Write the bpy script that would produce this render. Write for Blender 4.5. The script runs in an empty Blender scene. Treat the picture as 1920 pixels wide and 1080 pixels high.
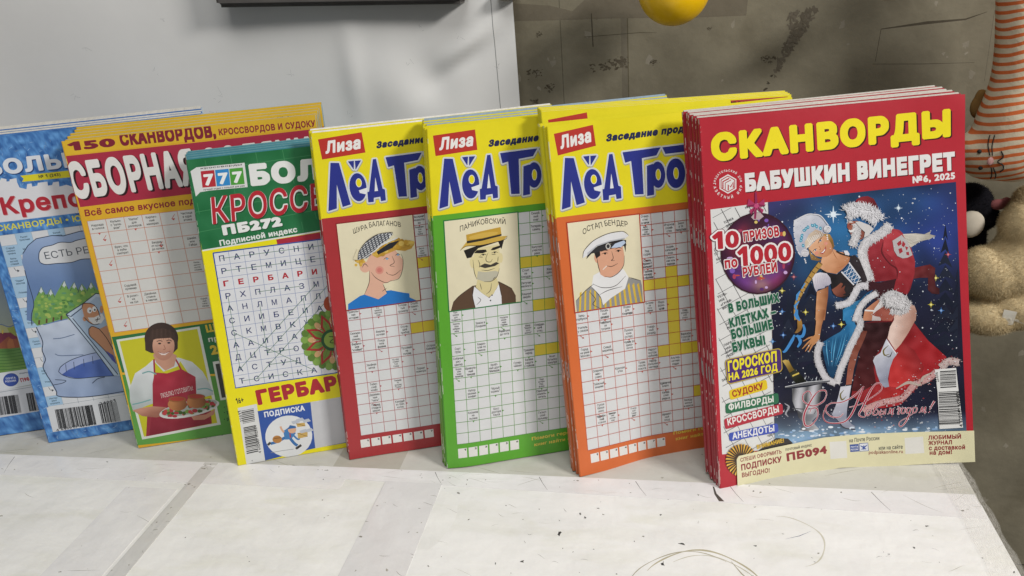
import bpy, bmesh, math, random
import numpy as np
from mathutils import Vector, Matrix
from mathutils.geometry import delaunay_2d_cdt

scene = bpy.context.scene
COL = scene.collection
random.seed(7)
RNG = np.random.default_rng(7)

# ------------------------------------------------------------------ camera
YAW, PITCH, ROLL = -.203, .404, -.082
CAM = np.array([0., 0., .400])
FPX = 1500.0                      # focal length in pixels of a 1920 px wide picture


def cam_axes():
    cy, sy = math.cos(YAW), math.sin(YAW)
    f = np.array([sy * math.cos(PITCH), cy * math.cos(PITCH), -math.sin(PITCH)])
    r = np.array([cy, -sy, 0.])
    u = np.cross(r, f)
    return (math.cos(ROLL) * r + math.sin(ROLL) * u,
            -math.sin(ROLL) * r + math.cos(ROLL) * u, f)


AX = cam_axes()
cd = bpy.data.cameras.new('camera')
cd.sensor_width = 36.0
cd.lens = FPX / 1920 * 36.0
cd.clip_start = .01
cd.clip_end = 50
cam = bpy.data.objects.new('camera', cd)
COL.objects.link(cam)
m = Matrix.Identity(4)
for i in range(3):
    m[i][0], m[i][1], m[i][2], m[i][3] = AX[0][i], AX[1][i], -AX[2][i], CAM[i]
cam.matrix_world = m
scene.camera = cam

# ------------------------------------------------------------------ world, lamps, exposure
w = bpy.data.worlds.new('World')
scene.world = w
w.use_nodes = True
bg = w.node_tree.nodes['Background']
bg.inputs[0].default_value = (.97, .98, 1.0, 1)
bg.inputs[1].default_value = .15


def area(name, loc, target, sx, sy, power, col):
    l = bpy.data.lights.new(name, 'AREA')
    l.shape = 'RECTANGLE'
    l.size, l.size_y, l.energy, l.color = sx, sy, power, col
    o = bpy.data.objects.new(name, l)
    COL.objects.link(o)
    o.location = loc
    d = Vector(target) - Vector(loc)
    o.rotation_euler = d.to_track_quat('-Z', 'Y').to_euler()
    return o


area('side_lamp', (1.75, -.30, 1.45), (-.05, .58, .12), .50, .36, 44, (1.0, .97, .93))
area('ceiling_lamp', (.05, -.35, 2.1), (-.1, .5, 0), 1.3, .8, 20, (1.0, .99, .97))
scene.view_settings.view_transform = 'Standard'
scene.view_settings.look = 'None'
scene.view_settings.exposure = -.06
scene.view_settings.gamma = 1.0
scene.view_settings.use_curve_mapping = False


# ------------------------------------------------------------------ small helpers
def lin(c):
    c = np.asarray(c, float) / 255.0
    return np.where(c <= .04045, c / 12.92, ((c + .055) / 1.055) ** 2.4)


def hexc(h):
    if isinstance(h, str):
        h = h.lstrip('#')
        h = ''.join(2 * k for k in h) if len(h) == 3 else h
        return np.array([int(h[i:i + 2], 16) for i in (0, 2, 4)], float)
    return np.asarray(h, float)


def linc(h):
    return (*lin(hexc(h)), 1.0)


def mat(name, col, rough=.5, spec=.5, bump=None, **kw):
    """procedural material: colour broken up by noise, with an optional fine bump (scale, strength, distance)"""
    M = bpy.data.materials.new(name)
    M.use_nodes = True
    nt = M.node_tree
    b = nt.nodes['Principled BSDF']
    b.inputs['Roughness'].default_value = rough
    b.inputs['Specular IOR Level'].default_value = spec
    tc = nt.nodes.new('ShaderNodeTexCoord')
    n = nt.nodes.new('ShaderNodeTexNoise')
    n.inputs['Scale'].default_value = kw.get('nscale', 30)
    n.inputs['Detail'].default_value = 6
    nt.links.new(tc.outputs['Object'], n.inputs['Vector'])
    r = nt.nodes.new('ShaderNodeValToRGB')
    c = np.array(linc(col))
    v = kw.get('var', .12)
    r.color_ramp.elements[0].position = .3
    r.color_ramp.elements[1].position = .7
    r.color_ramp.elements[0].color = (*np.clip(c[:3] * (1 - v), 0, 1), 1)
    r.color_ramp.elements[1].color = (*np.clip(c[:3] * (1 + v), 0, 1), 1)
    nt.links.new(n.outputs['Fac'], r.inputs['Fac'])
    nt.links.new(r.outputs['Color'], b.inputs['Base Color'])
    if bump:
        n2 = nt.nodes.new('ShaderNodeTexNoise')
        n2.inputs['Scale'].default_value = bump[0]
        n2.inputs['Detail'].default_value = 4
        nt.links.new(tc.outputs['Object'], n2.inputs['Vector'])
        bp = nt.nodes.new('ShaderNodeBump')
        bp.inputs['Strength'].default_value = bump[1]
        bp.inputs['Distance'].default_value = bump[2]
        nt.links.new(n2.outputs['Fac'], bp.inputs['Height'])
        nt.links.new(bp.outputs['Normal'], b.inputs['Normal'])
    return M


def print_mat(name, rough, spec, bump=None, mottle=.06, mscale=60, coat=0.0, stretch=None, stain=None, crease=None):
    """ink on paper: colour attribute of the mesh, slightly mottled by noise"""
    M = bpy.data.materials.new(name)
    M.use_nodes = True
    nt = M.node_tree
    b = nt.nodes['Principled BSDF']
    b.inputs['Roughness'].default_value = rough
    b.inputs['Specular IOR Level'].default_value = spec
    b.inputs['Coat Weight'].default_value = coat
    b.inputs['Coat Roughness'].default_value = .25
    a = nt.nodes.new('ShaderNodeAttribute')
    a.attribute_name = 'ink'
    tc = nt.nodes.new('ShaderNodeTexCoord')
    vec = tc.outputs['Object']
    if stretch:
        mp = nt.nodes.new('ShaderNodeMapping')
        mp.inputs['Scale'].default_value = stretch
        nt.links.new(vec, mp.inputs['Vector'])
        vec = mp.outputs['Vector']
    n = nt.nodes.new('ShaderNodeTexNoise')
    n.inputs['Scale'].default_value = mscale
    n.inputs['Detail'].default_value = 8
    n.inputs['Roughness'].default_value = .65
    nt.links.new(vec, n.inputs['Vector'])
    mr = nt.nodes.new('ShaderNodeMapRange')
    mr.inputs['From Min'].default_value = .3
    mr.inputs['From Max'].default_value = .7
    mr.inputs['To Min'].default_value = 1 - mottle
    mr.inputs['To Max'].default_value = 1 + mottle * .4
    nt.links.new(n.outputs['Fac'], mr.inputs['Value'])
    mx = nt.nodes.new('ShaderNodeMix')
    mx.data_type = 'RGBA'
    mx.blend_type = 'MULTIPLY'
    mx.inputs['Factor'].default_value = 1
    nt.links.new(a.outputs['Color'], mx.inputs['A'])
    nt.links.new(mr.outputs['Result'], mx.inputs['B'])
    last = mx.outputs['Result']
    if stain:                                   # soft old stains: (noise scale, tint)
        n3 = nt.nodes.new('ShaderNodeTexNoise')
        n3.inputs['Scale'].default_value = stain[0]
        n3.inputs['Detail'].default_value = 7
        n3.inputs['Distortion'].default_value = .6
        nt.links.new(vec, n3.inputs['Vector'])
        r3 = nt.nodes.new('ShaderNodeMapRange')
        r3.inputs['From Min'].default_value = .50
        r3.inputs['From Max'].default_value = .68
        nt.links.new(n3.outputs['Fac'], r3.inputs['Value'])
        m3 = nt.nodes.new('ShaderNodeMix')
        m3.data_type = 'RGBA'
        m3.blend_type = 'MULTIPLY'
        m3.inputs['B'].default_value = (*stain[1], 1)
        nt.links.new(r3.outputs['Result'], m3.inputs['Factor'])
        nt.links.new(last, m3.inputs['A'])
        last = m3.outputs['Result']
    nt.links.new(last, b.inputs['Base Color'])
    if bump:
        n2 = nt.nodes.new('ShaderNodeTexNoise')
        n2.inputs['Scale'].default_value = bump[0]
        n2.inputs['Detail'].default_value = 5
        nt.links.new(tc.outputs['Object'], n2.inputs['Vector'])
        bp = nt.nodes.new('ShaderNodeBump')
        bp.inputs['Strength'].default_value = bump[1]
        bp.inputs['Distance'].default_value = bump[2]
        nt.links.new(n2.outputs['Fac'], bp.inputs['Height'])
        nt.links.new(bp.outputs['Normal'], b.inputs['Normal'])
        if crease:                              # sharp soft-edged folds: (scale, strength, distance)
            n4 = nt.nodes.new('ShaderNodeTexNoise')
            n4.noise_type = 'RIDGED_MULTIFRACTAL'
            n4.inputs['Scale'].default_value = crease[0]
            n4.inputs['Detail'].default_value = 3
            n4.inputs['Distortion'].default_value = .4
            nt.links.new(tc.outputs['Object'], n4.inputs['Vector'])
            b4 = nt.nodes.new('ShaderNodeBump')
            b4.inputs['Strength'].default_value = crease[1]
            b4.inputs['Distance'].default_value = crease[2]
            nt.links.new(n4.outputs['Fac'], b4.inputs['Height'])
            nt.links.new(bp.outputs['Normal'], b4.inputs['Normal'])
            nt.links.new(b4.outputs['Normal'], b.inputs['Normal'])
    return M


def link_mesh(name, me, material=None, parent=None):
    o = bpy.data.objects.new(name, me)
    COL.objects.link(o)
    if material:
        me.materials.append(material)
    if parent:
        o.parent = parent
    return o


def tag(o, label=None, cat=None, group=None, kind=None):
    for k, v in (('label', label), ('category', cat), ('group', group), ('kind', kind)):
        if v:
            o[k] = v
    return o


def empty(name, loc, label, cat, group=None):
    o = bpy.data.objects.new(name, None)
    COL.objects.link(o)
    o.location = loc
    return tag(o, label, cat, group)


def project(P):
    d = np.asarray(P, float) - CAM
    z = d @ AX[2]
    return np.stack([960 + FPX * (d @ AX[0]) / z, 540 - FPX * (d @ AX[1]) / z], -1)


def homography(src, dst):
    A, B = [], []
    for (x, y), (u, v) in zip(src, dst):
        A.append([x, y, 1, 0, 0, 0, -u * x, -u * y]); B.append(u)
        A.append([0, 0, 0, x, y, 1, -v * x, -v * y]); B.append(v)
    return np.append(np.linalg.solve(np.array(A, float), np.array(B, float)), 1).reshape(3, 3)


def hom_apply(h, p):
    p = np.atleast_2d(np.asarray(p, float))
    q = np.c_[p, np.ones(len(p))] @ h.T
    return q[:, :2] / q[:, 2:]


# ------------------------------------------------------------------ flat shapes -> triangles
def fill(contours):
    """non-zero winding fill of closed polylines; returns (N,3,2) counter-clockwise triangles"""
    vs, es = [], []
    for c in contours:
        c = np.asarray(c, float)
        keep = np.linalg.norm(c - np.roll(c, 1, 0), axis=1) > 1e-7
        c = c[keep]
        if len(c) < 3:
            continue
        k = len(vs)
        vs += [Vector(p) for p in c]
        es += [(k + i, k + (i + 1) % len(c)) for i in range(len(c))]
    if not vs:
        return np.zeros((0, 3, 2))
    ov, oe, of, *_ = delaunay_2d_cdt(vs, es, [], 0, 1e-7)
    P = np.array([tuple(v) for v in ov])
    F = np.array([f for f in of if len(f) == 3])
    if len(F) == 0:
        return np.zeros((0, 3, 2))
    T = P[F]
    cen = T.mean(1)
    wn = np.zeros(len(cen))
    for c in contours:
        a = np.asarray(c, float)
        b = np.roll(a, -1, 0)
        for (x0, y0), (x1, y1) in zip(a, b):
            up = (y0 <= cen[:, 1]) & (y1 > cen[:, 1])
            dn = (y0 > cen[:, 1]) & (y1 <= cen[:, 1])
            if not (up.any() or dn.any()):
                continue
            side = (x1 - x0) * (cen[:, 1] - y0) - (cen[:, 0] - x0) * (y1 - y0)
            wn += up & (side > 0)
            wn -= dn & (side < 0)
    T = T[np.abs(wn) > .5]
    return ccw(T)


def ccw(T):
    a = (T[:, 1, 0] - T[:, 0, 0]) * (T[:, 2, 1] - T[:, 0, 1]) - (T[:, 2, 0] - T[:, 0, 0]) * (T[:, 1, 1] - T[:, 0, 1])
    T = T.copy()
    neg = a < 0
    T[neg] = T[neg][:, ::-1]
    return T[np.abs(a) > 1e-9]


def cut(T, L, g):
    """cut triangles T (N,3,K) along the lines where g(uv) is a whole number"""
    while len(T):
        s = g(T[..., :2])
        lo = np.floor(s.min(1) + 1e-6)
        hi = np.ceil(s.max(1) - 1e-6)
        need = hi - lo > 1.5
        if not need.any():
            break
        X, S = T[need], s[need]
        k = np.clip(np.round(S.mean(1)), lo[need] + 1, hi[need] - 1)
        S = S - k[:, None]
        pos = S > 0
        cnt = pos.sum(1)
        lone = np.where(cnt == 1, pos.argmax(1), (~pos).argmax(1))
        idx = (lone[:, None] + np.arange(3)) % 3
        r = np.arange(len(X))[:, None]
        X, S = X[r, idx], S[r, idx]
        A, B, C = X[:, 0], X[:, 1], X[:, 2]
        tp = (S[:, 0] / (S[:, 0] - S[:, 1]))[:, None]
        tq = (S[:, 0] / (S[:, 0] - S[:, 2]))[:, None]
        P, Q = A + (B - A) * tp, A + (C - A) * tq
        new = np.concatenate([np.stack([A, P, Q], 1), np.stack([P, B, C], 1), np.stack([P, C, Q], 1)])
        nl = np.tile(L[need], 3)
        ar = np.abs((new[:, 1, 0] - new[:, 0, 0]) * (new[:, 2, 1] - new[:, 0, 1]) - (new[:, 2, 0] - new[:, 0, 0]) * (new[:, 1, 1] - new[:, 0, 1]))
        ok = ar > 1e-7
        T = np.concatenate([T[~need], new[ok]])
        L = np.concatenate([L[~need], nl[ok]])
    return T, L


GLYPH = {}
_font = bpy.data.curves.new('glyph', 'FONT')
_font_ob = bpy.data.objects.new('glyph', _font)
COL.objects.link(_font_ob)


def outline(body, seg):
    _font.body = body
    dg = bpy.context.evaluated_depsgraph_get()
    dg.update()
    cu = _font_ob.to_curve(dg)
    out = []
    for sp in cu.splines:
        if sp.type == 'BEZIER':
            b = sp.bezier_points
            pts = []
            for i in range(len(b)):
                p, q = b[i], b[(i + 1) % len(b)]
                P0, P1, P2, P3 = [np.array(v[:2]) for v in (p.co, p.handle_right, q.handle_left, q.co)]
                d = P3 - P0
                n = np.linalg.norm(d) + 1e-9
                flat = max(abs(d[0] * (P1 - P0)[1] - d[1] * (P1 - P0)[0]), abs(d[0] * (P2 - P0)[1] - d[1] * (P2 - P0)[0])) / n < 2e-3
                for t in ([0] if flat else np.arange(seg) / seg):
                    pts.append((1 - t) ** 3 * P0 + 3 * t * (1 - t) ** 2 * P1 + 3 * t * t * (1 - t) * P2 + t ** 3 * P3)
            out.append(np.array(pts))
        else:
            out.append(np.array([p.co[:2] for p in sp.points]))
    _font_ob.to_curve_clear()
    return out


def glyph(ch, bold=0.0, sq=False, seg=3):
    key = (ch, round(bold, 4), sq, seg)
    if key in GLYPH:
        return GLYPH[key]
    adv = ('adv', ch)
    if adv not in GLYPH:
        bar = max(c[:, 0].max() for c in outline('|', 1))
        GLYPH[adv] = max(c[:, 0].max() for c in outline(ch + '|', 1)) - bar
    cs = [] if ch == ' ' else outline(ch, seg)
    if ch == '1':
        cs = [np.array([(.05, .545), (.27, .727), (.37, .727), (.37, 0), (.255, 0), (.255, .575), (.11, .455)])]
        GLYPH[adv] = .47
    area = sum(.5 * np.sum(c[:, 0] * np.roll(c[:, 1], -1) - np.roll(c[:, 0], -1) * c[:, 1]) for c in cs)
    if area < 0:
        cs = [c[::-1] for c in cs]
    if bold > 0:
        ext = []
        if sq:
            k = np.array([(-1, -1), (1, -1), (1, 1), (-1, 1)]) * bold
        else:
            an = np.arange(8) / 8 * 2 * math.pi + .39
            k = np.c_[np.cos(an), np.sin(an)] * bold
        for c in cs:
            for a, b in zip(c, np.roll(c, -1, 0)):
                if np.linalg.norm(a - b) < 1e-6:
                    continue
                ext.append(hull(np.concatenate([k + a, k + b])))
        cs = cs + ext
    T = fill(cs) if cs else np.zeros((0, 3, 2))
    GLYPH[key] = (T, GLYPH[adv])
    return GLYPH[key]


def hull(P):
    P = sorted(map(tuple, P))
    def half(pts):
        o = []
        for p in pts:
            while len(o) > 1 and (o[-1][0] - o[-2][0]) * (p[1] - o[-2][1]) - (o[-1][1] - o[-2][1]) * (p[0] - o[-2][0]) <= 1e-12:
                o.pop()
            o.append(p)
        return o[:-1]
    return np.array(half(P) + half(P[::-1]))


CAPH = .727


# ------------------------------------------------------------------ a printed, curved sheet
class Page:
    """A sheet of W x H mm spanned by four corners in space (bottom left, bottom right, top right, top left) and bent by bow(s,t) mm
    away from the reader. Ink is laid on in mm; marks measured on the photograph go through a homography of the flat sheet."""
    GAP = .000013
    ink_gain, ink_lift = 1.0, 0.0

    def __init__(s, W, H, quad, bow=None, nu=40, nv=28, base='#ffffff', flip=None):
        s.W, s.H, s.quad = W, H, np.asarray(quad, float)
        s.bow = bow or (lambda a, b: 0 * a)
        s.nu, s.nv = nu, nv
        px = [project(p) for p in s.quad]
        s.h = homography(px, [(0, 0), (W, 0), (W, H), (0, H)])
        s.hi = np.linalg.inv(s.h)
        e = s.quad[1] - s.quad[0]
        u = s.quad[3] - s.quad[0]
        s.n = np.cross(u, e)
        s.n /= np.linalg.norm(s.n)            # away from the reader
        s.crop = None
        s.top = np.zeros((int(W) + 3, int(H) + 3), int)
        s.T, s.C, s.L = [], [], []
        s.mm()
        s.tris(np.array([[(0, 0), (W, 0), (W, H)], [(0, 0), (W, H), (0, H)]], float), base)

    # coordinates
    def mm(s):
        s.mode = 'mm'
        return s

    def px(s, ox, oy, sc):
        s.mode = (ox, oy, sc)
        return s

    def q(s, pts):
        pts = np.atleast_2d(np.asarray(pts, float))
        if s.mode == 'mm':
            return pts
        ox, oy, sc = s.mode
        X = pts / sc + np.array([ox, oy])
        uv = tgt = hom_apply(s.h, X)
        for _ in range(5):                      # follow the bend of the sheet
            uv = uv + tgt - hom_apply(s.h, s.seen(uv))
        return uv

    def seen(s, uv):
        a, b = uv[:, 0] / s.W, uv[:, 1] / s.H
        q = s.quad
        P = ((1 - a) * (1 - b))[:, None] * q[0] + (a * (1 - b))[:, None] * q[1] + (a * b)[:, None] * q[2] + ((1 - a) * b)[:, None] * q[3]
        return project(P + s.n * (s.bow(np.clip(a, 0, 1), np.clip(b, 0, 1)) * .001)[:, None])

    def local(s, mm):
        if s.mode == 'mm':
            return mm
        ox, oy, sc = s.mode
        return (s.seen(mm) - np.array([ox, oy])) * sc

    def scale_at(s, p):
        if s.mode == 'mm':
            return 1.0
        a = s.q([p, (p[0] + 8, p[1]), (p[0], p[1] + 8)])
        return .5 * (np.linalg.norm(a[1] - a[0]) + np.linalg.norm(a[2] - a[0])) / 8

    # ink
    def tris(s, T, col, cell=None, inside=True):
        if len(T) == 0:
            return
        T = ccw(np.asarray(T, float))
        if inside:
            lo, hi = T.min((1)), T.max((1))
            T = T[(hi[:, 0] > 0) & (lo[:, 0] < s.W) & (hi[:, 1] > 0) & (lo[:, 1] < s.H)]
            T = s.clip(T)
        if len(T) == 0:
            return
        if callable(col):
            c = cell or 4.0
            T, _ = cut(T, np.zeros(len(T)), lambda p: p[..., 0] / c)
            T, _ = cut(T, np.zeros(len(T)), lambda p: p[..., 1] / c)
            K = np.asarray(col(s.local(T.reshape(-1, 2)))).reshape(len(T), 3, 3)
        else:
            K = np.broadcast_to(hexc(col), (len(T), 3, 3))
        lo = np.clip(T.min(1), 0, None)
        hi = np.minimum(T.max(1), [s.W, s.H])
        b = np.c_[np.floor(lo), np.floor(hi) + 1].astype(int)
        if len(T) > 6 and np.prod(hi.max(0) - lo.min(0)) < 60:
            b = np.array([[*b[:, :2].min(0), *b[:, 2:].max(0)]])
        L = 0
        for x0, y0, x1, y1 in b:
            L = max(L, s.top[x0:x1, y0:y1].max(initial=0))
        L += 1
        for x0, y0, x1, y1 in b:
            s.top[x0:x1, y0:y1] = L
        s.T.append(T)
        s.C.append(lin(np.clip(K * s.ink_gain + s.ink_lift, 0, 255)))
        s.L.append(np.full(len(T), L, float))

    def clip(s, T):
        for ax, v, sg in ((0, 0, 1), (0, s.W, -1), (1, 0, 1), (1, s.H, -1)):
            g = (T[..., ax] - v) * sg
            if (g >= -1e-9).all():
                continue
            z = np.zeros(len(T))
            near = (g.min(1) < 0) & (g.max(1) > 0)
            span = 10000.0
            A, _ = cut(T[near], z[near], lambda p: (p[..., ax] - v) / span)
            T = np.concatenate([T[g.min(1) >= 0], A])
            g = (T.mean(1)[:, ax] - v) * sg
            T = T[g > 0]
        return T

    def poly(s, pts, col, cell=None):
        s.tris(fill([s.q(pts)]), col, cell)

    def polys(s, lst, col):
        s.tris(fill([s.q(p) for p in lst]), col)

    def rect(s, x0, y0, x1, y1, col, cell=None):
        s.poly([(x0, y0), (x1, y0), (x1, y1), (x0, y1)], col, cell)

    def ell(s, cx, cy, rx, ry, col, rot=0, n=28, cell=None):
        a = np.arange(n) / n * 2 * math.pi
        x, y = rx * np.cos(a), ry * np.sin(a)
        c, d = math.cos(rot), math.sin(rot)
        s.poly(np.c_[cx + x * c - y * d, cy + x * d + y * c], col, cell)

    def rrect(s, pts, r, col, cell=None):
        """rounded four-cornered panel; r in mode units"""
        pts = np.asarray(pts, float)
        out = []
        for i in range(4):
            p, a, b = pts[i], pts[i - 1], pts[(i + 1) % 4]
            da = (a - p) / np.linalg.norm(a - p)
            db = (b - p) / np.linalg.norm(b - p)
            for t in np.linspace(0, 1, 6):
                out.append((1 - t) ** 2 * (p + da * r) + 2 * t * (1 - t) * p + t * t * (p + db * r))
        s.poly(out, col, cell)

    def line(s, pts, w, col, taper=None, smooth=False):
        """ribbon of width w (mode units); taper gives the width factor along it"""
        pts = np.asarray(pts, float)
        if smooth:
            pts = spline(pts, 8)
        P = s.q(pts)
        k = s.scale_at(pts[len(pts) // 2]) * w / 2
        d = np.gradient(P, axis=0)
        d /= np.linalg.norm(d, axis=1)[:, None] + 1e-9
        n = np.c_[-d[:, 1], d[:, 0]]
        f = np.ones(len(P)) if taper is None else np.interp(np.linspace(0, 1, len(P)), np.linspace(0, 1, len(taper)), taper)
        a, b = P + n * (k * f)[:, None], P - n * (k * f)[:, None]
        if taper is None and not smooth:
            T = []
            for i in range(len(P) - 1):
                T += [(b[i], b[i + 1], a[i + 1]), (b[i], a[i + 1], a[i])]
            s.tris(np.array(T), col)
        else:
            s.tris(fill([np.concatenate([b, a[::-1]])]), col)

    def fur(s, path, width, col, n=160, ln=None, wob=.7, dark=.84):
        """tufts along a path: short tapering strokes leaning outwards, light ones last"""
        path = spline(np.asarray(path, float), 10)
        d = np.gradient(path, axis=0)
        d /= np.linalg.norm(d, axis=1)[:, None]
        nn = np.c_[-d[:, 1], d[:, 0]]
        ln = ln or width * .27
        for k, f in ((.42, .88), (.34, .95), (.22, 1.0)):
            s.poly(np.concatenate([path + nn * width * k, (path - nn * width * k)[::-1]]), hexc(col) * f)
        for j in range(n):
            i = RNG.integers(0, len(path))
            o = RNG.uniform(-1, 1)
            base = path[i] + nn[i] * width * .40 * o + d[i] * RNG.normal() * width * .1
            dr = nn[i] * o * 1.3 + d[i] * RNG.normal() * wob * .8 + np.array([0, .35])
            dr /= np.linalg.norm(dr) + 1e-9
            pr = np.array([-dr[1], dr[0]]) * width * RNG.uniform(.02, .045)
            k = .93 + .12 * RNG.uniform() - .10 * abs(o) ** 2 * RNG.uniform()
            s.tris(ccw(np.array([s.q([base - pr, base + pr, base + dr * ln * RNG.uniform(.5, 1.1)])])), hexc(col) * k)

    def text(s, t, p0, p1, h, col, bold=.03, sq=False, shear=0.0, seg=3, outline=(), jit=0.0, arc=0.0, dy=0.0):
        """a line of lettering from p0 to p1 with capitals h tall (mode units). outline: [(extra boldness, colour)] laid underneath"""
        P0, P1 = s.q([p0, p1])
        hm = s.scale_at(p0) * h if s.mode == 'mm' else abs(np.linalg.norm(s.q([(p0[0], p0[1] - h)])[0] - P0))
        d = P1 - P0
        Wd = np.linalg.norm(d)
        d /= Wd
        up = np.array([-d[1], d[0]])
        adv = [glyph(c)[1] if c != ' ' else .28 for c in t]
        tr = bold * 1.15
        tot = sum(adv) + tr * (len(t) - 1) + bold * .7
        kx, ky = Wd / tot, hm / (CAPH + 2 * bold)
        st = random.Random(sum(map(ord, t)))
        plan = []
        x = bold * .35
        for c, a in zip(t, adv):
            plan.append((c, x, a, st.uniform(-1, 1), st.uniform(-1, 1)))
            x += a + tr
        for b, cc in (*outline, (0, col)):
            for c, x, a, j1, j2 in plan:
                if c == ' ':
                    continue
                T, _ = glyph(c, bold + b, sq, seg)
                if len(T) == 0:
                    continue
                T = T.copy()
                if jit:
                    an = jit * j1
                    cx, cy = a / 2, .35
                    X, Y = T[..., 0] - cx, T[..., 1] - cy
                    T = np.stack([cx + X * math.cos(an) - Y * math.sin(an), cy + X * math.sin(an) + Y * math.cos(an) + jit * .35 * j2], -1)
                X = (T[..., 0] + x) * kx + T[..., 1] * ky * shear
                Y = (T[..., 1] + bold) * ky
                if arc:
                    f = X / Wd * 2 - 1
                    Y = Y + arc * hm * (1 - f * f)
                Q = P0 + X[..., None] * d + Y[..., None] * up
                s.tris(Q, cc)

    def center(s, lines, cx, cy, h, col='#222222', bold=.02, lead=1.45, seg=1, narrow=.8):
        """small centred lines of print"""
        for i, t in enumerate(lines):
            wd = sum(glyph(c)[1] if c != ' ' else .28 for c in t) * h / CAPH * narrow
            y = cy + (len(lines) - 1) * h * lead / 2 - i * h * lead - h / 2
            s.text(t, (cx - wd / 2, y), (cx + wd / 2, y), h, col, bold=bold, seg=seg)

    # geometry
    def grid(s, depth=0.0):
        """nodes of the sheet in space, metres; depth in metres behind the front"""
        a = np.linspace(0, 1, s.nu + 1)[:, None] * np.ones(s.nv + 1)
        b = np.ones(s.nu + 1)[:, None] * np.linspace(0, 1, s.nv + 1)
        return s.point(a, b, depth)

    def point(s, a, b, depth=0.0):
        q = s.quad
        P = ((1 - a) * (1 - b))[..., None] * q[0] + (a * (1 - b))[..., None] * q[1] + (a * b)[..., None] * q[2] + ((1 - a) * b)[..., None] * q[3]
        return P + s.n * ((s.bow(a, b) * .001 + depth))[..., None]

    def normals(s):
        e = 1e-3
        a = np.linspace(0, 1, s.nu + 1)[:, None] * np.ones(s.nv + 1)
        b = np.ones(s.nu + 1)[:, None] * np.linspace(0, 1, s.nv + 1)
        N = np.cross(s.point(a + e, b) - s.point(a - e, b), s.point(a, b + e) - s.point(a, b - e))
        return N / np.linalg.norm(N, axis=-1)[..., None]

    def pl(s, G, uv):
        """piecewise linear look-up on the triangulated grid, so that every layer of ink is exactly parallel to the sheet"""
        U = np.clip(uv[:, 0] / s.W * s.nu, 0, s.nu - 1e-9)
        V = np.clip(uv[:, 1] / s.H * s.nv, 0, s.nv - 1e-9)
        i, j = U.astype(int), V.astype(int)
        f, g = (U - i)[:, None], (V - j)[:, None]
        A, B, C, D = G[i, j], G[i + 1, j], G[i, j + 1], G[i + 1, j + 1]
        lower = f + g <= 1
        return np.where(lower, A + f * (B - A) + g * (C - A), D + (1 - f) * (C - D) + (1 - g) * (B - D))

    def ink_mesh(s, name, origin, extra=()):
        """the sheet and all its ink as one mesh; extra: further (verts (N,3,3) metres, colours (N,3), normals (N,3,3)) triangles"""
        T = np.concatenate([np.concatenate([t, c], -1) for t, c in zip(s.T, s.C)])
        L = np.concatenate(s.L)
        for g in (lambda p: p[..., 0] / s.W * s.nu, lambda p: p[..., 1] / s.H * s.nv,
                  lambda p: p[..., 0] / s.W * s.nu + p[..., 1] / s.H * s.nv):
            T, L = cut(T, L, g)
        a = (T[:, 1, 0] - T[:, 0, 0]) * (T[:, 2, 1] - T[:, 0, 1]) - (T[:, 2, 0] - T[:, 0, 0]) * (T[:, 1, 1] - T[:, 0, 1])
        T[a < 0] = T[a < 0][:, ::-1]
        uv = T[..., :2].reshape(-1, 2)
        G, N = s.grid(), s.normals()
        V = s.pl(G, uv)
        Nv = s.pl(N, uv)
        V = V - s.n * (np.repeat(L, 3) * s.GAP)[:, None] - np.asarray(origin)
        K = T[..., 2:].reshape(-1, 3)
        for ev, ec, en in extra:
            V = np.concatenate([V, (ev - np.asarray(origin)).reshape(-1, 3)])
            K = np.concatenate([K, np.repeat(ec, 3, 0)])
            Nv = np.concatenate([Nv, en.reshape(-1, 3)])
        return raw_mesh(name, V, K, Nv)


def raw_mesh(name, V, K, Nv=None):
    n = len(V) // 3
    me = bpy.data.meshes.new(name)
    me.vertices.add(len(V))
    me.vertices.foreach_set('co', V.astype('f').ravel())
    me.loops.add(len(V))
    me.loops.foreach_set('vertex_index', np.arange(len(V), dtype='i'))
    me.polygons.add(n)
    me.polygons.foreach_set('loop_start', np.arange(0, len(V), 3, dtype='i'))
    me.polygons.foreach_set('loop_total', np.full(n, 3, dtype='i'))
    at = me.attributes.new('ink', 'FLOAT_COLOR', 'POINT')
    at.data.foreach_set('color', np.c_[K, np.ones(len(K))].astype('f').ravel())
    me.update()
    if Nv is not None:
        Nv = Nv / (np.linalg.norm(Nv, axis=1)[:, None] + 1e-12)
        me.polygons.foreach_set('use_smooth', np.ones(n, dtype=bool))
        me.normals_split_custom_set_from_vertices(Nv.tolist())
    return me


def spline(P, k=8):
    P = np.asarray(P, float)
    Q = np.concatenate([2 * P[:1] - P[1:2], P, 2 * P[-1:] - P[-2:-1]])
    out = []
    for i in range(1, len(Q) - 2):
        for t in np.arange(k) / k:
            a, b, c, d = Q[i - 1], Q[i], Q[i + 1], Q[i + 2]
            out.append(.5 * (2 * b + (c - a) * t + (2 * a - 5 * b + 4 * c - d) * t * t + (3 * b - a - 3 * c + d) * t ** 3))
    out.append(P[-1])
    return np.array(out)


def quads_to_tris(G, col, flip=False):
    """grid of points (a,b,3) -> triangles, one colour per cell (callable on (i,j)) and flat normals"""
    A, B, C, D = G[:-1, :-1], G[1:, :-1], G[1:, 1:], G[:-1, 1:]
    T = np.stack([np.stack([A, B, C], -2), np.stack([A, C, D], -2)], 2).reshape(-1, 3, 3)
    if flip:
        T = T[:, ::-1]
    N = np.cross(T[:, 1] - T[:, 0], T[:, 2] - T[:, 0])
    N /= np.linalg.norm(N, axis=1)[:, None] + 1e-15
    K = np.repeat(np.asarray(col).reshape(-1, 3), 2, 0)
    return T, K, np.repeat(N[:, None], 3, 1)


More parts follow.
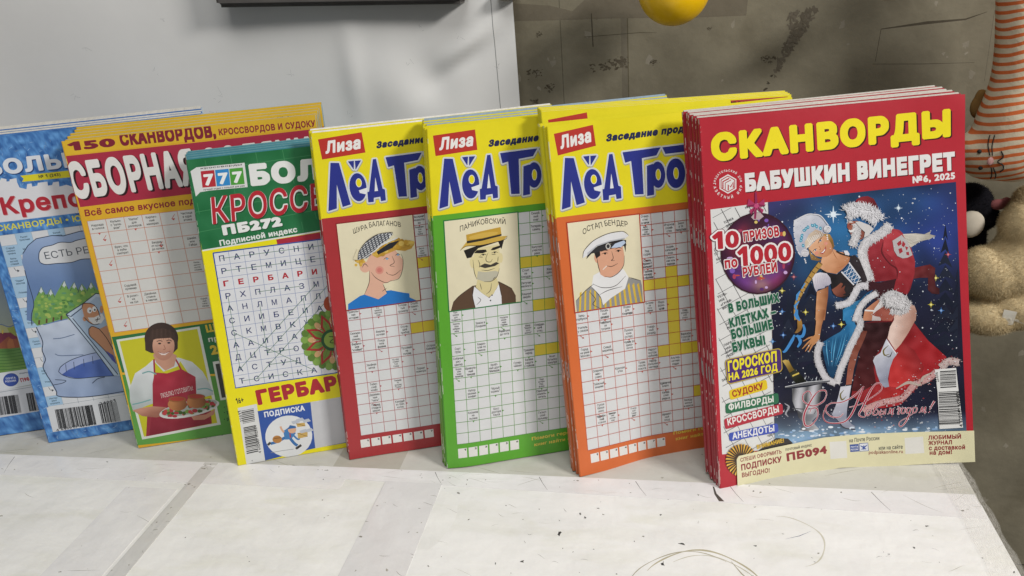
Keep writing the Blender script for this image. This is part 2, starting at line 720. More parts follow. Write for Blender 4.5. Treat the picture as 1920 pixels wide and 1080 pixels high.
# ------------------------------------------------------------------ materials
GLOSSY = print_mat('glossy_cover_print', .30, .5, bump=(22, .16, .004), mottle=.05)
MATT = print_mat('matt_cover_print', .42, .4, bump=(26, .16, .004), mottle=.05)
LEAF = print_mat('paper_leaves', .9, .1, mottle=.18, mscale=350)
STEEL = mat('staple_steel', '#9a9a98', .35, .6)


# ------------------------------------------------------------------ magazines
def make_magazine(page, thick, label, group, spine, back='#d8d4cc', leaf='#d9d5cc', material=GLOSSY, name='puzzle_magazine', seed=1,
                  short=.6, wear=.5, over=0.0, foldline=None):
    """cover (front sheet with its ink, folded spine, back sheet) > pages, two staples. thick in mm; spine(v in 0..1) gives the fold's colour"""
    rg = np.random.default_rng(seed)
    o0 = page.quad[0].copy()
    root = empty(name, o0, label, 'magazine', group)
    t = thick * .001
    ex = []
    # the folded spine: half a turn from the front sheet to the back sheet
    nv = 150
    b = np.linspace(0, 1, nv + 1)
    sm = np.array([np.convolve(rg.normal(size=nv + 10), np.ones(7) / 2.65, 'valid')[:nv] for _ in range(7)])
    an = np.linspace(0, math.pi, 8)
    e = (page.quad[1] - page.quad[0])
    e = e / np.linalg.norm(e)
    F = page.point(np.zeros(nv + 1), b)
    out = []
    for a in an:
        out.append(F + page.n * (t / 2 * (1 - math.cos(a))) - e * (min(t / 2, .0011) * math.sin(a)))
    S = np.stack(out)                                  # (8, nv+1, 3)
    cols = np.zeros((7, nv, 3))
    for j in range(nv):
        c = lin(hexc(spine((j + .5) / nv)))
        for i in range(7):
            k = c.copy()
            if foldline is not None and i >= 4:
                k = lin(hexc(foldline)) * (.9 + .08 * sm[i, j])
            if sm[i, j] > 1.9 - wear * (1.5 if i in (0, 1) else .6):
                k = k * .45 + lin(hexc('#e6e2da')) * .55
            cols[i, j] = k
    ex.append(quads_to_tris(S, cols, flip=True))
    # back sheet, and the unprinted inside of the front sheet
    nu, nvv = (32, 14) if page.nu > 20 else (14, 10)
    aa = np.linspace(0, 1, nu + 1)[:, None] * np.ones(nvv + 1)
    bb = np.ones(nu + 1)[:, None] * np.linspace(0, 1, nvv + 1)
    ex.append(quads_to_tris(page.point(aa, bb, t), np.broadcast_to(lin(hexc(back)), (nu, nvv, 3)), flip=True))
    ex.append(quads_to_tris(page.point(aa, bb, .0005), np.broadcast_to(lin(hexc('#e2dfd8')), (nu, nvv, 3)), flip=True))
    cover = link_mesh('cover', page.ink_mesh('cover', o0, ex), material, root)
    # the leaves, a few thin sheets trimmed not quite flush
    n = max(4, int(round(thick / .45)))
    V, K, NN = [], [], []
    for i in range(n):
        d0 = .0008 + (t - .0012) * (i + .08) / n
        d1 = .0008 + (t - .0012) * (i + .92) / n
        x1 = 1 - (short + rg.uniform(0, .7)) / page.W
        y0, y1 = (short * .4 + rg.uniform(0, .3)) / page.H, 1 - (short * .5 + rg.uniform(0, .5) - over * rg.uniform(.55, 1.1)) / page.H
        sa = np.linspace(.002, x1, nu + 1)
        sb = np.linspace(y0, y1, nvv + 1)
        A = sa[:, None] * np.ones(nvv + 1)
        B = np.ones(nu + 1)[:, None] * sb
        c = lin(hexc(leaf)) * rg.uniform(.8, 1.08)
        c = np.clip(c, 0, 1)
        f, g = page.point(A, B, d0), page.point(A, B, d1)
        for G, fl in ((f, False), (g, True)):
            r = quads_to_tris(G, np.broadcast_to(c, (nu, nvv, 3)), fl)
            V.append(r[0]); K.append(r[1]); NN.append(r[2])
        for G, fl in ((np.stack([f[:, -1], g[:, -1]], 1), False), (np.stack([f[:, 0], g[:, 0]], 1), True),
                      (np.stack([f[-1], g[-1]], 0), True), (np.stack([f[0], g[0]], 0), False)):
            sh = (G.shape[0] - 1, G.shape[1] - 1, 3)
            r = quads_to_tris(G, np.broadcast_to(c, sh), fl)
            V.append(r[0]); K.append(r[1]); NN.append(r[2])
    V, K, NN = np.concatenate(V), np.concatenate(K), np.concatenate(NN)
    me = raw_mesh('pages', (V - o0).reshape(-1, 3), np.repeat(K, 3, 0))
    link_mesh('pages', me, LEAF, root)
    # staples through the fold
    for v in (.30, .66):
        p0, p1 = [page.point(np.array([0.]), np.array([x]), t * .5)[0] - e * .00125 - o0 for x in (v, v + .042)]
        bm = bmesh.new()
        ax = (p1 - p0) / np.linalg.norm(p1 - p0)
        s2 = np.cross(ax, e)
        r = .00035
        ring = []
        for P in (p0, p1):
            ring.append([bm.verts.new(P + e * r * math.cos(k) + s2 * r * math.sin(k)) for k in np.arange(6) / 6 * 2 * math.pi])
        for i in range(6):
            bm.faces.new((ring[0][i], ring[0][(i + 1) % 6], ring[1][(i + 1) % 6], ring[1][i]))
        bm.faces.new(ring[0][::-1]); bm.faces.new(ring[1])
        mm_ = bpy.data.meshes.new('staple')
        bm.to_mesh(mm_); bm.free()
        link_mesh('staple', mm_, STEEL, root)
    return root


def copy_thing(o, shift, rotz=0.0, label=None):
    c = o.copy()
    COL.objects.link(c)
    c.location = Vector(o.location) + Vector(shift)
    c.rotation_euler.z += rotz
    if label:
        c['label'] = label
    for ch in list(o.children):
        k = ch.copy()
        COL.objects.link(k)
        k.parent = c
        k.matrix_parent_inverse = ch.matrix_parent_inverse.copy()
        for g in list(ch.children):
            h = g.copy()
            COL.objects.link(h)
            h.parent = k
    return c

# ================================================================== THE SETTING
def flat_quad_z(x0, y0, x1, y1, z):
    return [(x0, y0, z), (x1, y0, z), (x1, y1, z), (x0, y1, z)]


def sheet_quad_z(pts, z):
    return [(x, y, z) for x, y in pts]


PAPER = print_mat('worn_white_paper', .55, .3, bump=(13, .42, .012), mottle=.09, mscale=9, stretch=(1, 3.0, 1), stain=(13, (.93, .93, .885)), crease=(6, .35, .004))
TAPE = print_mat('clear_tape_on_paper', .22, .5, bump=(18, .35, .008), mottle=.10, mscale=22, crease=(9, .25, .003))
WALLM = print_mat('grey_wall_covering', .8, .2, bump=(90, .25, .002), mottle=.26, mscale=13, stain=(16, (.80, .79, .77)))
WHITEM = print_mat('white_poster_paper', .45, .4, bump=(14, .10, .006), mottle=.05, mscale=5, crease=(3.2, .18, .006))

# wall and floor ----------------------------------------------------
WY = .76
wall = Page(4000, 1500, [(-2.2, WY, -.60), (1.8, WY, -.60), (1.8, WY, .90), (-2.2, WY, .90)], nu=8, nv=6, base='#89826f')
wall.mm()
WX = lambda x: (x + 2.2) * 1000
WZ = lambda z: (z + .6) * 1000
rw = np.random.default_rng(3)


def blotch(pg, cx, cy, r, col, n=12, jag=.5, sx=1.0, sy=1.0, rg=rw):
    a = np.sort(rg.uniform(0, 2 * math.pi, n))
    k = r * (1 - jag + 2 * jag * rg.uniform(0, 1, n))
    pg.poly(np.c_[cx + k * np.cos(a) * sx, cy + k * np.sin(a) * sy], col)


def inside(poly, x, y):
    p = np.array(poly)
    q = np.roll(p, -1, 0)
    c = ((p[:, 1] > y) != (q[:, 1] > y)) & (x < (q[:, 0] - p[:, 0]) * (y - p[:, 1]) / (q[:, 1] - p[:, 1] + 1e-12) + p[:, 0])
    return c.sum() % 2 == 1


def cluster(poly, n, col, smin=.5, smax=2.2):
    p = np.array(poly)
    k = 0
    while k < n:
        x, y = rw.uniform(p[:, 0].min(), p[:, 0].max()), rw.uniform(p[:, 1].min(), p[:, 1].max())
        if not inside(poly, x, y):
            continue
        k += 1
        blotch(wall, WX(x), WZ(y), rw.uniform(smin, smax), hexc(col) + rw.uniform(-7, 7), n=8, jag=.6)


for i in range(0):
    x = WX(.09 + .11 * i)
    wall.rect(x - rw.uniform(10, 40), WZ(.12), x + rw.uniform(10, 50), WZ(.5), '#7d7365')
for i in range(240):                       # pale flecks of the covering
    blotch(wall, WX(rw.uniform(-.15, .42)), WZ(rw.uniform(-.3, .42)), rw.uniform(.8, 3.4), hexc('#979080') + rw.uniform(-5, 9), jag=.45, sy=1.3, n=9)
wall.rect(WX(-.037), WZ(-.5), WX(-.031), WZ(.8), '#7d7666')        # seam
wall.rect(WX(-.0315), WZ(-.5), WX(-.0305), WZ(.8), '#69624f')
wall.rect(WX(-.092), WZ(.1), WX(-.0912), WZ(.6), '#6b6656')
cluster([(-.14, .336), (-.09, .334), (-.05, .333), (.03, .329), (.072, .328), (.073, .349), (.03, .348), (-.03, .351), (-.05, .354), (-.066, .352), (-.08, .341), (-.1, .347), (-.14, .352)], 90, '#7a7262')
wall.poly([(WX(-.14), WZ(.336)), (WX(-.09), WZ(.334)), (WX(-.05), WZ(.333)), (WX(.03), WZ(.329)), (WX(.072), WZ(.328)), (WX(.073), WZ(.349)),
           (WX(.03), WZ(.348)), (WX(-.03), WZ(.351)), (WX(-.05), WZ(.354)), (WX(-.066), WZ(.352)), (WX(-.08), WZ(.341)), (WX(-.1), WZ(.347)), (WX(-.14), WZ(.352))], '#797161')
cluster([(.106, .327), (.131, .331), (.124, .315), (.112, .297), (.102, .279), (.098, .272), (.101, .29), (.109, .31)], 260, '#6c6456')
if False: wall.poly([(WX(.106), WZ(.327)), (WX(.131), WZ(.331)), (WX(.124), WZ(.315)), (WX(.112), WZ(.297)), (WX(.102), WZ(.279)), (WX(.098), WZ(.272)), (WX(.101), WZ(.29)), (WX(.109), WZ(.31))], '#524c3f')
for i in range(7):
    blotch(wall, WX(.096 - i * .0025), WZ(.275 - i * .006), rw.uniform(.8, 1.8), '#4d473b')
for x0, y0, rr, sx in ((-.052, .292, 6, 1.8), (-.038, .294, 6, .8), (-.117, .288, 4.5, 1.6), (-.104, .274, 4, .9), (-.112, .322, 3, .7), (.092, .290, 4, 1.7), (-.008, .293, 3, 1), (.04, .319, 1.6, 1), (-.119, .262, 3, .7)):
    for _ in range(26):
        blotch(wall, WX(x0) + rw.normal() * rr * .75 * sx, WZ(y0) + rw.normal() * rr * .42, rr * rw.uniform(.06, .28), hexc('#5f5748') + rw.uniform(-8, 8), sx=1.4, jag=.7, n=8)
wall.line([(WX(-.063), WZ(.338)), (WX(-.0625), WZ(.309))], 1.0, '#5a5346')
wall.line([(WX(-.07), WZ(.318)), (WX(-.02), WZ(.319)), (WX(-.005), WZ(.318))], 1.2, '#565042', taper=[.3, 1, .3, .9, .1])
wall.line([(WX(.182), WZ(.283)), (WX(.184), WZ(.310)), (WX(.22), WZ(.313)), (WX(.25), WZ(.314)), (WX(.266), WZ(.319))], 1.0, '#554e41', taper=[.4, .9, .5, 2.4, 1, 1.6, .3])
wall.line([(WX(.18), WZ(.281)), (WX(.22), WZ(.279)), (WX(.262), WZ(.278))], 1.0, '#5c5548', taper=[.4, 1.3, .5, 1, .3])
wall.line([(WX(.272), WZ(.262)), (WX(.2715), WZ(.32))], .6, '#4a4437', taper=[.3, 1, .3])
wall.line([(WX(-.2), WZ(-.262)), (WX(.6), WZ(-.262))], 1.6, '#4b463c')
wl = link_mesh('wall', wall.ink_mesh('wall', (0, 0, 0)), WALLM)
tag(wl, kind='structure')

# white poster paper taped to the wall -------------------------------
PX0, PX1, PZ0, PZ1 = -1.75, -.1318, -.05, .72


def paper_bow(a, b):
    x = PX0 + a * (PX1 - PX0)
    z = PZ0 + b * (PZ1 - PZ0)
    g = lambda cx, cz, sx, sz, h: h * np.exp(-((x - cx) / sx) ** 2 - ((z - cz) / sz) ** 2)
    y = 2.6 * np.sin(x * 9 + 1.2 * np.sin(z * 7)) + 1.3 * np.sin(x * 21 + z * 13)
    y = y - g(-.29, .30, .012, .05, 2.4) - g(-.255, .285, .03, .03, 3.5) + g(-.215, .29, .02, .022, 4.5)
    # crease running up to the right edge
    d = (z - (.312 + (x + .19) * .55))
    y = y - 3.2 * np.exp(-(d / .009) ** 2) * np.exp(-((x + .172) / .030) ** 2) + 2.0 * np.exp(-((d + .014) / .009) ** 2) * np.exp(-((x + .180) / .03) ** 2)
    edge = np.clip((x - (PX1 - .05)) / .05, 0, 1)
    return (y + 1.0) * (1 - .7 * edge) - 7


wp = Page((PX1 - PX0) * 1000, (PZ1 - PZ0) * 1000, [(PX0, WY - .006, PZ0), (PX1 - .0, WY - .006, PZ0), (PX1, WY - .006, PZ1), (PX0, WY - .006, PZ1)],
          bow=paper_bow, nu=380, nv=180, base='#e9e8e5')
X_ = lambda x: (x - PX0) * 1000
Z_ = lambda z: (z - PZ0) * 1000
wp.line([(X_(-.1535), Z_(.70)), (X_(-.1515), Z_(.33)), (X_(-.149), Z_(.1))], .7, '#8f8f8e')
for x, z in ((-.44, .28), (-.436, .284), (-.41, .262), (-.445, .265), (-.57, .335), (-.30, .26), (-.235, .305), (-.185, .327), (-.22, .335), (-.355, .30), (-.15, .30), (-.6, .29), (-.50, .31), (-.48, .36)):
    for _ in range(3):
        wp.line([(X_(x) + rw.normal() * 2, Z_(z) + rw.normal() * 2), (X_(x) + rw.normal() * 3, Z_(z) + rw.normal() * 3)], .45, '#77777a', taper=[.3, 1, .2])
wpo = link_mesh('wall_paper_sheet', wp.ink_mesh('wall_paper_sheet', (0, WY, 0)), WHITEM)
wpo.location = (0, WY, 0)
tag(wpo, 'large white creased paper sheet covering the left of the wall', 'paper sheet')

# box fixed to the wall over the paper (its shadow falls on the paper) --
bm = bmesh.new()
bmesh.ops.create_cube(bm, size=1)
for v in bm.verts:
    v.co = Vector((v.co.x * .236, v.co.y * .027, v.co.z * .12))
bmesh.ops.bevel(bm, geom=bm.edges[:], offset=.004, segments=3, affect='EDGES')
me = bpy.data.meshes.new('wall_box')
bm.to_mesh(me); bm.free()
wb = link_mesh('wall_box', me, mat('grey_box_paint', '#5a5754', .6, .25))
wb.location = (-.2865, WY - .0215, .3612 + .060)
wb.rotation_euler.y = .05
tag(wb, 'grey box on the white wall paper, only its lower edge in view', 'box')

# floor and table ----------------------------------------------------
fl = Page(5000, 3000, [(-2.5, -2.2, -.62), (2.5, -2.2, -.62), (2.5, .8, -.62), (-2.5, .8, -.62)], nu=4, nv=4, base='#57524a')
fo = link_mesh('floor', fl.ink_mesh('floor', (0, 0, 0)), WALLM)
tag(fo, kind='structure')

TX0, TX1, TY0, TY1 = -1.25, .2285, .10, .70
table = empty('display_table', (-.5, .4, -.62), 'long table under the magazines, wrapped in worn white paper', 'table')


def box(name, x0, y0, z0, x1, y1, z1, material, parent, bev=.003, seg=2):
    bm = bmesh.new()
    bmesh.ops.create_cube(bm, size=1)
    for v in bm.verts:
        v.co = Vector(((v.co.x + .5) * (x1 - x0) + x0, (v.co.y + .5) * (y1 - y0) + y0, (v.co.z + .5) * (z1 - z0) + z0))
    if bev:
        bmesh.ops.bevel(bm, geom=bm.edges[:], offset=bev, segments=seg, affect='EDGES')
    if parent:
        for v in bm.verts:
            v.co -= parent.location
    me = bpy.data.meshes.new(name)
    bm.to_mesh(me); bm.free()
    return link_mesh(name, me, material, parent)


tw = mat('paper_wrapped_board', '#cbc8bf', .6, .25, bump=(40, .2, .003), nscale=8, var=.05)
box('tabletop', TX0, TY0, -.035, TX1, TY1, -.0017, tw, table, .006, 3)
for x in (TX0 + .05, TX1 - .05):
    for y in (TY0 + .04, TY1 - .04):
        box('leg', x - .022, y - .022, -.62, x + .022, y + .022, -.0355, mat('table_leg_paint', '#4a4640', .5), table, .003)

rt = np.random.default_rng(11)


def dirt(pg, n, W, H, cols, smin=.3, smax=1.4):
    for _ in range(n):
        blotch(pg, rt.uniform(0, W), rt.uniform(0, H), rt.uniform(smin, smax), cols[rt.integers(len(cols))], n=7, jag=.6, sx=rt.uniform(.6, 2.2), rg=rt)


def scratches(pg, n, W, H, col, ln=14):
    for _ in range(n):
        x, y = rt.uniform(0, W), rt.uniform(0, H)
        a = rt.uniform(-.5, .5)
        l = rt.uniform(.3, 1) * ln
        pts = [(x + l * t * math.cos(a), y + l * t * math.sin(a) + 1.2 * math.sin(3 * t + x)) for t in np.linspace(0, 1, 6)]
        pg.line(pts, rt.uniform(.15, .45), col, taper=[.2, 1, .7, .1])


def put_sheet(name, corners, z, base, material, label, cat, marks=None, wav=.25, nu=26, nv=20):
    z = z * .28 - .0007
    wav *= .30
    c = np.array(corners, float)
    W = np.linalg.norm(c[1] - c[0]) * 1000
    H = np.linalg.norm(c[3] - c[0]) * 1000
    ph = rt.uniform(0, 6, 4)

    def bow(a, b):
        return -wav * (1 + np.sin(a * 17 + ph[0] + 3 * np.sin(b * 5 + ph[1])) * .5 + np.sin(b * 23 + ph[2] + 2 * np.sin(a * 7 + ph[3])) * .5) * np.minimum(1, 12 * np.minimum(np.minimum(a, 1 - a), np.minimum(b, 1 - b)) + .15)
    pg = Page(W, H, [(x, y, z) for x, y in c], bow=bow, nu=nu, nv=nv, base=base)
    if marks:
        marks(pg, W, H)
    # a thin rim so that the sheet has an edge
    b0 = c.mean(0)
    org = np.array([b0[0], b0[1], 0])
    rim = []
    for i, j in ((0, 1), (1, 2), (2, 3), (3, 0)):
        p, q = np.array([*c[i], z]), np.array([*c[j], z])
        G = np.stack([np.stack([p, q]), np.stack([p - [0, 0, .0004], q - [0, 0, .0004]])])
        rim.append(quads_to_tris(G, lin(hexc(base)).reshape(1, 1, 3), flip=False))
    o = link_mesh(name, pg.ink_mesh(name, org, rim), material)
    o.location = org
    tag(o, label, cat)
    return o


GREY = ['#8d8a80', '#a19d90', '#6f6c64']


def m_back(pg, W, H):
    scratches(pg, 260, W, H, '#97937f', 40)
    dirt(pg, 130, W, H, GREY, .3, 1.2)
    for i in range(26):
        x = rt.uniform(0, W)
        pg.line([(x + rt.normal() * 8 * t, 60 + t * rt.uniform(20, 60)) for t in range(4)], .7, '#a5a091', taper=[.3, 1, .4, .1])
    for x, wd in ((330, 24), (960, 30)):
        pg.rect(x, 0, x + wd * 2, H, '#b6b2a6')


def m_left(pg, W, H):
    dirt(pg, 26, W, H, GREY, .2, .9)
    scratches(pg, 14, W, H, '#a9a69c', 30)


def m_mid(pg, W, H):
    dirt(pg, 40, W, H, ['#6a6862', '#8d8a80', '#55534e'], .2, .9)
    scratches(pg, 22, W, H, '#a5a093', 26)


def ring(pg, cx, cy, r, a0, a1, col, wd):
    a = np.linspace(a0, a1, 40)
    k = r * (1 + .02 * np.sin(a * 5))
    pg.line(np.c_[cx + k * np.cos(a), cy + k * np.sin(a)], wd, col, taper=[.2, 1, .6, 1.2, .5, .9, .2])


def m_right(pg, W, H):
    dirt(pg, 230, W, H, ['#55534f', '#3e3d3a', '#77746b', '#8d8a80'], .2, 1.0)
    scratches(pg, 75, W, H, '#b9b6ab', 20)
    scratches(pg, 45, W, H, '#5c5a55', 7)
    ox, oy = 178, 100     # offset of the sheet's corner in mm (x = -.178, y = .100)
    for (x, y, r, a0, a1, c, wd) in ((.026, .415, 40, .3, 2.7, '#b5ad92', 1.5), (.028, .413, 37, .5, 2.2, '#c4bfae', .9), (.085, .47, 26, -1.2, 1.7, '#cfcbbb', 1.1), (.020, .41, 43, 1.0, 2.9, '#aaa38c', .8)):
        ring(pg, x * 1000 + ox, y * 1000 - oy, r, a0, a1, c, wd)
    pg.line([((.046 + .178) * 1000, 346), ((.052 + .178) * 1000, 335), ((.062 + .178) * 1000, 322)], .9, '#a8a08a', taper=[.4, 1, .3])
    for x, y, s in ((.0, .44, 2.0), (-.075, .465, 2.0), (-.062, .488, 1.2), (-.058, .484, 1.3), (.018, .427, 2.2), (-.117, .43, 1.2), (.028, .42, 1.0), (.073, .425, 1.1)):
        blotch(pg, x * 1000 + ox, y * 1000 - oy, s * .8, '#3d3c3b', n=9, jag=.6, sx=.7, sy=1.5, rg=rt)
    pg.line([(.085 * 1000 + ox, 372), (.095 * 1000 + ox, 376), (.104 * 1000 + ox, 382)], .5, '#5f677f', taper=[.2, 1, .2])


def m_strip(pg, W, H, torn=False):
    scratches(pg, 26, W, H, '#bdbab2', 26)
    dirt(pg, 30, W, H, GREY, .2, .8)
    for f in (.20, .37, .52, .66, .86):
        x = f * W
        pg.line([(x, H * .9), (x + 4, H * .5), (x + 9, H * .1)], .5, '#6b6963', taper=[1, .6, .3])
    x = .635 * W
    if torn:
        pg.poly([(x, H * .82), (x + 1.2, H * .80), (x + 2.6, H * .45), (x + 8, H * .06), (x + 4, H * .05), (x + 1, H * .4)], '#55524c')


def m_tape(pg, W, H):
    scratches(pg, 30, W, H, '#98948a', 10)
    dirt(pg, 40, W, H, ['#8b877c', '#a7a398'], .3, 1.2)


# each sheet rides on the one below it
put_sheet('paper_sheet', [(-1.24, .505), (.2285, .505), (.2285, .70), (-1.24, .70)], -.0012, '#c9c7bf', PAPER, 'grimy grey-white paper under the standing magazines along the back', 'paper sheet', m_back, wav=.6, nu=60, nv=16)
put_sheet('paper_sheet', [(-1.24, .10), (-.389, .10), (-.389, .518), (-1.24, .518)], -.0002, '#ecebe7', PAPER, 'plain off-white paper covering the left front of the table', 'paper sheet', m_left, wav=.7)
put_sheet('paper_sheet', [(-.388, .10), (-.150, .10), (-.150, .520), (-.388, .520)], .0002, '#efeeea', PAPER, 'yellowish white stained paper in the middle front of the table', 'paper sheet', m_mid, wav=.6)
put_sheet('paper_sheet', [(-.178, .10), (.2283, .10), (.2283, .520), (-.178, .520)], .0007, '#f0efec', PAPER, 'white paper with black specks and a ring stain, right front of table', 'paper sheet', m_right, wav=.4, nu=40, nv=40)
put_sheet('tape_strip', [(-1.23, .496), (-.262, .503), (-.262, .5325), (-1.23, .527)], .0012, '#ebe9e7', TAPE, 'wide clear tape over the paper along the back left of table', 'tape', m_strip, wav=.2, nu=50, nv=6)
put_sheet('tape_strip', [(-.2915, .5175), (.2270, .5045), (.2275, .5322), (-.2915, .533)], .0017, '#ebe9e8', TAPE, 'long pale tape strip in front of the right hand magazines, torn under the couple cover', 'tape', lambda p, a, b: m_strip(p, a, b, True), wav=.25, nu=60, nv=6)
put_sheet('tape_strip', [(-.4015, .11), (-.383, .11), (-.3865, .531), (-.3995, .531)], .0015, '#d3d1cc', TAPE, 'narrow dirty grey tape running front to back near the green cookery magazine', 'tape', m_tape, wav=.2, nu=6, nv=40)
put_sheet('tape_strip', [(-.226, .11), (-.1772, .11), (-.178, .5165), (-.2265, .5165)], .0019, '#e3e1e0', TAPE, 'wide pinkish tape running front to back below the red magazine', 'tape', m_tape, wav=.25, nu=8, nv=40)
put_sheet('tape_strip', [(-.452, .11), (-.4035, .11), (-.4035, .493), (-.452, .493)], .0011, '#eae8e5', TAPE, 'wide pale tape on the left paper beside the narrow grey tape', 'tape', m_left, wav=.25, nu=8, nv=40)

# crumpled clear film folded over the right edge of the table
bm = bmesh.new()
gx, gy = 12, 50
rows = []
for j in range(gy + 1):
    y = .30 + (.585 - .30) * j / gy
    row = []
    for i in range(gx + 1):
        s = i / gx * .036
        over = max(0, s - .022)
        x = .2095 + min(s, .022) + .0006 * math.sin(j * .9) + (.0016 if over else 0)
        z = .0010 + .0007 * math.sin(j * .55 + i * .8) * math.sin(j * .23) + .0003 * rt.uniform(-1, 1) - over * 1.1
        row.append(bm.verts.new((x + .0003 * rt.uniform(-1, 1), y, z)))
    rows.append(row)
for j in range(gy):
    for i in range(gx):
        bm.faces.new((rows[j][i], rows[j][i + 1], rows[j + 1][i + 1], rows[j + 1][i])).smooth = True
me = bpy.data.meshes.new('edge_film')
bm.to_mesh(me); bm.free()
FILM = bpy.data.materials.new('clear_film')
FILM.use_nodes = True
nt = FILM.node_tree
bs = nt.nodes['Principled BSDF']
bs.inputs['Base Color'].default_value = (.82, .8, .75, 1)
bs.inputs['Roughness'].default_value = .18
tr = nt.nodes.new('ShaderNodeBsdfTransparent')
mx = nt.nodes.new('ShaderNodeMixShader')
ns = nt.nodes.new('ShaderNodeTexNoise')
ns.inputs['Scale'].default_value = 60
mr = nt.nodes.new('ShaderNodeMapRange')
mr.inputs['From Min'].default_value, mr.inputs['From Max'].default_value = .35, .7
mr.inputs['To Min'].default_value, mr.inputs['To Max'].default_value = .05, .34
nt.links.new(ns.outputs['Fac'], mr.inputs['Value'])
nt.links.new(mr.outputs['Result'], mx.inputs['Fac'])
nt.links.new(tr.outputs[0], mx.inputs[1])
nt.links.new(bs.outputs[0], mx.inputs[2])
nt.links.new(mx.outputs[0], nt.nodes['Material Output'].inputs[0])
ef = link_mesh('edge_film', me, FILM)
tag(ef, 'wrinkled clear film folded over the right edge of the table', 'film')

# ================================================================== THE MAGAZINES
Page.ink_gain, Page.ink_lift = .94, 8.0        # ink on paper is never quite black nor fully saturated


def bow_pts(pts, W, p=1.3, top=0.0):
    u = np.array([x for x, _ in pts]) / W
    y = np.array([v for _, v in pts], float)
    fine = np.linspace(0, 1, 201)
    raw = np.interp(fine, u, y)
    k = np.exp(-np.linspace(-2, 2, 31) ** 2)
    k /= k.sum()
    sm = np.convolve(np.pad(raw, 15, mode='reflect', reflect_type='odd'), k, 'valid')

    def f(a, b):
        return np.interp(a, fine, sm) * np.clip(1 - b, 0, 1) ** p + top * np.sin(np.pi * np.clip(a, 0, 1)) * b
    return f


GRID = '#8a2b2b'
CLUE = '#26241f'


def letters_row(P, s, u, v, h, col, step):
    for i, c in enumerate(s):
        P.text(c, (u + i * step, v), (u + i * step + h * .8, v), h, col)


def barcode(P, x0, y0, x1, y1, seed, col='#1d1b1c', vertical=False, fr=.55):
    """bars inside a rectangle in mm"""
    r = np.random.default_rng(seed)
    t = 0.0
    span = (y1 - y0) if vertical else (x1 - x0)
    while t < span:
        wd = r.choice([1, 1, 2, 3]) * span / 95 * 1.15
        gp = r.choice([1, 1, 2, 2]) * span / 95 * 1.05
        e = min(t + wd, span)
        if vertical:
            P.rect(x0, y0 + t, x1, y0 + e, col)
        else:
            P.rect(x0 + t, y0, x0 + e, y1, col)
        t += wd + gp


def strips(*bands):
    """colour of the fold by height: (upper limit, colour) pairs from the bottom"""
    def f(v):
        for lim, c in bands:
            if v <= lim:
                return c
        return bands[-1][1]
    return f


YELLOW = '#e8d91a'
LOGO_BLUE = '#262f86'


# ------------------------------------------------------------------ the three yellow-headed magazines (one layout)
def logo(P):
    """big blue lettering with a white edge; drawn once in the frame of a 100-unit wide headline (u to the right, v up, mm)"""
    L = [
        [(5.1, 217.8), (11.1, 255.7), (17.4, 254.9), (23.0, 221.0), (16.8, 219.8), (13.9, 240), (11.6, 219.1)],
        [(45.0, 254.8), (47.2, 254.8), (50.0, 230.5), (51.8, 229.5), (51.7, 221.0), (48.2, 220.8), (47.9, 224.5), (42.2, 224.2), (41.8, 220.9), (37.8, 221.0), (37.9, 229.0), (39.3, 229.3)],
        [(55.4, 255.2), (84.4, 255.8), (81.0, 250.5), (69.5, 249.6), (69.2, 222.2), (62.9, 222.6), (61.5, 248.5), (56.8, 247.6)],
        [(86.5, 255.6), (112.0, 256.0), (112.0, 251.0), (88.5, 250.8)],
        [(73.5, 243.0), (78.0, 244.0), (77.5, 220.8), (72.4, 220.4)],
    ]
    ells = [(30.6, 234.0, 6.6, 11.2), (81.5, 235.5, 5.6, 9.8), (95.8, 235.0, 7.3, 11.2)]
    tri = [[(25.2, 255.3), (29.4, 255.3), (28.6, 249.2)], [(30.6, 255.2), (34.9, 255.0), (30.4, 248.8)]]
    U, V = P.logo
    T = lambda pts: [(U + a * P.lk, V + b * P.lk) for a, b in pts]
    def grow(poly, d):
        poly = np.array(T(poly))
        cs = []
        k = np.c_[np.cos(np.arange(10) / 10 * 6.283), np.sin(np.arange(10) / 10 * 6.283)] * d
        cs.append(poly if signed(poly) > 0 else poly[::-1])
        for a, b in zip(poly, np.roll(poly, -1, 0)):
            cs.append(hull(np.concatenate([k + a, k + b])))
        P.tris(fill(cs), P.ink)
    for d, c, off in ((1.75, '#a9a78a', -.7), (1.5, '#d4d8dc', 0), (.25, LOGO_BLUE, 0)):
        P.ink = c
        V0 = P.logo
        P.logo = (U, V + off)
        V = P.logo[1]
        for p in L + tri:
            grow(p, d)
        for x, y, rx, ry in ells:
            P.ell(U + x * P.lk, V + y * P.lk, rx * P.lk + d, ry * P.lk + d, c)
        P.logo = V0
        V = V0[1]
    for p in L + tri:
        P.poly(T(p), LOGO_BLUE)
    for x, y, rx, ry in ells:
        P.ell(U + x * P.lk, V + y * P.lk, rx * P.lk, ry * P.lk, LOGO_BLUE)
    # counters
    for (x, y, rx, ry) in ((31.6, 237.5, 2.4, 3.6), (81.8, 235.6, 2.1, 4.4), (96.0, 235.0, 2.2, 4.6)):
        P.ell(U + x * P.lk, V + y * P.lk, rx * P.lk, ry * P.lk, '#e4e6ea')
        P.ell(U + x * P.lk, V + y * P.lk, rx * P.lk - .45, ry * P.lk - .45, YELLOW)
    P.poly(T([(31.0, 231.4), (38.6, 233.0), (36.4, 227.6), (31.6, 229.2)]), '#e4e6ea')
    P.poly(T([(43.6, 229.2), (46.4, 229.2), (45.3, 240.5)]), '#e4e6ea')


def signed(p):
    return .5 * np.sum(p[:, 0] * np.roll(p[:, 1], -1) - np.roll(p[:, 0], -1) * p[:, 1])


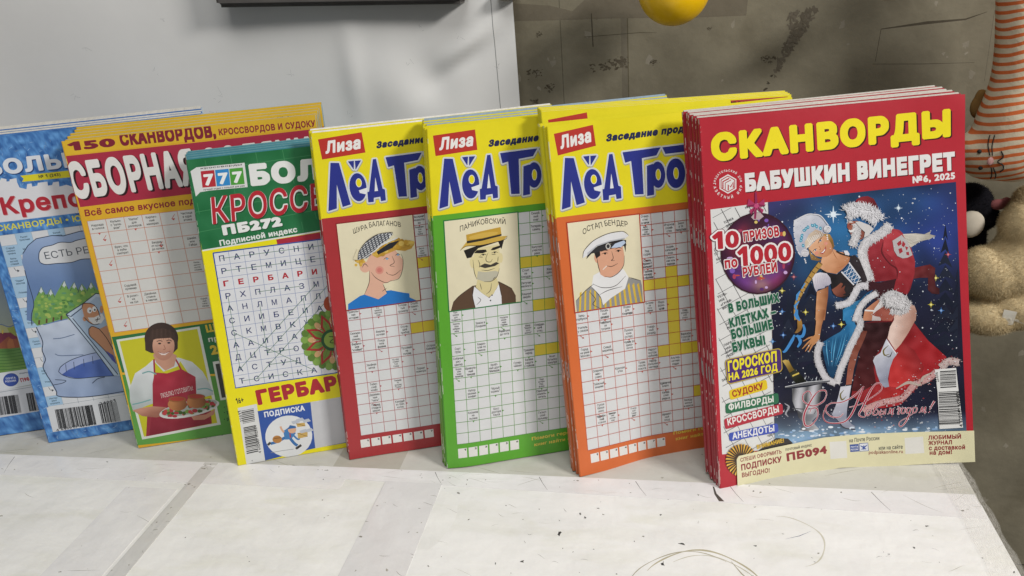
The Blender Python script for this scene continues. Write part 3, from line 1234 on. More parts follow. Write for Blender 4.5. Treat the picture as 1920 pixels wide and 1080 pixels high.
def cover_yellow(P, colour, frame, pts, clues, yellow, caption, boxes, motto, line):
    """pts: photo positions (already in the page's crop) of the measured corners"""
    g = {k: P.px(*c).q([p])[0] for k, (c, p) in pts.items()}
    P.mm()
    W, H = P.W, P.H
    yb = g['yellow'][1]
    P.rect(0, 0, W, yb + 1.2, colour)
    P.rect(0, yb + .8, W, H, YELLOW)
    # red plate with the small title
    a, b, c, d = g['liza_bl'], g['liza_br'], g['liza_tr'], g['liza_tl']
    P.poly([a, b, c, d], '#b83027')
    ex, ey = (b - a), (d - a)
    p0, p1 = a + ex * .10 + ey * .24, a + ex * .92 + ey * .22
    P.text('Лиза', p0, p1, np.linalg.norm(ey) * .62, '#eceae6', bold=.055, shear=.16)
    # motto in heavy italics
    P.text(motto, g['motto'], g['motto'] + np.array([99, 1.6]), 5.6, '#20234a', bold=.085, shear=.24)
    P.logo = (g['logo'][0] - 5.1, g['logo'][1] - 217.8)
    P.lk = 1.0
    logo(P)
    # portrait panel and the crossword grid round it
    x0, x1 = g['port_bl'][0], g['port_br'][0]
    y0, y1 = .5 * (g['port_bl'][1] + g['port_br'][1]), g['port_tl'][1]
    cw, rh = (x1 - x0) / 6.0, (y1 - y0) / 8.0
    gb = g['grid_bl'][1]
    nb = 12
    rb = (y0 - gb) / nb
    ncol = int((W - 2 * x0) / cw)
    xr = x0 + ncol * cw
    P.rect(x0, gb, xr, y0, '#d8d9da')
    P.rect(x1, y0, xr, y1, '#d8d9da')

    def cell(r, c):
        x = x0 + c * cw
        if r < 8:
            return x, y1 - (r + 1) * rh, rh
        return x, y0 - (r - 8 + 1) * rb, rb
    for r, c in yellow:
        x, y, h = cell(r, c)
        P.rect(x, y, x + cw, y + h, '#e0c93a')
    for c in range(0, ncol + 1):
        P.line([(x0 + c * cw, gb), (x0 + c * cw, y0 if c < 6 else y1)], .42, line)
    for r in range(nb + 1):
        P.line([(x0, gb + r * rb), (xr, gb + r * rb)], .42, line)
    for r in range(1, 9):
        P.line([(x1, y0 + r * rh), (xr, y0 + r * rh)], .42, line)
    for r, c, t in clues:
        x, y, h = cell(r, c)
        ls = t.split('/')
        hh = min(2.0, h * .86 / (len(ls) * 1.3))
        P.center(ls, x + cw / 2, y + h / 2, hh, CLUE, narrow=.74, lead=1.3)
        k = (r * 7 + c * 3) % 4
        if k in (0, 1):
            P.poly([(x + cw, y + h * .5 + .9), (x + cw + 1.7, y + h * .5), (x + cw, y + h * .5 - .9)], line)
        elif k == 2:
            P.poly([(x + cw * .5 - .9, y), (x + cw * .5 + .9, y), (x + cw * .5, y - 1.6)], line)
        else:
            P.line([(x + cw * .2, y), (x + cw * .2 + 2.4, y - 2.2)], .35, line)
            P.poly([(x + cw * .2 + 1.7, y - 2.6), (x + cw * .2 + 2.9, y - 1.7), (x + cw * .2 + 3.4, y - 3.0)], line)
    # portrait frame
    P.rect(x0 - .9, y0 - .9, x1 + .9, y1 + .9, frame)
    P.rect(x0, y0, x1, y1, lambda p: np.array([223, 214, 182]) + np.c_[p[:, 1] - y0, p[:, 1] - y0, p[:, 1] - y0] * .12, 8)
    P.box = (x0, y0, x1, y1)
    # little answer boxes along the foot
    bx = g['box'][0]
    by0, by1 = g['box_lo'][1], g['box'][1]
    st = (g['box_n'][0] - bx) / (boxes - 1)
    for i in range(boxes):
        P.rect(bx + i * st, by0, bx + i * st + st * .84, by1, '#e4e2de')
        P.text(str(i + 1), (bx + i * st + st * .58, by1 - 2.3), (bx + i * st + st * .78, by1 - 2.3), 1.7, '#1c1c1c', bold=.05, seg=2)
    P.text('Помоги героям', g['help'], g['help'] + np.array([41, .8]), 3.0, '#e3c64a', bold=.035)
    P.text('книг найти своих', g['help'] + np.array([2.0, -5.6]), g['help'] + np.array([46, -4.8]), 3.0, '#e3c64a', bold=.035)
    P.caption = caption
    return P


def put_caption(P):
    x0, y0, x1, y1 = P.box
    P.text(P.caption, (x0 + (x1 - x0) * .20, y1 - 10.2), (x0 + (x1 - x0) * .84, y1 - 8.6), 4.3, '#2b2620', bold=.008, jit=.21, arc=.8)


def face_frame(P):
    x0, y0, x1, y1 = P.box
    return lambda pts: [(x0 + (x1 - x0) * a, y0 + (y1 - y0) * b * .965) for a, b in pts]


def ink_lines(P, F, lines, w=.5, col='#2a211c'):
    for l in lines:
        P.line(F(l), w, col, taper=[.4, 1, 1, .4], smooth=True)


Q = {
    1: [(-.6541, .5513, 0), (-.4661, .6197, 0), (-.4888, .6527, .2733), (-.6767, .5843, .2733)],
    2: [(-.5728, .5508, 0), (-.3849, .6192, 0), (-.4038, .6565, .2826), (-.5918, .5881, .2826)],
    3: [(-.4761, .548, 0), (-.2865, .6118, 0), (-.2962, .6566, .2774), (-.4953, .5896, .2774)],
    4: [(-.3656, .5283, 0), (-.1777, .5967, 0), (-.1918, .6501, .2598), (-.3797, .5817, .2598)],
    5: [(-.2676, .5433, 0), (-.0785, .6084, 0), (-.0866, .6626, .2733), (-.2757, .5975, .2733)],
    6: [(-.1781, .537, 0), (.0121, .5988, 0), (.0117, .6566, .2746), (-.1785, .5948, .2746)],
    7: [(-.0657, .5331, 0), (.1234, .5982, 0), (.1061, .6508, .2741), (-.0841, .589, .2741)],
    8: [(.0439, .5258, 0), (.2395, .5763, 0), (.2138, .6336, .2761), (.026, .585, .2761)],
}


def page_for(k, W=200, bow=None, base='#ffffff', quad=None, **kw):
    q = np.array(quad if quad is not None else Q[k], float)
    b0 = bow or (lambda a, b: 0 * a)
    if kw.get('nu', 40) > 20:            # limp paper: slow ripples and a corner that lifts

        def bow(a, b, b0=b0, p=k * 1.7):
            e = np.clip(a, 0, 1) * np.clip(1.05 - a, 0, 1) * 4
            return b0(a, b) + e * (1.15 * np.sin(7.5 * a + 2.2 * b + p) + .6 * np.sin(13 * a - 4.5 * b + 2 * p) * b) - 2.2 * np.exp(-((1 - a) / .12) ** 2 - ((1 - b) / .10) ** 2)
    H = np.linalg.norm(q[3] - q[0]) * 1000
    return Page(W, H, q, bow=bow, base=base, **kw)


def stack(front, page_plain, n, pitch, thick, label, group, spine, seed, start=None, left=.0007, lift=0.0, material=GLOSSY, back='#d8d4cc', leaf='#d9d5cc', over=0.0, rise=0.0, foldline=None, wear=.5, fan=0.0):
    """n plain copies standing behind the front one; labels: callable(i)"""
    nh = np.array([front[1][1] - front[0][1], -(front[1][0] - front[0][0])])
    nh = -nh / np.linalg.norm(nh)
    if nh[1] < 0:
        nh = -nh
    e = np.array([front[1][0] - front[0][0], front[1][1] - front[0][1]])
    e /= np.linalg.norm(e)
    r = random.Random(seed)
    src = make_magazine(page_plain, thick, label(0), group, spine, back=back, leaf=leaf, material=material, seed=seed, over=over, foldline=foldline, wear=wear)
    d = start if start is not None else pitch
    src.location = Vector(src.location) + Vector((nh[0] * d - e[0] * left, nh[1] * d - e[1] * left, lift))
    for i in range(1, n):
        dd = pitch * i
        up = rise * i + r.uniform(0, .0006)
        sh = left * i + r.uniform(-.0012, .0012)
        copy_thing(src, (nh[0] * dd - e[0] * sh, nh[1] * dd - e[1] * sh, up), fan * i + r.uniform(-.006, .006), label(i))
    return src


ORD = ['second', 'third', 'fourth', 'fifth', 'sixth', 'seventh', 'eighth']

B1, B2 = (980, 160, 3.0), (1000, 500, 2.6333)
G1, G2 = (780, 200, 3.0), (780, 540, 3.0)
R1, R2 = (570, 200, 3.175), (600, 540, 3.175)
A1, A2, A3 = (1260, 130, 3.1767), (1260, 360, 3.1767), (1260, 640, 3.1767)
CC, DD = (1480, 380, 4.911), (1480, 580, 4.319)
S1, S2 = (340, 250, 3.375), (380, 560, 3.375)
T1, T2 = (100, 180, 3.176), (120, 500, 3.0)
U1, U2 = (0, 200, 3.375), (0, 500, 3.0)

GL = 'magazines with a yellow masthead'

# --- orange -------------------------------------------------------
P = P7 = page_for(7, bow=bow_pts([(0, 0), (30, 5.2), (60, 11), (110, 14), (150, 11), (200, 4)], 200, 1.4))
cover_yellow(P, '#d4672f', '#b03a26',
             dict(yellow=(B1, (190, 750)), liza_bl=(B1, (198, 395)), liza_br=(B1, (412, 340)), liza_tr=(B1, (395, 222)), liza_tl=(B1, (175, 273)),
                  motto=(B1, (468, 318)), logo=(B1, (222, 697)), port_bl=(B2, (208, 232)), port_br=(B2, (545, 165)), port_tl=(B1, (258, 775)),
                  grid_bl=(B2, (280, 905)), box=(B2, (282, 926)), box_lo=(B2, (285, 970)), box_n=(B2, (609, 832)), help=(B2, (690, 830))),
             [(0, 6, 'Отвер-/стие/в печи'), (1, 6, 'Авто-/мобиль-/ный/счётчик'), (1, 8, 'Игорное/хозяй-/ство'), (1, 9, 'Змея/в 38/попугаев'), (3, 6, 'Зад/судна'),
              (4, 6, 'Сукно,/брезент,/вельвет'), (3, 8, 'Зодиа-/кальный/знак'), (4, 8, 'Лимон-/ная или/серная'), (5, 6, 'Пролив/между/озёрами'),
              (8, 0, 'Заяц-/горбунок'), (8, 2, 'Посев-/ный/раздор'), (8, 4, 'Водка/для/бюргера'), (8, 6, 'Выпрям-/ка/бале-/рины'), (8, 7, 'Фарс/фран-/цуза'), (9, 9, 'След/комари-/ной/атаки'),
              (9, 0, 'Учитель/у сикхов'), (9, 2, 'Работник/за/тугрики'), (10, 6, 'Товар-/ный/разряд'), (10, 4, 'Попона/коня/(устар.)'), (11, 4, 'Чулок до/щико-/лоток'), (11, 9, 'Варвара/с русой/косой'),
              (11, 2, 'Сивый/жеребец'), (11, 0, 'Город/на реке/Москва'), (12, 6, 'Нарост/внутри/чайника'), (13, 1, 'Оперная/мас-/совка'), (13, 3, 'Красная/утка'), (13, 5, 'Трава/после/покоса'),
              (13, 6, 'Неста-/бильная/частица'), (13, 8, 'Альтер-/натива/ездок'), (14, 1, 'Таёжный/хищник'), (15, 7, 'Удаление/влаги'), (16, 7, 'Китай-/ская/редька'), (16, 1, 'Сухое/белое/вино'),
              (17, 1, 'Чертёж-/ный/станок'), (17, 2, 'Завеща-/ние/потом-/кам'), (17, 4, 'Пчели-/ный/"пара-/фин"'), (17, 9, 'Между/миньи/и макси'), (18, 7, 'Аромат-/ный/плод')],
             [(6, 6), (6, 7), (6, 8), (6, 9), (5, 8), (7, 8), (8, 8), (9, 8), (10, 8), (11, 8), (12, 7), (12, 8), (12, 9), (12, 10), (16, 10)],
             'ОСТАП БЕНДЕР', 8, 'Заседание продолжается!', '#b8452f')
F = face_frame(P)
P.poly(F([(.02, .0), (.02, .13), (.18, .24), (.30, .30), (.75, .33), (.97, .26), (.985, .20), (.985, .0)]), '#8f8e8c')
for x in np.linspace(.05, .95, 13):
    P.poly(F([(x, 0), (x + .028, 0), (x + .028 + (.5 - x) * .08, .22 + .05 * math.sin(x * 3)), (x + (.5 - x) * .08, .22)]), '#d8b53a')
P.poly(F([(.26, .27), (.30, .40), (.42, .44), (.60, .44), (.74, .42), (.80, .32), (.74, .19), (.52, .10), (.40, .03), (.36, .16)]), '#e4e4e4')
P.poly(F([(.40, .40), (.38, .49), (.36, .62), (.40, .72), (.74, .72), (.76, .58), (.74, .47), (.66, .39), (.55, .35), (.46, .36)]), '#d9a183')
P.ell(*F([(.375, .60)])[0], 2.4, 4.2, '#d9a183')
P.poly(F([(.33, .68), (.36, .59), (.42, .62), (.42, .70), (.58, .745), (.76, .72), (.78, .62), (.80, .76), (.60, .80), (.40, .74)]), '#211d1c')
P.poly(F([(.30, .655), (.22, .60), (.25, .67), (.34, .72), (.56, .74), (.78, .76), (.80, .70), (.72, .69), (.55, .68)]), '#2b2a2c')
P.poly(F([(.58, .69), (.72, .685), (.79, .73), (.77, .76), (.64, .735)]), '#b9c9e0')
P.poly(F([(.17, .615), (.20, .70), (.34, .80), (.55, .86), (.76, .865), (.84, .81), (.78, .775), (.58, .765), (.38, .73), (.24, .64)]), '#e2e2e4')
P.poly(F([(.24, .67), (.38, .745), (.58, .78), (.78, .79), (.78, .775), (.58, .765), (.38, .73), (.24, .64)]), '#b6b8bd')
P.ell(*F([(.54, .715)])[0], 2.0, 2.4, '#c9c7c0')
P.ell(*F([(.54, .715)])[0], 1.3, 1.6, '#2b2a2c')
ink_lines(P, F, [[(.40, .42), (.38, .50), (.37, .60)], [(.43, .665), (.49, .675), (.54, .66)], [(.63, .67), (.69, .685), (.73, .67)], [(.44, .635), (.49, .645), (.53, .635)], [(.64, .645), (.68, .655), (.72, .645)],
                 [(.585, .65), (.60, .57), (.57, .545), (.62, .54)], [(.50, .49), (.57, .475), (.66, .50)], [(.46, .37), (.55, .35), (.66, .39), (.74, .47), (.76, .58)],
                 [(.28, .30), (.42, .24), (.60, .24), (.76, .34)], [(.36, .16), (.50, .20), (.70, .22)], [(.17, .62), (.20, .70), (.34, .80), (.55, .86), (.76, .865), (.84, .81)], [(.02, .13), (.18, .24), (.30, .30)], [(.80, .32), (.97, .26)], [(.40, .03), (.37, .14), (.27, .26)], [(.22, .22), (.30, .12), (.26, .06), (.36, .0)]])
P.ell(*F([(.49, .635)])[0], .8, .8, '#1d1a19'); P.ell(*F([(.68, .645)])[0], .8, .8, '#1d1a19')
P.line(F([(.50, .49), (.44, .45)]), .6, '#e8e4da')
put_caption(P)
make_magazine(P, 3.6, 'orange crossword magazine with a man in a white peaked cap, front copy', GL, strips((.75, '#cf6a35'), (1, YELLOW)), back='#9fb9c4', seed=17)

# --- green --------------------------------------------------------
P = P6 = page_for(6, bow=bow_pts([(0, 0), (8, -1.6), (20, -2), (48, -.5), (101, -.6), (150, 3), (200, 2)], 200, 1.2))
cover_yellow(P, '#58a52b', '#20743a',
             dict(yellow=(G1, (100, 620)), liza_bl=(G1, (110, 278)), liza_br=(G1, (345, 243)), liza_tr=(G1, (332, 128)), liza_tl=(G1, (95, 163)),
                  motto=(G1, (406, 228)), logo=(G1, (133, 572)), port_bl=(G2, (188, 130)), port_br=(G2, (590, 75)), port_tl=(G1, (160, 645)),
                  grid_bl=(G2, (235, 880)), box=(G2, (236, 905)), box_lo=(G2, (240, 958)), box_n=(G2, (529, 852)), help=(G2, (650, 858))),
             [(0, 7, 'Семей-/ный/очаг'), (1, 7, 'Тетерев-/самец'), (3, 7, 'Кипучий/участок/реки'), (5, 6, 'Стоит/на/блюдце'), (6, 6, 'Летучая/мелюзга'), (7, 6, 'Хищный/зверёк'), (5, 8, 'Жен-/щина'),
              (8, 0, 'Кув-/шинка/для/буддиста'), (9, 0, 'Карета/типа/кабрио-/лета'), (9, 2, 'Замок в/Лондоне'), (9, 4, 'Неудача/инже-/нера/Гарина'), (10, 4, 'Разогрев/до пота'), (10, 6, 'Жанр/"Камен-/ного/цветка"'), (10, 7, 'Снедаю-/щий/отец'),
              (11, 2, 'Хемин-/гуэй по/имени'), (11, 0, 'Сорт/груш'), (12, 6, 'Тришкин/наряд'), (12, 0, 'Собачья/рас-/цветка'), (13, 0, 'Видав-/шие/виды/пожитки'), (13, 1, 'Фриволь-/ный/танцор'), (13, 3, 'Залёт-/ный друг/Малыша'), (13, 5, 'Супер-/чайник'), (13, 6, 'Богиня/радуги/у греков'), (13, 8, 'Моет/бутылку/изнутри'),
              (15, 1, 'Набор/разных/конфет'), (15, 3, '"Ирный/корень"'), (15, 7, 'Тёма/актёра/Ред-/форда'), (16, 7, 'Офисный/измель-/читель'), (17, 1, 'Косынка/на/льсина'), (17, 3, 'Босс/доктора/Хауса'), (18, 7, 'Гигант-/ский/кальмар')],
             [(4, 6), (4, 7), (4, 8), (4, 9), (8, 7), (8, 8), (8, 9), (12, 7), (12, 8), (12, 9)],
             'ПАНИКОВСКИЙ', 6, 'Заседание продолжается!', '#4f8d2f')
F = face_frame(P)
P.poly(F([(.02, 0), (.06, .10), (.16, .17), (.34, .26), (.70, .27), (.88, .17), (.93, .08), (.93, 0)]), '#57402f')
P.poly(F([(.36, 0), (.33, .14), (.36, .25), (.46, .16), (.56, .09), (.66, .18), (.70, .24), (.73, .10), (.73, 0)]), '#e3e4e6')
P.poly(F([(.38, .24), (.42, .36), (.66, .36), (.70, .24), (.62, .13), (.55, .10), (.46, .16)]), '#d6c995')
P.poly(F([(.40, .33), (.37, .42), (.36, .56), (.40, .68), (.72, .70), (.74, .56), (.72, .42), (.68, .33), (.60, .285), (.50, .29)]), '#dccf9c')
P.poly(F([(.40, .33), (.42, .42), (.52, .40), (.66, .40), (.71, .38), (.68, .33), (.60, .285), (.50, .29)]), '#b9b5a0')
P.ell(*F([(.355, .53)])[0], 2.3, 4.6, '#dccf9c'); P.ell(*F([(.745, .54)])[0], 1.7, 4.0, '#dccf9c')
P.poly(F([(.24, .68), (.28, .585), (.34, .59), (.38, .64), (.44, .685), (.72, .73), (.76, .64), (.80, .74), (.50, .73)]), '#1d1a18')
P.poly(F([(.38, .635), (.42, .665), (.54, .66), (.56, .635), (.50, .62)]), '#1d1a18')
P.poly(F([(.61, .645), (.64, .67), (.74, .685), (.75, .66), (.66, .64)]), '#1d1a18')
P.poly(F([(.44, .475), (.52, .50), (.60, .475), (.68, .50), (.72, .48), (.66, .455), (.52, .445)]), '#3b3630')
P.poly(F([(.19, .685), (.28, .725), (.50, .715), (.80, .745), (.85, .785), (.74, .79), (.50, .77), (.28, .77)]), '#caa545')
P.poly(F([(.29, .755), (.285, .855), (.50, .875), (.76, .895), (.77, .80), (.50, .765)]), '#c39a34')
P.poly(F([(.29, .755), (.29, .785), (.50, .79), (.77, .815), (.77, .795), (.50, .765)]), '#2c2720')
P.ell(*F([(.52, .825)])[0], 12, 2.0, '#d2ad4b', rot=.05)
ink_lines(P, F, [[(.46, .60), (.51, .61), (.55, .595)], [(.62, .61), (.67, .62), (.71, .605)], [(.575, .62), (.54, .56), (.55, .52), (.60, .51), (.63, .54)], [(.47, .43), (.56, .415), (.66, .43)], [(.43, .55), (.45, .50), (.44, .46)], [(.71, .56), (.70, .50)],
                 [(.40, .33), (.37, .42), (.36, .56)], [(.50, .29), (.60, .285), (.68, .33), (.72, .42)], [(.44, .28), (.46, .20)], [(.60, .26), (.58, .18), (.52, .14)], [(.34, .26), (.33, .14), (.36, .0)], [(.70, .27), (.73, .10)], [(.19, .685), (.28, .725), (.50, .715), (.80, .745), (.85, .785)], [(.06, .10), (.16, .17), (.34, .26)], [(.88, .17), (.70, .27)], [(.38, .03), (.44, .08), (.40, .12)], [(.62, .30), (.66, .33)], [(.44, .585), (.50, .575)], [(.62, .595), (.68, .59)]], .46)
P.ell(*F([(.505, .603)])[0], .7, .7, '#1d1a19'); P.ell(*F([(.665, .613)])[0], .7, .7, '#1d1a19')
P.ell(*F([(.575, .06)])[0], .6, .6, '#222'); P.ell(*F([(.60, .12)])[0], .6, .6, '#222')
put_caption(P)
make_magazine(P, 3.6, 'green crossword magazine with a man in a straw boater, front copy', GL, strips((.75, '#58a52b'), (1, YELLOW)), back='#9fb9c4', seed=16)

# --- red ----------------------------------------------------------
P = P5 = page_for(5, bow=bow_pts([(0, 0), (32, .8), (83, 1.6), (150, 1), (200, 0)], 200, 1.2, top=1.5))
cover_yellow(P, '#a82f33', '#8c2326',
             dict(yellow=(R1, (115, 672)), liza_bl=(R1, (108, 315)), liza_br=(R1, (366, 273)), liza_tr=(R1, (343, 152)), liza_tl=(R1, (83, 195)),
                  motto=(R1, (430, 250)), logo=(R1, (147, 620)), port_bl=(R2, (158, 132)), port_br=(R2, (597, 70)), port_tl=(R1, (193, 700)),
                  grid_bl=(R2, (240, 880)), box=(R2, (240, 905)), box_lo=(R2, (245, 952)), box_n=(R2, (620, 832)), help=(R2, (718, 835))),
             [(0, 6, 'Экспонат/пинакоте-/ки'), (1, 6, 'Раздвоен-/ное/про-/бойка'), (3, 6, 'Звуча-/щее/гордо/существо'), (5, 7, 'Дом/мод'), (6, 7, 'об-/раз'),
              (8, 0, 'Приволь-/ная/история'), (8, 2, 'Его/чревата/царский/гнев'), (8, 4, 'Тупова-/тый/громила'), (8, 5, 'Столб-/памят-/ник'), (10, 0, 'Сжижен-/ный/свинец'), (10, 2, 'Фиалка/ночная'), (10, 4, 'Стуча-/щий/прибор'), (11, 0, 'Фирмен-/ное/"клеймо"'), (11, 2, 'Птица/типа/фазана'),
              (12, 4, 'Пуховый/на/голове'), (12, 6, 'Остров/Байкала'), (13, 1, 'Хвойная/ветка'), (13, 3, 'На нём/плавал/Том/Сойер'), (14, 5, 'Лорнет/новичра'), (15, 1, 'Тибет-/ский/козёл'), (15, 3, 'Тюрьма/из/фильма/"Скала"'), (16, 1, 'Деревян-/ные/"часы"'), (17, 1, 'Гибрид/птицы и/мешка'), (17, 3, 'Каждый/из трёх/котов')],
             [(4, 6), (4, 7), (4, 8), (10, 5), (10, 6), (10, 7), (10, 8)],
             'ШУРА БАЛАГАНОВ', 7, 'Заседание продолжается!', '#a8474c')
F = face_frame(P)
P.poly(F([(.02, 0), (.03, .07), (.20, .15), (.32, .17), (.62, .17), (.78, .12), (.86, .10), (.86, .05), (.95, 0)]), '#2273c4')
P.poly(F([(.26, .16), (.34, .30), (.36, .44), (.34, .56), (.42, .66), (.72, .66), (.82, .52), (.80, .40), (.74, .30), (.62, .28), (.52, .26), (.56, .14), (.44, .08)]), '#dfae96')
P.ell(*F([(.31, .49)])[0], 4.4, 4.6, '#dfae96')
P.ell(*F([(.495, .43)])[0], 3.4, 3.4, '#d79080'); P.ell(*F([(.495, .43)])[0], 2.0, 2.0, '#cd776c')
P.poly(F([(.42, .62), (.52, .69), (.66, .74), (.82, .755), (.94, .74), (.985, .69), (.95, .64), (.86, .62), (.74, .645), (.60, .61), (.48, .58)]), '#c8993a')
for i in range(90):
    t = RNG.uniform(0, 1)
    x, y = .45 + .51 * t, .645 + .12 * math.sin(t * 2.2) * .6 + RNG.normal() * .020
    P.ell(*F([(x, y)])[0], RNG.uniform(1.4, 2.5), RNG.uniform(1.3, 2.2), ['#d9b04a', '#c99a35', '#e0bd5e', '#b78a2e'][i % 4])
for i in range(18):
    P.ell(*F([(.26 + RNG.normal() * .035, .57 + RNG.normal() * .03)])[0], 1.2, 1.2, ['#d9b04a', '#c99a35'][i % 2])
P.poly(F([(.48, .655), (.66, .74), (.80, .755), (.70, .68), (.50, .62)]), '#23232a')
cap = F([(.22, .585), (.25, .68), (.36, .79), (.52, .86), (.70, .865), (.72, .84), (.66, .79), (.50, .70), (.36, .60)])
P.poly(cap, '#d7d9da')
for k, (dx, dy), w_, cc in ((0, (-.03, .14), .95, '#2c2e36'), (1, (.30, .14), .8, '#50535c')):
    for i in range(14):
        st = np.array([.20 + i * .042, .55 + i * .022]) if k == 0 else np.array([.16 + i * .012, .52 + i * .03])
        seg = [F([tuple(st + np.array([dx, dy]) * t * 1.6)])[0] for t in np.linspace(0, 1, 50)]
        seg = [q for q in seg if inside(cap, q[0], q[1])]
        if len(seg) > 2:
            P.line([seg[0], seg[-1]], w_, cc)
P.poly(F([(.22, .585), (.245, .68), (.23, .72), (.16, .60)]), '#ded4b3')
P.line(F([(.44, .655), (.57, .735), (.78, .79)]), 1.3, '#dcdcda', smooth=True, taper=[.6, 1, .8])
ink_lines(P, F, [[(.22, .585), (.25, .68), (.36, .79), (.52, .86), (.70, .865), (.72, .84)], [(.26, .16), (.34, .30), (.36, .44)], [(.62, .28), (.74, .30), (.80, .40), (.82, .52), (.80, .60)], [(.68, .58), (.70, .50), (.64, .47), (.70, .45)], [(.60, .37), (.68, .35), (.78, .40)], [(.58, .40), (.60, .37)], [(.56, .55), (.60, .57), (.64, .55)], [(.72, .58), (.76, .60), (.79, .58)], [(.27, .49), (.31, .53), (.35, .49)], [(.38, .42), (.44, .34), (.56, .27), (.64, .29)], [(.52, .26), (.56, .14)], [(.56, .20), (.50, .17)]], .46)
P.ell(*F([(.61, .555)])[0], 1.1, .8, '#7fa4c8'); P.ell(*F([(.76, .585)])[0], 1.0, .8, '#7fa4c8')
put_caption(P)
make_magazine(P, 4.4, 'red crossword magazine with a fair curly man in a checked cap, front copy', GL, strips((.75, '#a03236'), (1, YELLOW)), back='#e4e0d8', leaf='#e2dfd8', seed=15)


def plain_yellow(k, colour, extra=False, plate=True, **kw):
    P = page_for(k, nu=14, nv=10, **kw)
    P.mm()
    P.rect(0, 0, P.W, 212, colour)
    P.rect(0, 212, P.W, P.H, YELLOW)
    if plate:
        P.poly([(5.5, 258.5), (36, 262), (35, P.H - 3.0), (4.3, P.H - 6.6)], '#b83027')
        P.text('Лиза', (9, 263), (33, 264.8), 9.5, '#eceae6', bold=.055, shear=.16)
    if extra:
        P.poly([(152, P.H - 18), (W_(P) - 3, P.H - 20), (W_(P) - 3, P.H - 1.5), (150, P.H - 1.5)], '#a8332c')
        P.text('№ 9 сентябрь 2025', (150, P.H - 5), (190, P.H - 5), 2.6, '#3a2418', bold=.03, seg=2)
    return P


def W_(P):
    return P.W


BOW7 = bow_pts([(0, 0), (30, 5.2), (60, 11), (110, 14), (150, 11), (200, 4)], 200, 1.4)
stack(Q[7], plain_yellow(7, '#d4672f', bow=BOW7), 3, .0042, 3.6,
      lambda i: f'{ORD[i]} orange crossword magazine, spine showing behind the white cap front copy', GL, strips((.74, '#b9653f'), (1, '#d9cf2a')), 27, left=.0016, back='#8fb3c4', leaf='#cfd6d4', foldline='#9fc0cf')
tall = [np.array(p) for p in Q[7]]
up = (tall[3] - tall[0]) / np.linalg.norm(tall[3] - tall[0])
q2 = [tall[0], tall[1], tall[2] + up * .0010, tall[3] + up * .0078]
stack(Q[7], plain_yellow(7, '#c95f2c', extra=True, quad=q2, bow=BOW7), 4, .0035, 3.0,
      lambda i: f'{["nearest", "second", "third", "rearmost"][i]} of the taller yellow magazines with red top corners behind the orange stack', GL, strips((.74, '#b9653f'), (1, '#d9cf2a')), 28, start=.0182, left=.0003, over=.5, rise=.0004)
BOW6 = P6.bow
stack(Q[6], plain_yellow(6, '#58a52b', bow=BOW6), 2, .0042, 3.6,
      lambda i: f'{ORD[i]} green crossword magazine, spine showing behind the straw boater front copy', GL, strips((.74, '#6f9a3c'), (1, '#dccf20')), 26, left=.0018, back='#9fb9c4', foldline='#a9c0c4')
stack(Q[6], plain_yellow(6, '#b8322c', plate=False, bow=BOW6), 4, .0042, 3.8,
      lambda i: f'{["nearest", "second", "third", "rearmost"][i]} blue backed magazine whose top edge shows behind the green stack', GL, strips((.74, '#6f9a3c'), (1, '#dccf20')), 36, start=.0130, left=.0004, back='#7f9fb4', leaf='#a9bccb', over=1.4, rise=.0008)
BOW5 = P5.bow
stack(Q[5], plain_yellow(5, '#a82f33', bow=BOW5), 2, .0050, 4.4,
      lambda i: f'{ORD[i]} red crossword magazine, top edge showing behind the checked cap front copy', GL, strips((.74, '#963438'), (1, '#dccf20')), 25, left=.0004, leaf='#e2dfd8', over=1.8, rise=.0010)

# ------------------------------------------------------------------ the rightmost magazine: couple in winter dress on a red cover
RED = '#b3222f'
P = P8 = page_for(8, bow=bow_pts([(0, 0), (13, 1.6), (44, 7.5), (73, 10.7), (94, 11.4), (114, 10.2), (152, 3.7), (200, -3.4)], 200, 1.5), base=RED, nv=36)
P.px(*A1)
P.rect(0, 0, 1, 1, RED)
pic = np.array([(1436, 378), (1792, 341), (1812, 812), (1445, 846)], float)


def noise2(p, s):
    x, y = p[:, 0] * s, p[:, 1] * s
    return (np.sin(x * 1.3 + 2.1 * np.sin(y * .7)) + np.sin(y * 1.7 + 1.9 * np.sin(x * .6 + 1)) + np.sin((x + y) * .9 + 2.3 * np.sin((x - y) * .5))) / 3


def sky(p):                 # painted night sky of the picture; p in photo pixels
    c = np.tile(np.array([[19., 20., 40.]]), (len(p), 1))
    def glow(x, y, rx, ry, col, k=1.0):
        nonlocal c
        f = np.exp(-((p[:, 0] - x) / rx) ** 2 - ((p[:, 1] - y) / ry) ** 2)[:, None] * k
        c = c * (1 - f) + np.array(col, float) * f
    glow(1470, 385, 80, 60, (52, 40, 92), .9)
    glow(1600, 440, 120, 85, (40, 112, 168), .95)
    glow(1760, 420, 90, 80, (42, 62, 150), .85)
    glow(1700, 380, 70, 45, (26, 62, 104), .7)
    glow(1560, 500, 60, 60, (36, 92, 140), .6)
    c = c * (1 + .22 * noise2(p, .05))[:, None]
    f = np.clip((p[:, 1] - 772) / 38, 0, 1)[:, None]
    sn = 150 + 55 * noise2(p, .045)[:, None]
    snow = np.concatenate([sn * .80, sn * 1.02, sn * 1.22], 1)
    c = c * (1 - f) + snow * f
    g = np.clip((p[:, 1] - 822 + (p[:, 0] - 1560) * .05) / 22, 0, 1)[:, None]
    return c * (1 - g * .75) + np.array([58., 100., 165.]) * g * .75


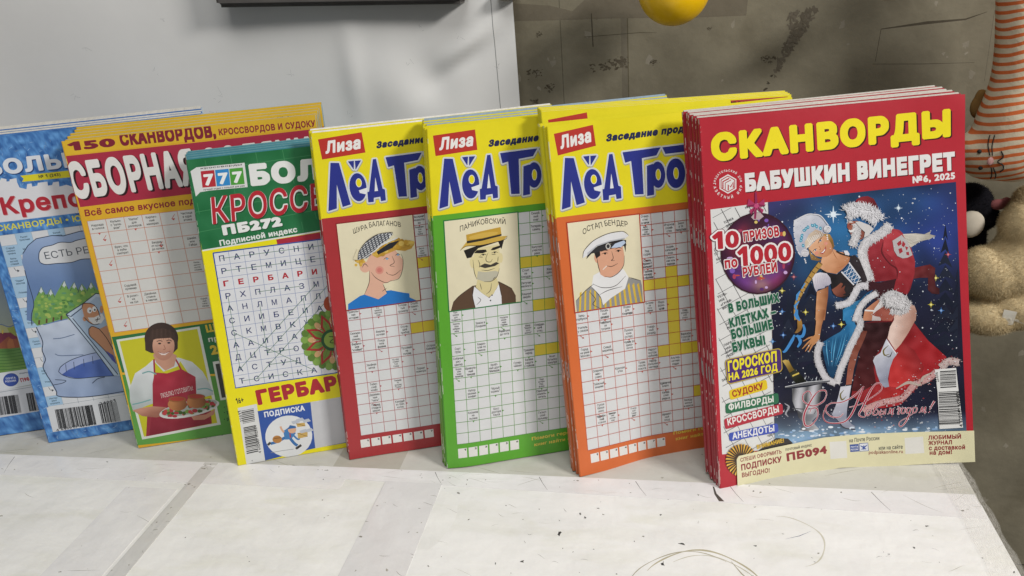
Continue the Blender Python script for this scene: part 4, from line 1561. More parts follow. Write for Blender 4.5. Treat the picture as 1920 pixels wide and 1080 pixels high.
P.px(0, 0, 1)
panel = [(1332, 393), (1440, 379), (1453, 842), (1354, 852)]
P.poly(panel, '#dcdcda')
rs = np.random.default_rng(21)
for k in range(-12, 14):          # slanted crossword behind the texts
    for ang, st in ((.50, 26), (.50 + 1.571, 24)):
        d = np.array([math.cos(ang), -math.sin(ang)])
        n = np.array([-d[1], d[0]])
        c0 = np.array([1392, 615]) + n * k * st
        seg = [c0 + d * t for t in np.linspace(-300, 300, 121)]
        ins = [q for q in seg if 1335 + (q[1] - 393) * .048 < q[0] < 1438 + (q[1] - 379) * .03 and 393 - (q[0] - 1332) * .12 < q[1] < 846]
        if len(ins) > 2:
            P.line([ins[0], ins[-1]], .8, '#4b4a4c')
for x, y, t in ((1358, 420, 'ТОЧКА'), (1362, 427, 'ЗРЕНИЯ'), (1398, 392, 'НЕБО'), (1340, 480, 'ТО'), (1344, 489, 'КАША'), (1346, 560, 'ТЕЛЬ-'), (1349, 567, 'НОЕ'), (1352, 574, '«ГРАФ-'), (1355, 581, 'ФИТИ»'), (1358, 650, 'ПАРАД-'), (1360, 657, 'НАЯ'), (1360, 664, 'ОСАНКА'), (1362, 671, 'ЛИДЕРА'), (1362, 610, 'САМ'), (1364, 618, 'РИС'), (1354, 716, 'ЗАЙ'), (1440, 820, 'ЧАСЫ')):
    P.text(t, (x, y), (x + 3.6 * len(t), y - 2.0 * len(t) * .9), 4.6, '#37363a', bold=.01, seg=1)
P.poly([(1440, 379), (1792, 341), (1812, 812), (1750, 816), (1600, 828), (1480, 845), (1453, 842)], sky, 3.0)
# dark firs
for x, y0, y1, wd in ((1772, 436, 640, 34), (1600, 560, 700, 60), (1520, 520, 720, 44), (1700, 560, 700, 60), (1478, 560, 700, 30), (1795, 520, 700, 30)):
    for i in range(9):
        f = i / 8
        y = y0 + (y1 - y0) * f
        q = [(x, y - 16)] + [(min(x + wd * (f + .15) * (.75 + .25 * rs.uniform()), 1796), y + 14 + rs.uniform(-4, 4)), (x, y + 6), (max(x - wd * (f + .15), 1447), y + 14 + rs.uniform(-4, 4))]
        P.poly(q, hexc('#12182a') + rs.uniform(-5, 10))


def glint(x, y, r, col):
    for a in (0, .785, 1.571, 2.356):
        k = r if a in (0, 1.571) else r * .55
        P.line([(x - math.cos(a) * k, y - math.sin(a) * k), (x, y), (x + math.cos(a) * k, y + math.sin(a) * k)], r * .28, col, taper=[.1, 1, .1])
    P.ell(x, y, r * .32, r * .32, hexc(col) * .6 + 255 * .4)


def snow(n, ymin, ymax, smax=1.9, xmin=1450, xmax=1793):
    for _ in range(n):
        x, y = rs.uniform(xmin, xmax), rs.uniform(ymin, ymax)
        if y < 343 + (1792 - x) * .105:
            continue
        r = .45 + (smax - .45) * rs.uniform() ** 4
        P.ell(x, y, r, r, hexc('#e6ecf4') * rs.uniform(.72, 1), n=8)


snow(420, 345, 800)
glint(1562, 402, 16, '#cfe3f2'); glint(1684, 390, 8, '#cfe3f2')
for x, y, c in ((1466, 545, '#e2d23a'), (1510, 585, '#e2d23a'), (1577, 608, '#e2d23a'), (1745, 571, '#e2d23a'), (1754, 521, '#d9c93c'), (1488, 519, '#a02c34'), (1777, 477, '#b02c34'), (1466, 584, '#3a78c8'), (1562, 611, '#3a78c8'), (1764, 582, '#3a78c8'), (1448, 640, '#2f78c0'), (1468, 628, '#3a78c8')):
    glint(x, y, 6.5, c)

C_ = lambda: P.px(*CC)
D_ = lambda: P.px(*DD)


def shade(c0, c1, p0, p1, amp=14, fs=.35):
    """printed two-tone paint stroke from c0 at p0 to c1 at p1 with brushy variation"""
    p0, p1 = np.array(p0, float), np.array(p1, float)
    d = (p1 - p0) / np.sum((p1 - p0) ** 2)

    def f(p):
        t = np.clip((p - p0) @ d, 0, 1)[:, None]
        return np.clip(hexc(c0) * (1 - t) + hexc(c1) * t + amp * noise2(p, fs * .12)[:, None], 0, 255)
    return f


# trailing sash and cloak
C_()
P.poly([(1140, 600), (1230, 580), (1290, 568), (1340, 600), (1335, 700), (1345, 770), (1378, 790), (1378, 842), (1310, 836), (1272, 800), (1275, 690), (1200, 690), (1140, 700)], shade('#6d2225', '#3d1518', (1150, 620), (1370, 820)), 2)
D_()
P.poly([(600, 110), (830, 60), (1000, 100), (1120, 250), (1270, 385), (1210, 470), (1190, 545), (1060, 600), (900, 770), (760, 800), (640, 790), (500, 700), (520, 560), (590, 300)], shade('#5d1318', '#a01e24', (620, 200), (950, 480), 12, .25), 1.6)
P.poly([(820, 330), (900, 260), (1010, 330), (1090, 470), (1050, 560), (900, 640), (800, 620), (810, 480)], shade('#7a1a1e', '#c03030', (1050, 300), (840, 470), 12, .3), 1.6)
P.poly([(690, 560), (760, 500), (800, 620), (900, 660), (880, 740), (760, 760), (640, 740)], shade('#8a1a20', '#b02a2a', (700, 560), (820, 720), 12, .3), 1.6)
P.poly([(600, 110), (830, 100), (780, 260), (690, 380), (680, 480), (700, 600), (590, 660), (500, 660), (560, 380)], shade('#2a0f12', '#4a1518', (640, 150), (600, 600), 12), 2)
P.fur([(1370, 430), (1290, 420), (1220, 470)], 70, '#c9b6b2', 120, wob=1.2)
P.fur([(1190, 500), (1120, 560), (1010, 610), (930, 700), (860, 730), (760, 750), (650, 790), (600, 830)], 60, '#c99a98', 240, wob=1.4, dark=.6)
P.line([(860, 640), (960, 590), (1050, 610), (1080, 550), (1150, 510)], 26, '#b7a79c', smooth=True, taper=[.3, 1, .6, .9, .3])
# coat of the man
C_()
P.poly([(640, 470), (720, 380), (850, 250), (930, 235), (1010, 250), (1080, 320), (1120, 420), (1155, 540), (1150, 660), (1110, 800), (1080, 850), (950, 800), (985, 700), (880, 720), (760, 730), (690, 640)], shade('#a3303a', '#7c1c24', (980, 300), (900, 720), 9, .3), 1.5)
P.poly([(870, 300), (980, 255), (1090, 340), (1155, 560), (1140, 690), (1080, 840), (950, 800), (1000, 650), (960, 520), (860, 440)], shade('#b43a42', '#8c2028', (1000, 300), (1090, 780), 9, .35), 1.5)
P.line([(860, 360), (850, 460), (920, 560), (985, 610), (990, 700)], 14, '#5a141a', smooth=True, taper=[.2, 1, .8, 1, .3])
P.poly([(690, 715), (820, 735), (980, 700), (960, 790), (860, 850), (790, 900), (700, 800)], '#37131a')
P.poly([(1040, 288), (1160, 282), (1240, 290), (1300, 262), (1290, 290), (1345, 305), (1290, 335), (1200, 355), (1115, 412), (1090, 380)], shade('#cfc8bc', '#a9a296', (1060, 290), (1300, 330)), 3)
for i in range(14):
    P.line([(1050 + i * 3, 292 + i * 7), (1180, 300 + i * 4), (1320 - i * 8, 306 + i * 4 + RNG.uniform(-8, 8))], 5, ['#ded8ce', '#b6afa4'][i % 2], taper=[1, .8, .05], smooth=True)
P.poly([(945, 350), (1030, 296), (1085, 360), (1130, 480), (1085, 505), (1040, 512), (990, 490), (960, 440)], '#b9b5b6')
for q in ([(985, 375), (1020, 340), (1030, 380), (1000, 400)], [(1040, 350), (1065, 380), (1050, 410), (1030, 395)], [(1060, 400), (1090, 410), (1075, 440)], [(1000, 425), (1030, 415), (1040, 450), (1010, 470)], [(1070, 455), (1095, 450), (1100, 485), (1075, 480)]):
    P.poly(q, '#a52c36')
P.fur([(925, 205), (860, 270), (785, 315), (715, 360), (670, 440), (685, 540), (718, 650), (740, 715)], 100, '#d9d7da', 520, wob=.8, dark=.66)
# head of the man
P.poly([(530, 200), (545, 170), (620, 165), (720, 200), (760, 230), (700, 300), (660, 340), (600, 330), (560, 290), (545, 250), (528, 225)], shade('#a5604c', '#7b3f33', (540, 200), (720, 280), 10), 2)
P.poly([(535, 200), (528, 222), (545, 232), (560, 215), (552, 190)], '#8f4438')
P.fur([(612, 190), (618, 260), (600, 330), (575, 400)], 86, '#dcdadc', 260, wob=.6)
P.line([(540, 250), (560, 262), (585, 250), (600, 230)], 22, '#e2e0e0', smooth=True, taper=[.3, 1, .8, .3])
P.poly([(600, 175), (640, 170), (730, 205), (770, 240), (720, 300), (680, 320), (690, 270), (650, 235)], '#cfcccb')
P.line([(540, 186), (556, 180), (574, 184)], 7, '#d9d5d2', taper=[.4, 1, .4])
P.ell(557, 196, 6, 5, '#241512', n=8)
P.line([(535, 168), (560, 172), (585, 180)], 10, '#d6d2d0', taper=[.5, 1, .3])
P.px(*A2)
P.poly([(1082, 75), (1100, 42), (1130, 28), (1165, 24), (1200, 40), (1222, 80), (1228, 112), (1160, 90)], shade('#8f2028', '#5d141b', (1110, 40), (1210, 90), 8), 2)
C_()
P.fur([(520, 90), (590, 60), (680, 70), (760, 110), (810, 160)], 150, '#e0dfe3', 520, wob=.7, dark=.66)
# kokoshnik, face, hair
P.poly([(48, 162), (90, 140), (150, 118), (215, 108), (280, 124), (330, 165), (372, 230), (360, 280), (300, 310), (230, 300), (170, 350), (150, 430), (110, 500), (70, 440), (52, 330), (40, 240)], shade('#cfd0d8', '#aeb2c2', (100, 150), (250, 330), 8), 2)
for i in range(46):
    t = i / 45
    x, y = spline(np.array([(44, 165), (150, 112), (220, 106), (290, 126), (372, 230)]), 12)[int(t * 47)]
    P.ell(x, y, 5.5, 5.5, '#d9d9de', n=8)
for i in range(26):
    x, y = spline(np.array([(44, 170), (40, 250), (50, 340), (72, 440), (112, 500)]), 8)[int(i / 25 * 31)]
    P.ell(x, y, 5.5, 5.5, '#d9d9de', n=8)
for i in range(40):
    P.ell(RNG.uniform(60, 300), RNG.uniform(125, 300), 2.6, 2.6, '#8b93ab', n=7)
for x, y in ((105, 350), (115, 300), (135, 255), (170, 225), (210, 210), (250, 220), (285, 235), (125, 395), (150, 240), (230, 205), (110, 325)):
    P.ell(x, y, 17, 13, '#3f8fae', rot=RNG.uniform(0, 3), n=10)
    P.ell(x, y, 8, 6, '#9fd0de', n=8)
P.poly([(310, 285), (370, 290), (400, 340), (412, 400), (400, 430), (370, 410), (340, 330)], shade('#a9803e', '#6f4f26', (330, 300), (400, 420)), 2)
P.poly([(170, 400), (200, 470), (260, 510), (305, 525), (260, 535), (200, 525), (185, 470)], shade('#b48c48', '#76552a', (180, 420), (280, 530)), 2)
P.poly([(175, 420), (200, 385), (255, 335), (300, 290), (350, 320), (385, 380), (398, 430), (385, 470), (340, 500), (290, 500), (240, 490), (205, 455)], shade('#e0ac86', '#c08058', (230, 400), (370, 470), 8), 1.6)
P.poly([(150, 430), (140, 360), (180, 290), (240, 245), (300, 270), (325, 300), (265, 335), (225, 350), (190, 390)], shade('#d2c2ae', '#b39a84', (170, 320), (300, 300)), 2)
for i in range(9):
    P.line([(150 + i * 8, 420 - i * 14), (190 + i * 12, 400 - i * 13)], 4, '#efe9e2')
    P.line([(160 + i * 16, 330 - i * 8), (185 + i * 15, 370 - i * 8)], 4, '#efe9e2')
P.line([(210, 452), (232, 430), (255, 422)], 8, '#5b3a20', smooth=True, taper=[.2, 1, .3])
P.line([(262, 375), (280, 340), (300, 318)], 8, '#5b3a20', smooth=True, taper=[.2, 1, .3])
P.ell(237, 436, 12, 7, '#e8e4e4', rot=-.7, n=12); P.ell(238, 435, 7, 7, '#2f4f78', n=10)
P.ell(285, 350, 13, 7, '#e8e4e4', rot=-.8, n=12); P.ell(286, 349, 7, 7, '#2f4f78', n=10)
P.ell(250, 462, 18, 14, '#dd8f7a', rot=-.6); P.ell(335, 375, 18, 16, '#dd937c', rot=-.6)
P.line([(270, 400), (288, 425), (282, 432), (272, 430)], 5, '#a8643f', smooth=True)
P.poly([(278, 464), (300, 448), (325, 420), (334, 398), (336, 425), (325, 455), (302, 474)], '#a83438')
P.poly([(286, 464), (305, 450), (328, 422), (326, 440), (310, 460)], '#f0ece8')
P.ell(345, 243, 34, 34, '#dddbe0'); P.fur([(325, 235), (345, 245), (365, 250)], 52, '#e2e0e4', 70, wob=1)
P.ell(142, 462, 36, 36, '#d6d4da'); P.fur([(120, 460), (142, 465), (165, 470)], 54, '#e2e0e4', 70, wob=1)
for x, y in ((346, 300), (348, 318), (350, 336), (140, 520), (146, 536), (150, 552)):
    P.ell(x, y, 7, 7, '#e6e6ea', n=10)
# neck, shoulders, bodice
P.poly([(300, 500), (340, 500), (385, 465), (405, 425), (440, 450), (490, 455), (520, 480), (560, 500), (545, 550), (490, 610), (430, 655), (345, 640), (270, 605), (235, 645), (240, 610), (280, 580)], shade('#dca57e', '#b97a52', (320, 520), (480, 620), 8), 1.8)
P.line([(395, 440), (420, 490), (440, 520)], 8, '#a86a44', smooth=True, taper=[.2, 1, .3])
P.line([(430, 600), (480, 590), (520, 560)], 8, '#b07048', smooth=True, taper=[.2, 1, .3])
P.poly([(265, 592), (350, 645), (430, 660), (500, 612), (552, 545), (560, 488), (600, 480), (640, 520), (690, 640), (715, 715), (650, 760), (600, 830), (500, 880), (400, 840), (380, 760), (365, 690)], shade('#1a1719', '#2c2428', (400, 700), (650, 600), 6), 3)
P.line([(430, 445), (480, 470), (560, 492)], 10, '#1d1a1c', smooth=True)
P.poly([(485, 640), (550, 555), (650, 700), (600, 750)], '#2b5a86')
for i in range(5):
    a = np.array([495, 640]) + np.array([24, 24]) * i
    b = np.array([552, 570]) + np.array([22, 30]) * i
    P.line([a, b + np.array([18, 26])], 5, '#dfe2ea'); P.line([a + np.array([20, 22]), b], 5, '#dfe2ea')
for i in range(12):
    P.ell(480 + i * 9.5, 640 + i * 10, 8, 8, '#dcdce2', n=9); P.ell(548 + i * 8.6, 555 + i * 12, 8, 8, '#dcdce2', n=9)
P.poly([(495, 440), (530, 440), (550, 470), (545, 485), (510, 478)], '#dedbe0')
P.poly([(206, 690), (225, 655), (280, 640), (340, 650), (372, 690), (382, 740), (360, 760), (330, 765), (318, 785), (260, 795), (245, 822), (225, 780)], shade('#dcd8e0', '#a9a4b4', (250, 660), (330, 780), 8), 1.8)
for i in range(6):
    P.line([(240 + i * 22, 660), (235 + i * 20, 720), (250 + i * 18, 780)], 4, '#b8b2c2', smooth=True, taper=[.1, 1, .2])
# arm
P.poly([(250, 815), (325, 785), (355, 765), (352, 860), (335, 980), (322, 1080), (236, 1080), (240, 960)], shade('#cf9468', '#8c5434', (245, 900), (350, 900), 10), 1.8)
D_()
P.poly([(212, 0), (286, 0), (278, 60), (258, 130), (246, 200), (240, 240), (200, 232), (204, 180), (212, 110)], shade('#c98f62', '#8a5434', (215, 60), (280, 60), 10), 1.8)
P.poly([(200, 205), (245, 200), (238, 250), (236, 300), (222, 300), (215, 270), (190, 290), (160, 265), (175, 230)], '#c08556')
for q in ([(185, 222), (150, 232), (108, 256)], [(178, 240), (140, 275), (100, 318)], [(180, 255), (150, 300), (125, 338)], [(192, 265), (172, 305), (155, 340)], [(225, 260), (232, 285), (236, 305)]):
    P.line(q, 17, '#bd8354', smooth=True, taper=[1, .8, .35])
# braid
C_()
P.line([(285, 555), (220, 640), (160, 730), (110, 820), (70, 900), (52, 980), (60, 1075)], 44, '#b08a44', smooth=True, taper=[1, 1, .9, .8, .8, .7, .8])
for i in range(11):
    p = spline(np.array([(285, 555), (220, 640), (160, 730), (110, 820), (70, 900), (52, 980), (60, 1075)], float), 2)[i]
    P.line([p + np.array([-16, -8]), p + np.array([14, 12])], 8, '#6b4a22')
for q in ([(140, 740), (110, 790)], [(95, 810), (70, 850), (62, 900)], [(85, 905), (48, 950), (58, 990)], [(60, 990), (50, 1030), (72, 1075)]):
    P.line(q, 26, '#4a8fce', taper=[.4, 1, .5])
D_()
P.poly([(60, 60), (92, 80), (105, 130), (90, 170), (60, 190), (38, 190), (62, 150)], shade('#b5863c', '#7a5526', (70, 70), (70, 180)), 2)
for q in ([(60, 0), (55, 40), (80, 90)], [(40, 205), (20, 250), (-30, 330), (-55, 345)], [(45, 215), (100, 215), (118, 165), (108, 120)], [(60, 205), (85, 260), (62, 305)]):
    P.line(q, 26, '#3f86c8', smooth=True, taper=[.5, 1, .9, .5])
# skirt, legs and boots
D_()
P.poly([(455, 610), (500, 605), (520, 480), (555, 350), (605, 240), (628, 175), (590, 170), (545, 240), (495, 350), (470, 470)], shade('#9c5a48', '#6b3529', (480, 560), (600, 200), 10), 2)
C_()
P.poly([(690, 990), (760, 930), (830, 880), (870, 960), (840, 1060), (780, 1085), (672, 1085)], shade('#c98a68', '#8c4c38', (700, 1000), (840, 1060), 8), 2)
P.poly([(490, 985), (560, 930), (650, 890), (720, 820), (770, 800), (700, 900), (640, 980), (600, 1085), (490, 1085)], shade('#2f7fae', '#154a74', (520, 960), (720, 860), 14, .3), 1.8)
D_()
P.poly([(432, 0), (548, 0), (525, 60), (530, 120), (560, 150), (500, 260), (440, 380), (395, 480), (345, 568), (305, 500), (280, 400), (258, 270), (330, 225), (410, 180), (462, 125), (440, 70)], shade('#2c7ab0', '#123a5c', (480, 60), (330, 470), 12, .35), 1.6)
for i in range(9):
    P.line([(300 + i * 26, 250 - i * 10), (300 + i * 20, 330), (318 + i * 9, 460)], 9, ['#5aa6d0', '#174a72', '#3f8cba'][i % 3], smooth=True, taper=[.1, 1, .1])
P.fur([(560, 0), (555, 60), (572, 120), (540, 200), (490, 300), (450, 400), (410, 490), (380, 600)], 64, '#d4d2d6', 460, wob=.8)
P.fur([(250, 262), (225, 330), (225, 400), (255, 490), (300, 560), (370, 595)], 62, '#cfcdd2', 320, wob=.8)
C_()
P.fur([(800, 830), (720, 880), (660, 940), (620, 1020), (600, 1085)], 66, '#d8d6da', 240, wob=.8)
P.fur([(425, 945), (490, 935), (550, 910), (590, 850), (640, 770), (720, 765)], 72, '#d9d7dc', 320, wob=.9)
P.poly([(385, 800), (430, 770), (470, 735), (490, 745), (470, 790), (510, 760), (500, 800), (515, 830), (480, 850), (520, 850), (470, 868), (430, 860), (405, 835)], shade('#8c4f3c', '#5f2f26', (420, 780), (500, 850), 8), 2)
P.poly([(780, 975), (860, 868), (852, 950), (850, 1010), (838, 1085), (755, 1085), (765, 1020)], shade('#dcd8d8', '#b4a8a6', (790, 960), (840, 1060), 8), 2)
P.line([(690, 990), (780, 995)], 14, '#e2dedc')
P.poly([(960, 1000), (1040, 950), (1100, 928), (1150, 950), (1168, 1000), (1160, 1085), (960, 1085)], shade('#e0c4b8', '#b48878', (1000, 960), (1150, 1050), 6), 2)
D_()
P.poly([(862, 55), (930, -10), (1000, -12), (1028, 30), (1010, 100), (960, 190), (900, 280), (855, 330), (792, 232), (812, 140)], shade('#e2c6ba', '#b08474', (850, 120), (990, 140), 8), 1.8)
C_()
P.poly([(760, 1030), (800, 995), (860, 955), (950, 985), (980, 1010), (940, 1085), (850, 1085), (830, 1050), (790, 1045)], shade('#8e4438', '#a5594a', (780, 1020), (950, 1040), 8), 2)
P.fur([(860, 920), (930, 860), (1010, 880), (1060, 940), (1020, 980), (930, 970)], 120, '#dad8da', 560, wob=1.2, dark=.68)
P.fur([(880, 915), (960, 900), (1040, 930)], 120, '#e0dee0', 260, wob=1.2, dark=.7)
D_()
P.poly([(784, 236), (868, 362), (838, 400), (812, 470), (795, 560), (805, 625), (770, 632), (735, 600), (705, 520), (690, 455), (674, 415), (690, 380), (735, 350), (760, 290)], shade('#c9cbd6', '#8f93a6', (720, 350), (830, 520), 10), 1.6)
P.line([(800, 290), (760, 330), (770, 370), (810, 360)], 12, '#6e6330', smooth=True, taper=[.2, 1, 1, .2])
P.line([(830, 340), (810, 380), (780, 380)], 10, '#2d2b28', smooth=True, taper=[.2, 1, .2])
P.line([(790, 262), (862, 358)], 8, '#e6e6ea')
P.poly([(412, 625), (498, 614), (480, 720), (465, 800), (460, 880), (500, 925), (530, 945), (525, 968), (470, 968), (410, 930), (385, 890), (340, 850), (372, 780), (395, 700)], shade('#cfd0da', '#8d90a2', (400, 680), (470, 860), 10), 1.6)
P.line([(440, 650), (410, 690), (425, 730), (460, 700)], 12, '#6e6330', smooth=True, taper=[.2, 1, 1, .2])
P.line([(395, 905), (440, 955), (530, 972)], 8, '#3a3a44', smooth=True)
# champagne bucket
P.poly([(20, 640), (130, 628), (262, 600), (252, 700), (232, 800), (190, 850), (120, 850), (50, 810), (22, 740)], lambda p: np.repeat(np.clip(70 + 120 * np.abs(np.sin((p[:, 0] - 10) * .028 + p[:, 1] * .004)) + 18 * noise2(p, .03), 0, 255)[:, None], 3, 1) * np.array([1, 1, 1.04]), 1.4)
P.poly([(60, 810), (120, 850), (200, 845), (232, 800), (225, 860), (170, 915), (110, 915), (70, 870)], shade('#3f4046', '#9c9ea6', (70, 850), (220, 850), 20), 2)
P.poly([(110, 905), (180, 905), (240, 970), (180, 985), (90, 980)], shade('#5a5a60', '#b5b5ba', (100, 950), (220, 950), 14), 2)
P.line([(20, 800), (130, 806), (240, 795)], 8, '#4a4a50', smooth=True)
P.line([(-40, 760), (-5, 790), (-30, 840), (-10, 870)], 14, '#9a9aa2', smooth=True, taper=[.3, 1, 1, .3])
for i in range(18):
    x, y = RNG.uniform(-60, 250), RNG.uniform(540, 600)
    P.poly(np.c_[x + RNG.uniform(-26, 26, 4).cumsum() * .5, y + np.array([-14, -4, 14, 4]) + RNG.uniform(-6, 6, 4)], hexc('#b9c0c8') * RNG.uniform(.6, 1.1))
P.px(*A3)
P.poly([(655, 115), (672, 108), (695, 112), (715, 150), (760, 190), (800, 238), (735, 250), (705, 205), (680, 150)], shade('#2c2f1c', '#11140e', (700, 150), (780, 240)), 2)
P.poly([(655, 115), (672, 108), (693, 112), (712, 148), (726, 170), (698, 186), (678, 148)], shade('#c8a95a', '#6d5420', (660, 120), (715, 170)), 1.5)
P.line([(715, 205), (755, 188)], 9, '#d8bd55')
P.poly([(668, 268), (800, 238), (938, 226), (936, 238), (830, 256), (672, 275)], '#5c5d63')
P.line([(670, 268), (800, 240), (937, 228)], 4, '#c9cbd0')
P.px(0, 0, 1)
snow(260, 390, 800, 1.1)
snow(130, 760, 838, 1.5)
for _ in range(230):            # the coat's hem breaking up into driven snow
    t = rs.uniform()
    x = 1628 + 160 * t + rs.normal() * 9
    y = 764 - 96 * t ** 1.5 + 26 * math.sin(t * 9) * .4 + rs.normal() * 11
    P.ell(x, y, rs.uniform(.5, 1.9), rs.uniform(.4, 1.4), [hexc('#cdbcbc'), hexc('#b88484'), hexc('#d4d4da'), hexc('#8f2c30'), hexc('#7a1c22')][rs.integers(5)], n=7)
for _ in range(160):            # drift along the foot of the picture
    x, y = rs.uniform(1460, 1790), rs.uniform(800, 836)
    P.ell(x, y, rs.uniform(1.5, 6), rs.uniform(.8, 2.4), hexc(['#cfdbe8', '#9fbcd8', '#7ea2cc', '#e2e8f0'][rs.integers(4)]), n=9)

# greeting in copperplate script
D_()


def script(strokes, w):
    for wd, c in ((w + 6, '#e9dfe2'), (w, '#a5243c')):
        for pts, tp in strokes:
            P.line(pts, wd, c, smooth=True, taper=tp if wd == w else [max(.55, t) for t in tp])


script([([(300, 690), (285, 655), (225, 668), (165, 750), (118, 850), (125, 935), (175, 935), (225, 870), (222, 805), (180, 800), (160, 840)], [.4, .8, .6, 1, 1.2, 1, .8, .6, .8, .6, .3]),
        ([(300, 690), (270, 745), (190, 780), (115, 745), (108, 690), (150, 660), (175, 690), (165, 715)], [.4, .8, .7, .7, .7, .6, .5, .3])], 11)
script([([(435, 840), (400, 870), (330, 862), (290, 810), (330, 760), (420, 750), (520, 700), (600, 620)], [.4, .7, .7, .7, .7, .7, .9, .5]),
        ([(600, 620), (560, 710), (510, 830), (455, 900), (380, 920), (300, 910), (270, 860), (300, 770)], [.5, 1.1, 1.2, 1, .8, .7, .6, .4]),
        ([(480, 790), (560, 770), (650, 720), (740, 650), (735, 600), (690, 605), (640, 680), (590, 790), (560, 850), (600, 870), (625, 845)], [.4, .6, .6, .6, .7, .7, 1, 1.2, 1, .6, .4])], 10)
script([([(628, 855), (612, 850), (622, 812), (650, 805), (655, 830), (632, 857), (622, 845)], [.7, 1, .8, .8, 1, .8, .5]),
        ([(668, 850), (690, 790), (715, 755), (722, 775), (690, 805), (672, 845), (700, 850), (715, 825), (700, 806)], [.6, .9, .7, .7, .8, 1, .8, .7, .4]),
        ([(738, 806), (725, 848), (742, 848), (760, 836), (756, 822), (740, 826)], [.6, 1, .7, .8, .6, .4]), ([(778, 802), (766, 848)], [.6, 1]),
        ([(786, 846), (800, 838), (816, 800), (812, 842), (838, 800), (828, 846), (842, 838)], [.5, .6, 1, .6, .7, 1, .5])], 8)
script([([(868, 812), (880, 796), (892, 800), (876, 842), (890, 846)], [.4, .8, 1, 1, .5]),
        ([(930, 798), (908, 802), (904, 838), (926, 836), (936, 806), (922, 796)], [.7, 1, .9, .8, .9, .6]),
        ([(976, 796), (952, 800), (946, 834), (968, 830), (984, 794), (950, 890), (905, 946), (884, 930), (900, 902), (960, 868), (1000, 838)], [.6, .9, .9, .8, .8, 1.1, .8, .7, .5, .6, .5]),
        ([(1022, 792), (1000, 798), (998, 832), (1020, 830), (1030, 800), (1014, 790)], [.7, 1, .9, .8, .9, .6]),
        ([(1044, 836), (1058, 826), (1074, 790), (1072, 830), (1100, 788), (1092, 834), (1108, 826)], [.5, .6, 1, .6, .7, 1, .5]),
        ([(1172, 742), (1150, 780), (1134, 812)], [1.4, 1.1, .5]), ([(1128, 828), (1134, 832)], [1.4, 1.4])], 8)

# titles
P.px(*A1)
wd1 = [('СКАНВОРДЫ', (232, 560), (1672, 412), 168)]
for dx, dy, c, ex in ((7, 7, '#3c1014', .012), (0, 0, '#f2df1c', 0)):
    P.text('СКАНВОРДЫ', (236 + dx, 553 + dy), (1668 + dx, 402 + dy), 172, c, bold=.082 + ex, sq=False)
for dx, dy, c in ((5, 6, '#5a1218'), (0, 0, '#e6e4e2')):
    P.text('БАБУШКИН ВИНЕГРЕТ', (434 + dx, 732 + dy), (1686 + dx, 600 + dy), 112, c, bold=.075, sq=True)
P.text('№6, 2025', (1430, 680), (1688, 652), 42, '#e6e4e2', bold=.05)
# publisher's roundel
cx, cy = 333, 683
hexa = [(cx + 58 * math.sin(a), cy - 58 * math.cos(a)) for a in np.arange(6) / 6 * 6.2832]
P.poly(hexa, '#e4e2e0')
P.poly([(cx + 50 * math.sin(a), cy - 50 * math.cos(a)) for a in np.arange(6) / 6 * 6.2832], RED)
P.poly([(cx + 44 * math.sin(a), cy - 44 * math.cos(a)) for a in np.arange(6) / 6 * 6.2832], '#e4e2e0')
P.line([(cx - 30, cy + 26), (cx - 30, cy - 14), (cx + 8, cy - 34)], 8, RED)
P.line([(cx - 16, cy + 34), (cx - 16, cy - 6), (cx + 18, cy - 24)], 5, RED)
P.line([(cx + 2, cy + 38), (cx + 2, cy + 4), (cx + 16, cy + 18), (cx + 32, cy - 12), (cx + 32, cy + 22)], 8, RED)


def ring_text(t, r, a0, a1, h, flip=False):
    for i, c in enumerate(t):
        if c == ' ':
            continue
        a = a0 + (a1 - a0) * i / (len(t) - 1)
        x, y = cx + r * math.sin(a), cy - r * math.cos(a)
        d = np.array([math.cos(a), math.sin(a)]) * (-1 if flip else 1)
        wd = h * .8
        P.text(c, (x - d[0] * wd / 2, y - d[1] * wd / 2), (x + d[0] * wd / 2, y + d[1] * wd / 2), h, '#e4e2e0', bold=.03, seg=2)


ring_text('ИЗДАТЕЛЬСКИЙ ДОМ', 74, -1.35, 1.35, 13)
ring_text('ГАЗЕТНЫЙ МИР', 88, 4.72, 1.75, 17, True)
# bauble
P.px(*A2)


def bauble(p):
    x, y = (p[:, 0] - 510) / 215, (p[:, 1] - 365) / 238
    c = np.tile(np.array([[74., 30., 70.]]), (len(p), 1))
    for bx, by, r, col in ((-.35, -.55, .22, (150, 40, 60)), (.05, -.5, .16, (180, 60, 50)), (.5, -.5, .25, (90, 50, 120)), (.75, .0, .25, (150, 30, 60)), (-.7, .55, .3, (60, 40, 130)), (-.3, .75, .35, (120, 60, 150)), (.15, .8, .3, (190, 150, 130)),
                           (.55, .7, .25, (170, 50, 90)), (-.75, .1, .25, (50, 20, 40)), (0, 0, .5, (60, 24, 50)), (.35, .4, .35, (110, 60, 140)), (-.5, -.1, .3, (130, 30, 50)), (.0, -.85, .4, (50, 22, 36))):
        f = np.exp(-(((x - bx) / r) ** 2 + ((y - by) / r) ** 2))[:, None]
        c = c * (1 - f * .85) + np.array(col, float) * f * .85
    e = np.clip((np.hypot(x, y) - .8) / .2, 0, 1)[:, None]
    return c * (1 - e * .6) + np.array([40., 10., 26.]) * e * .6


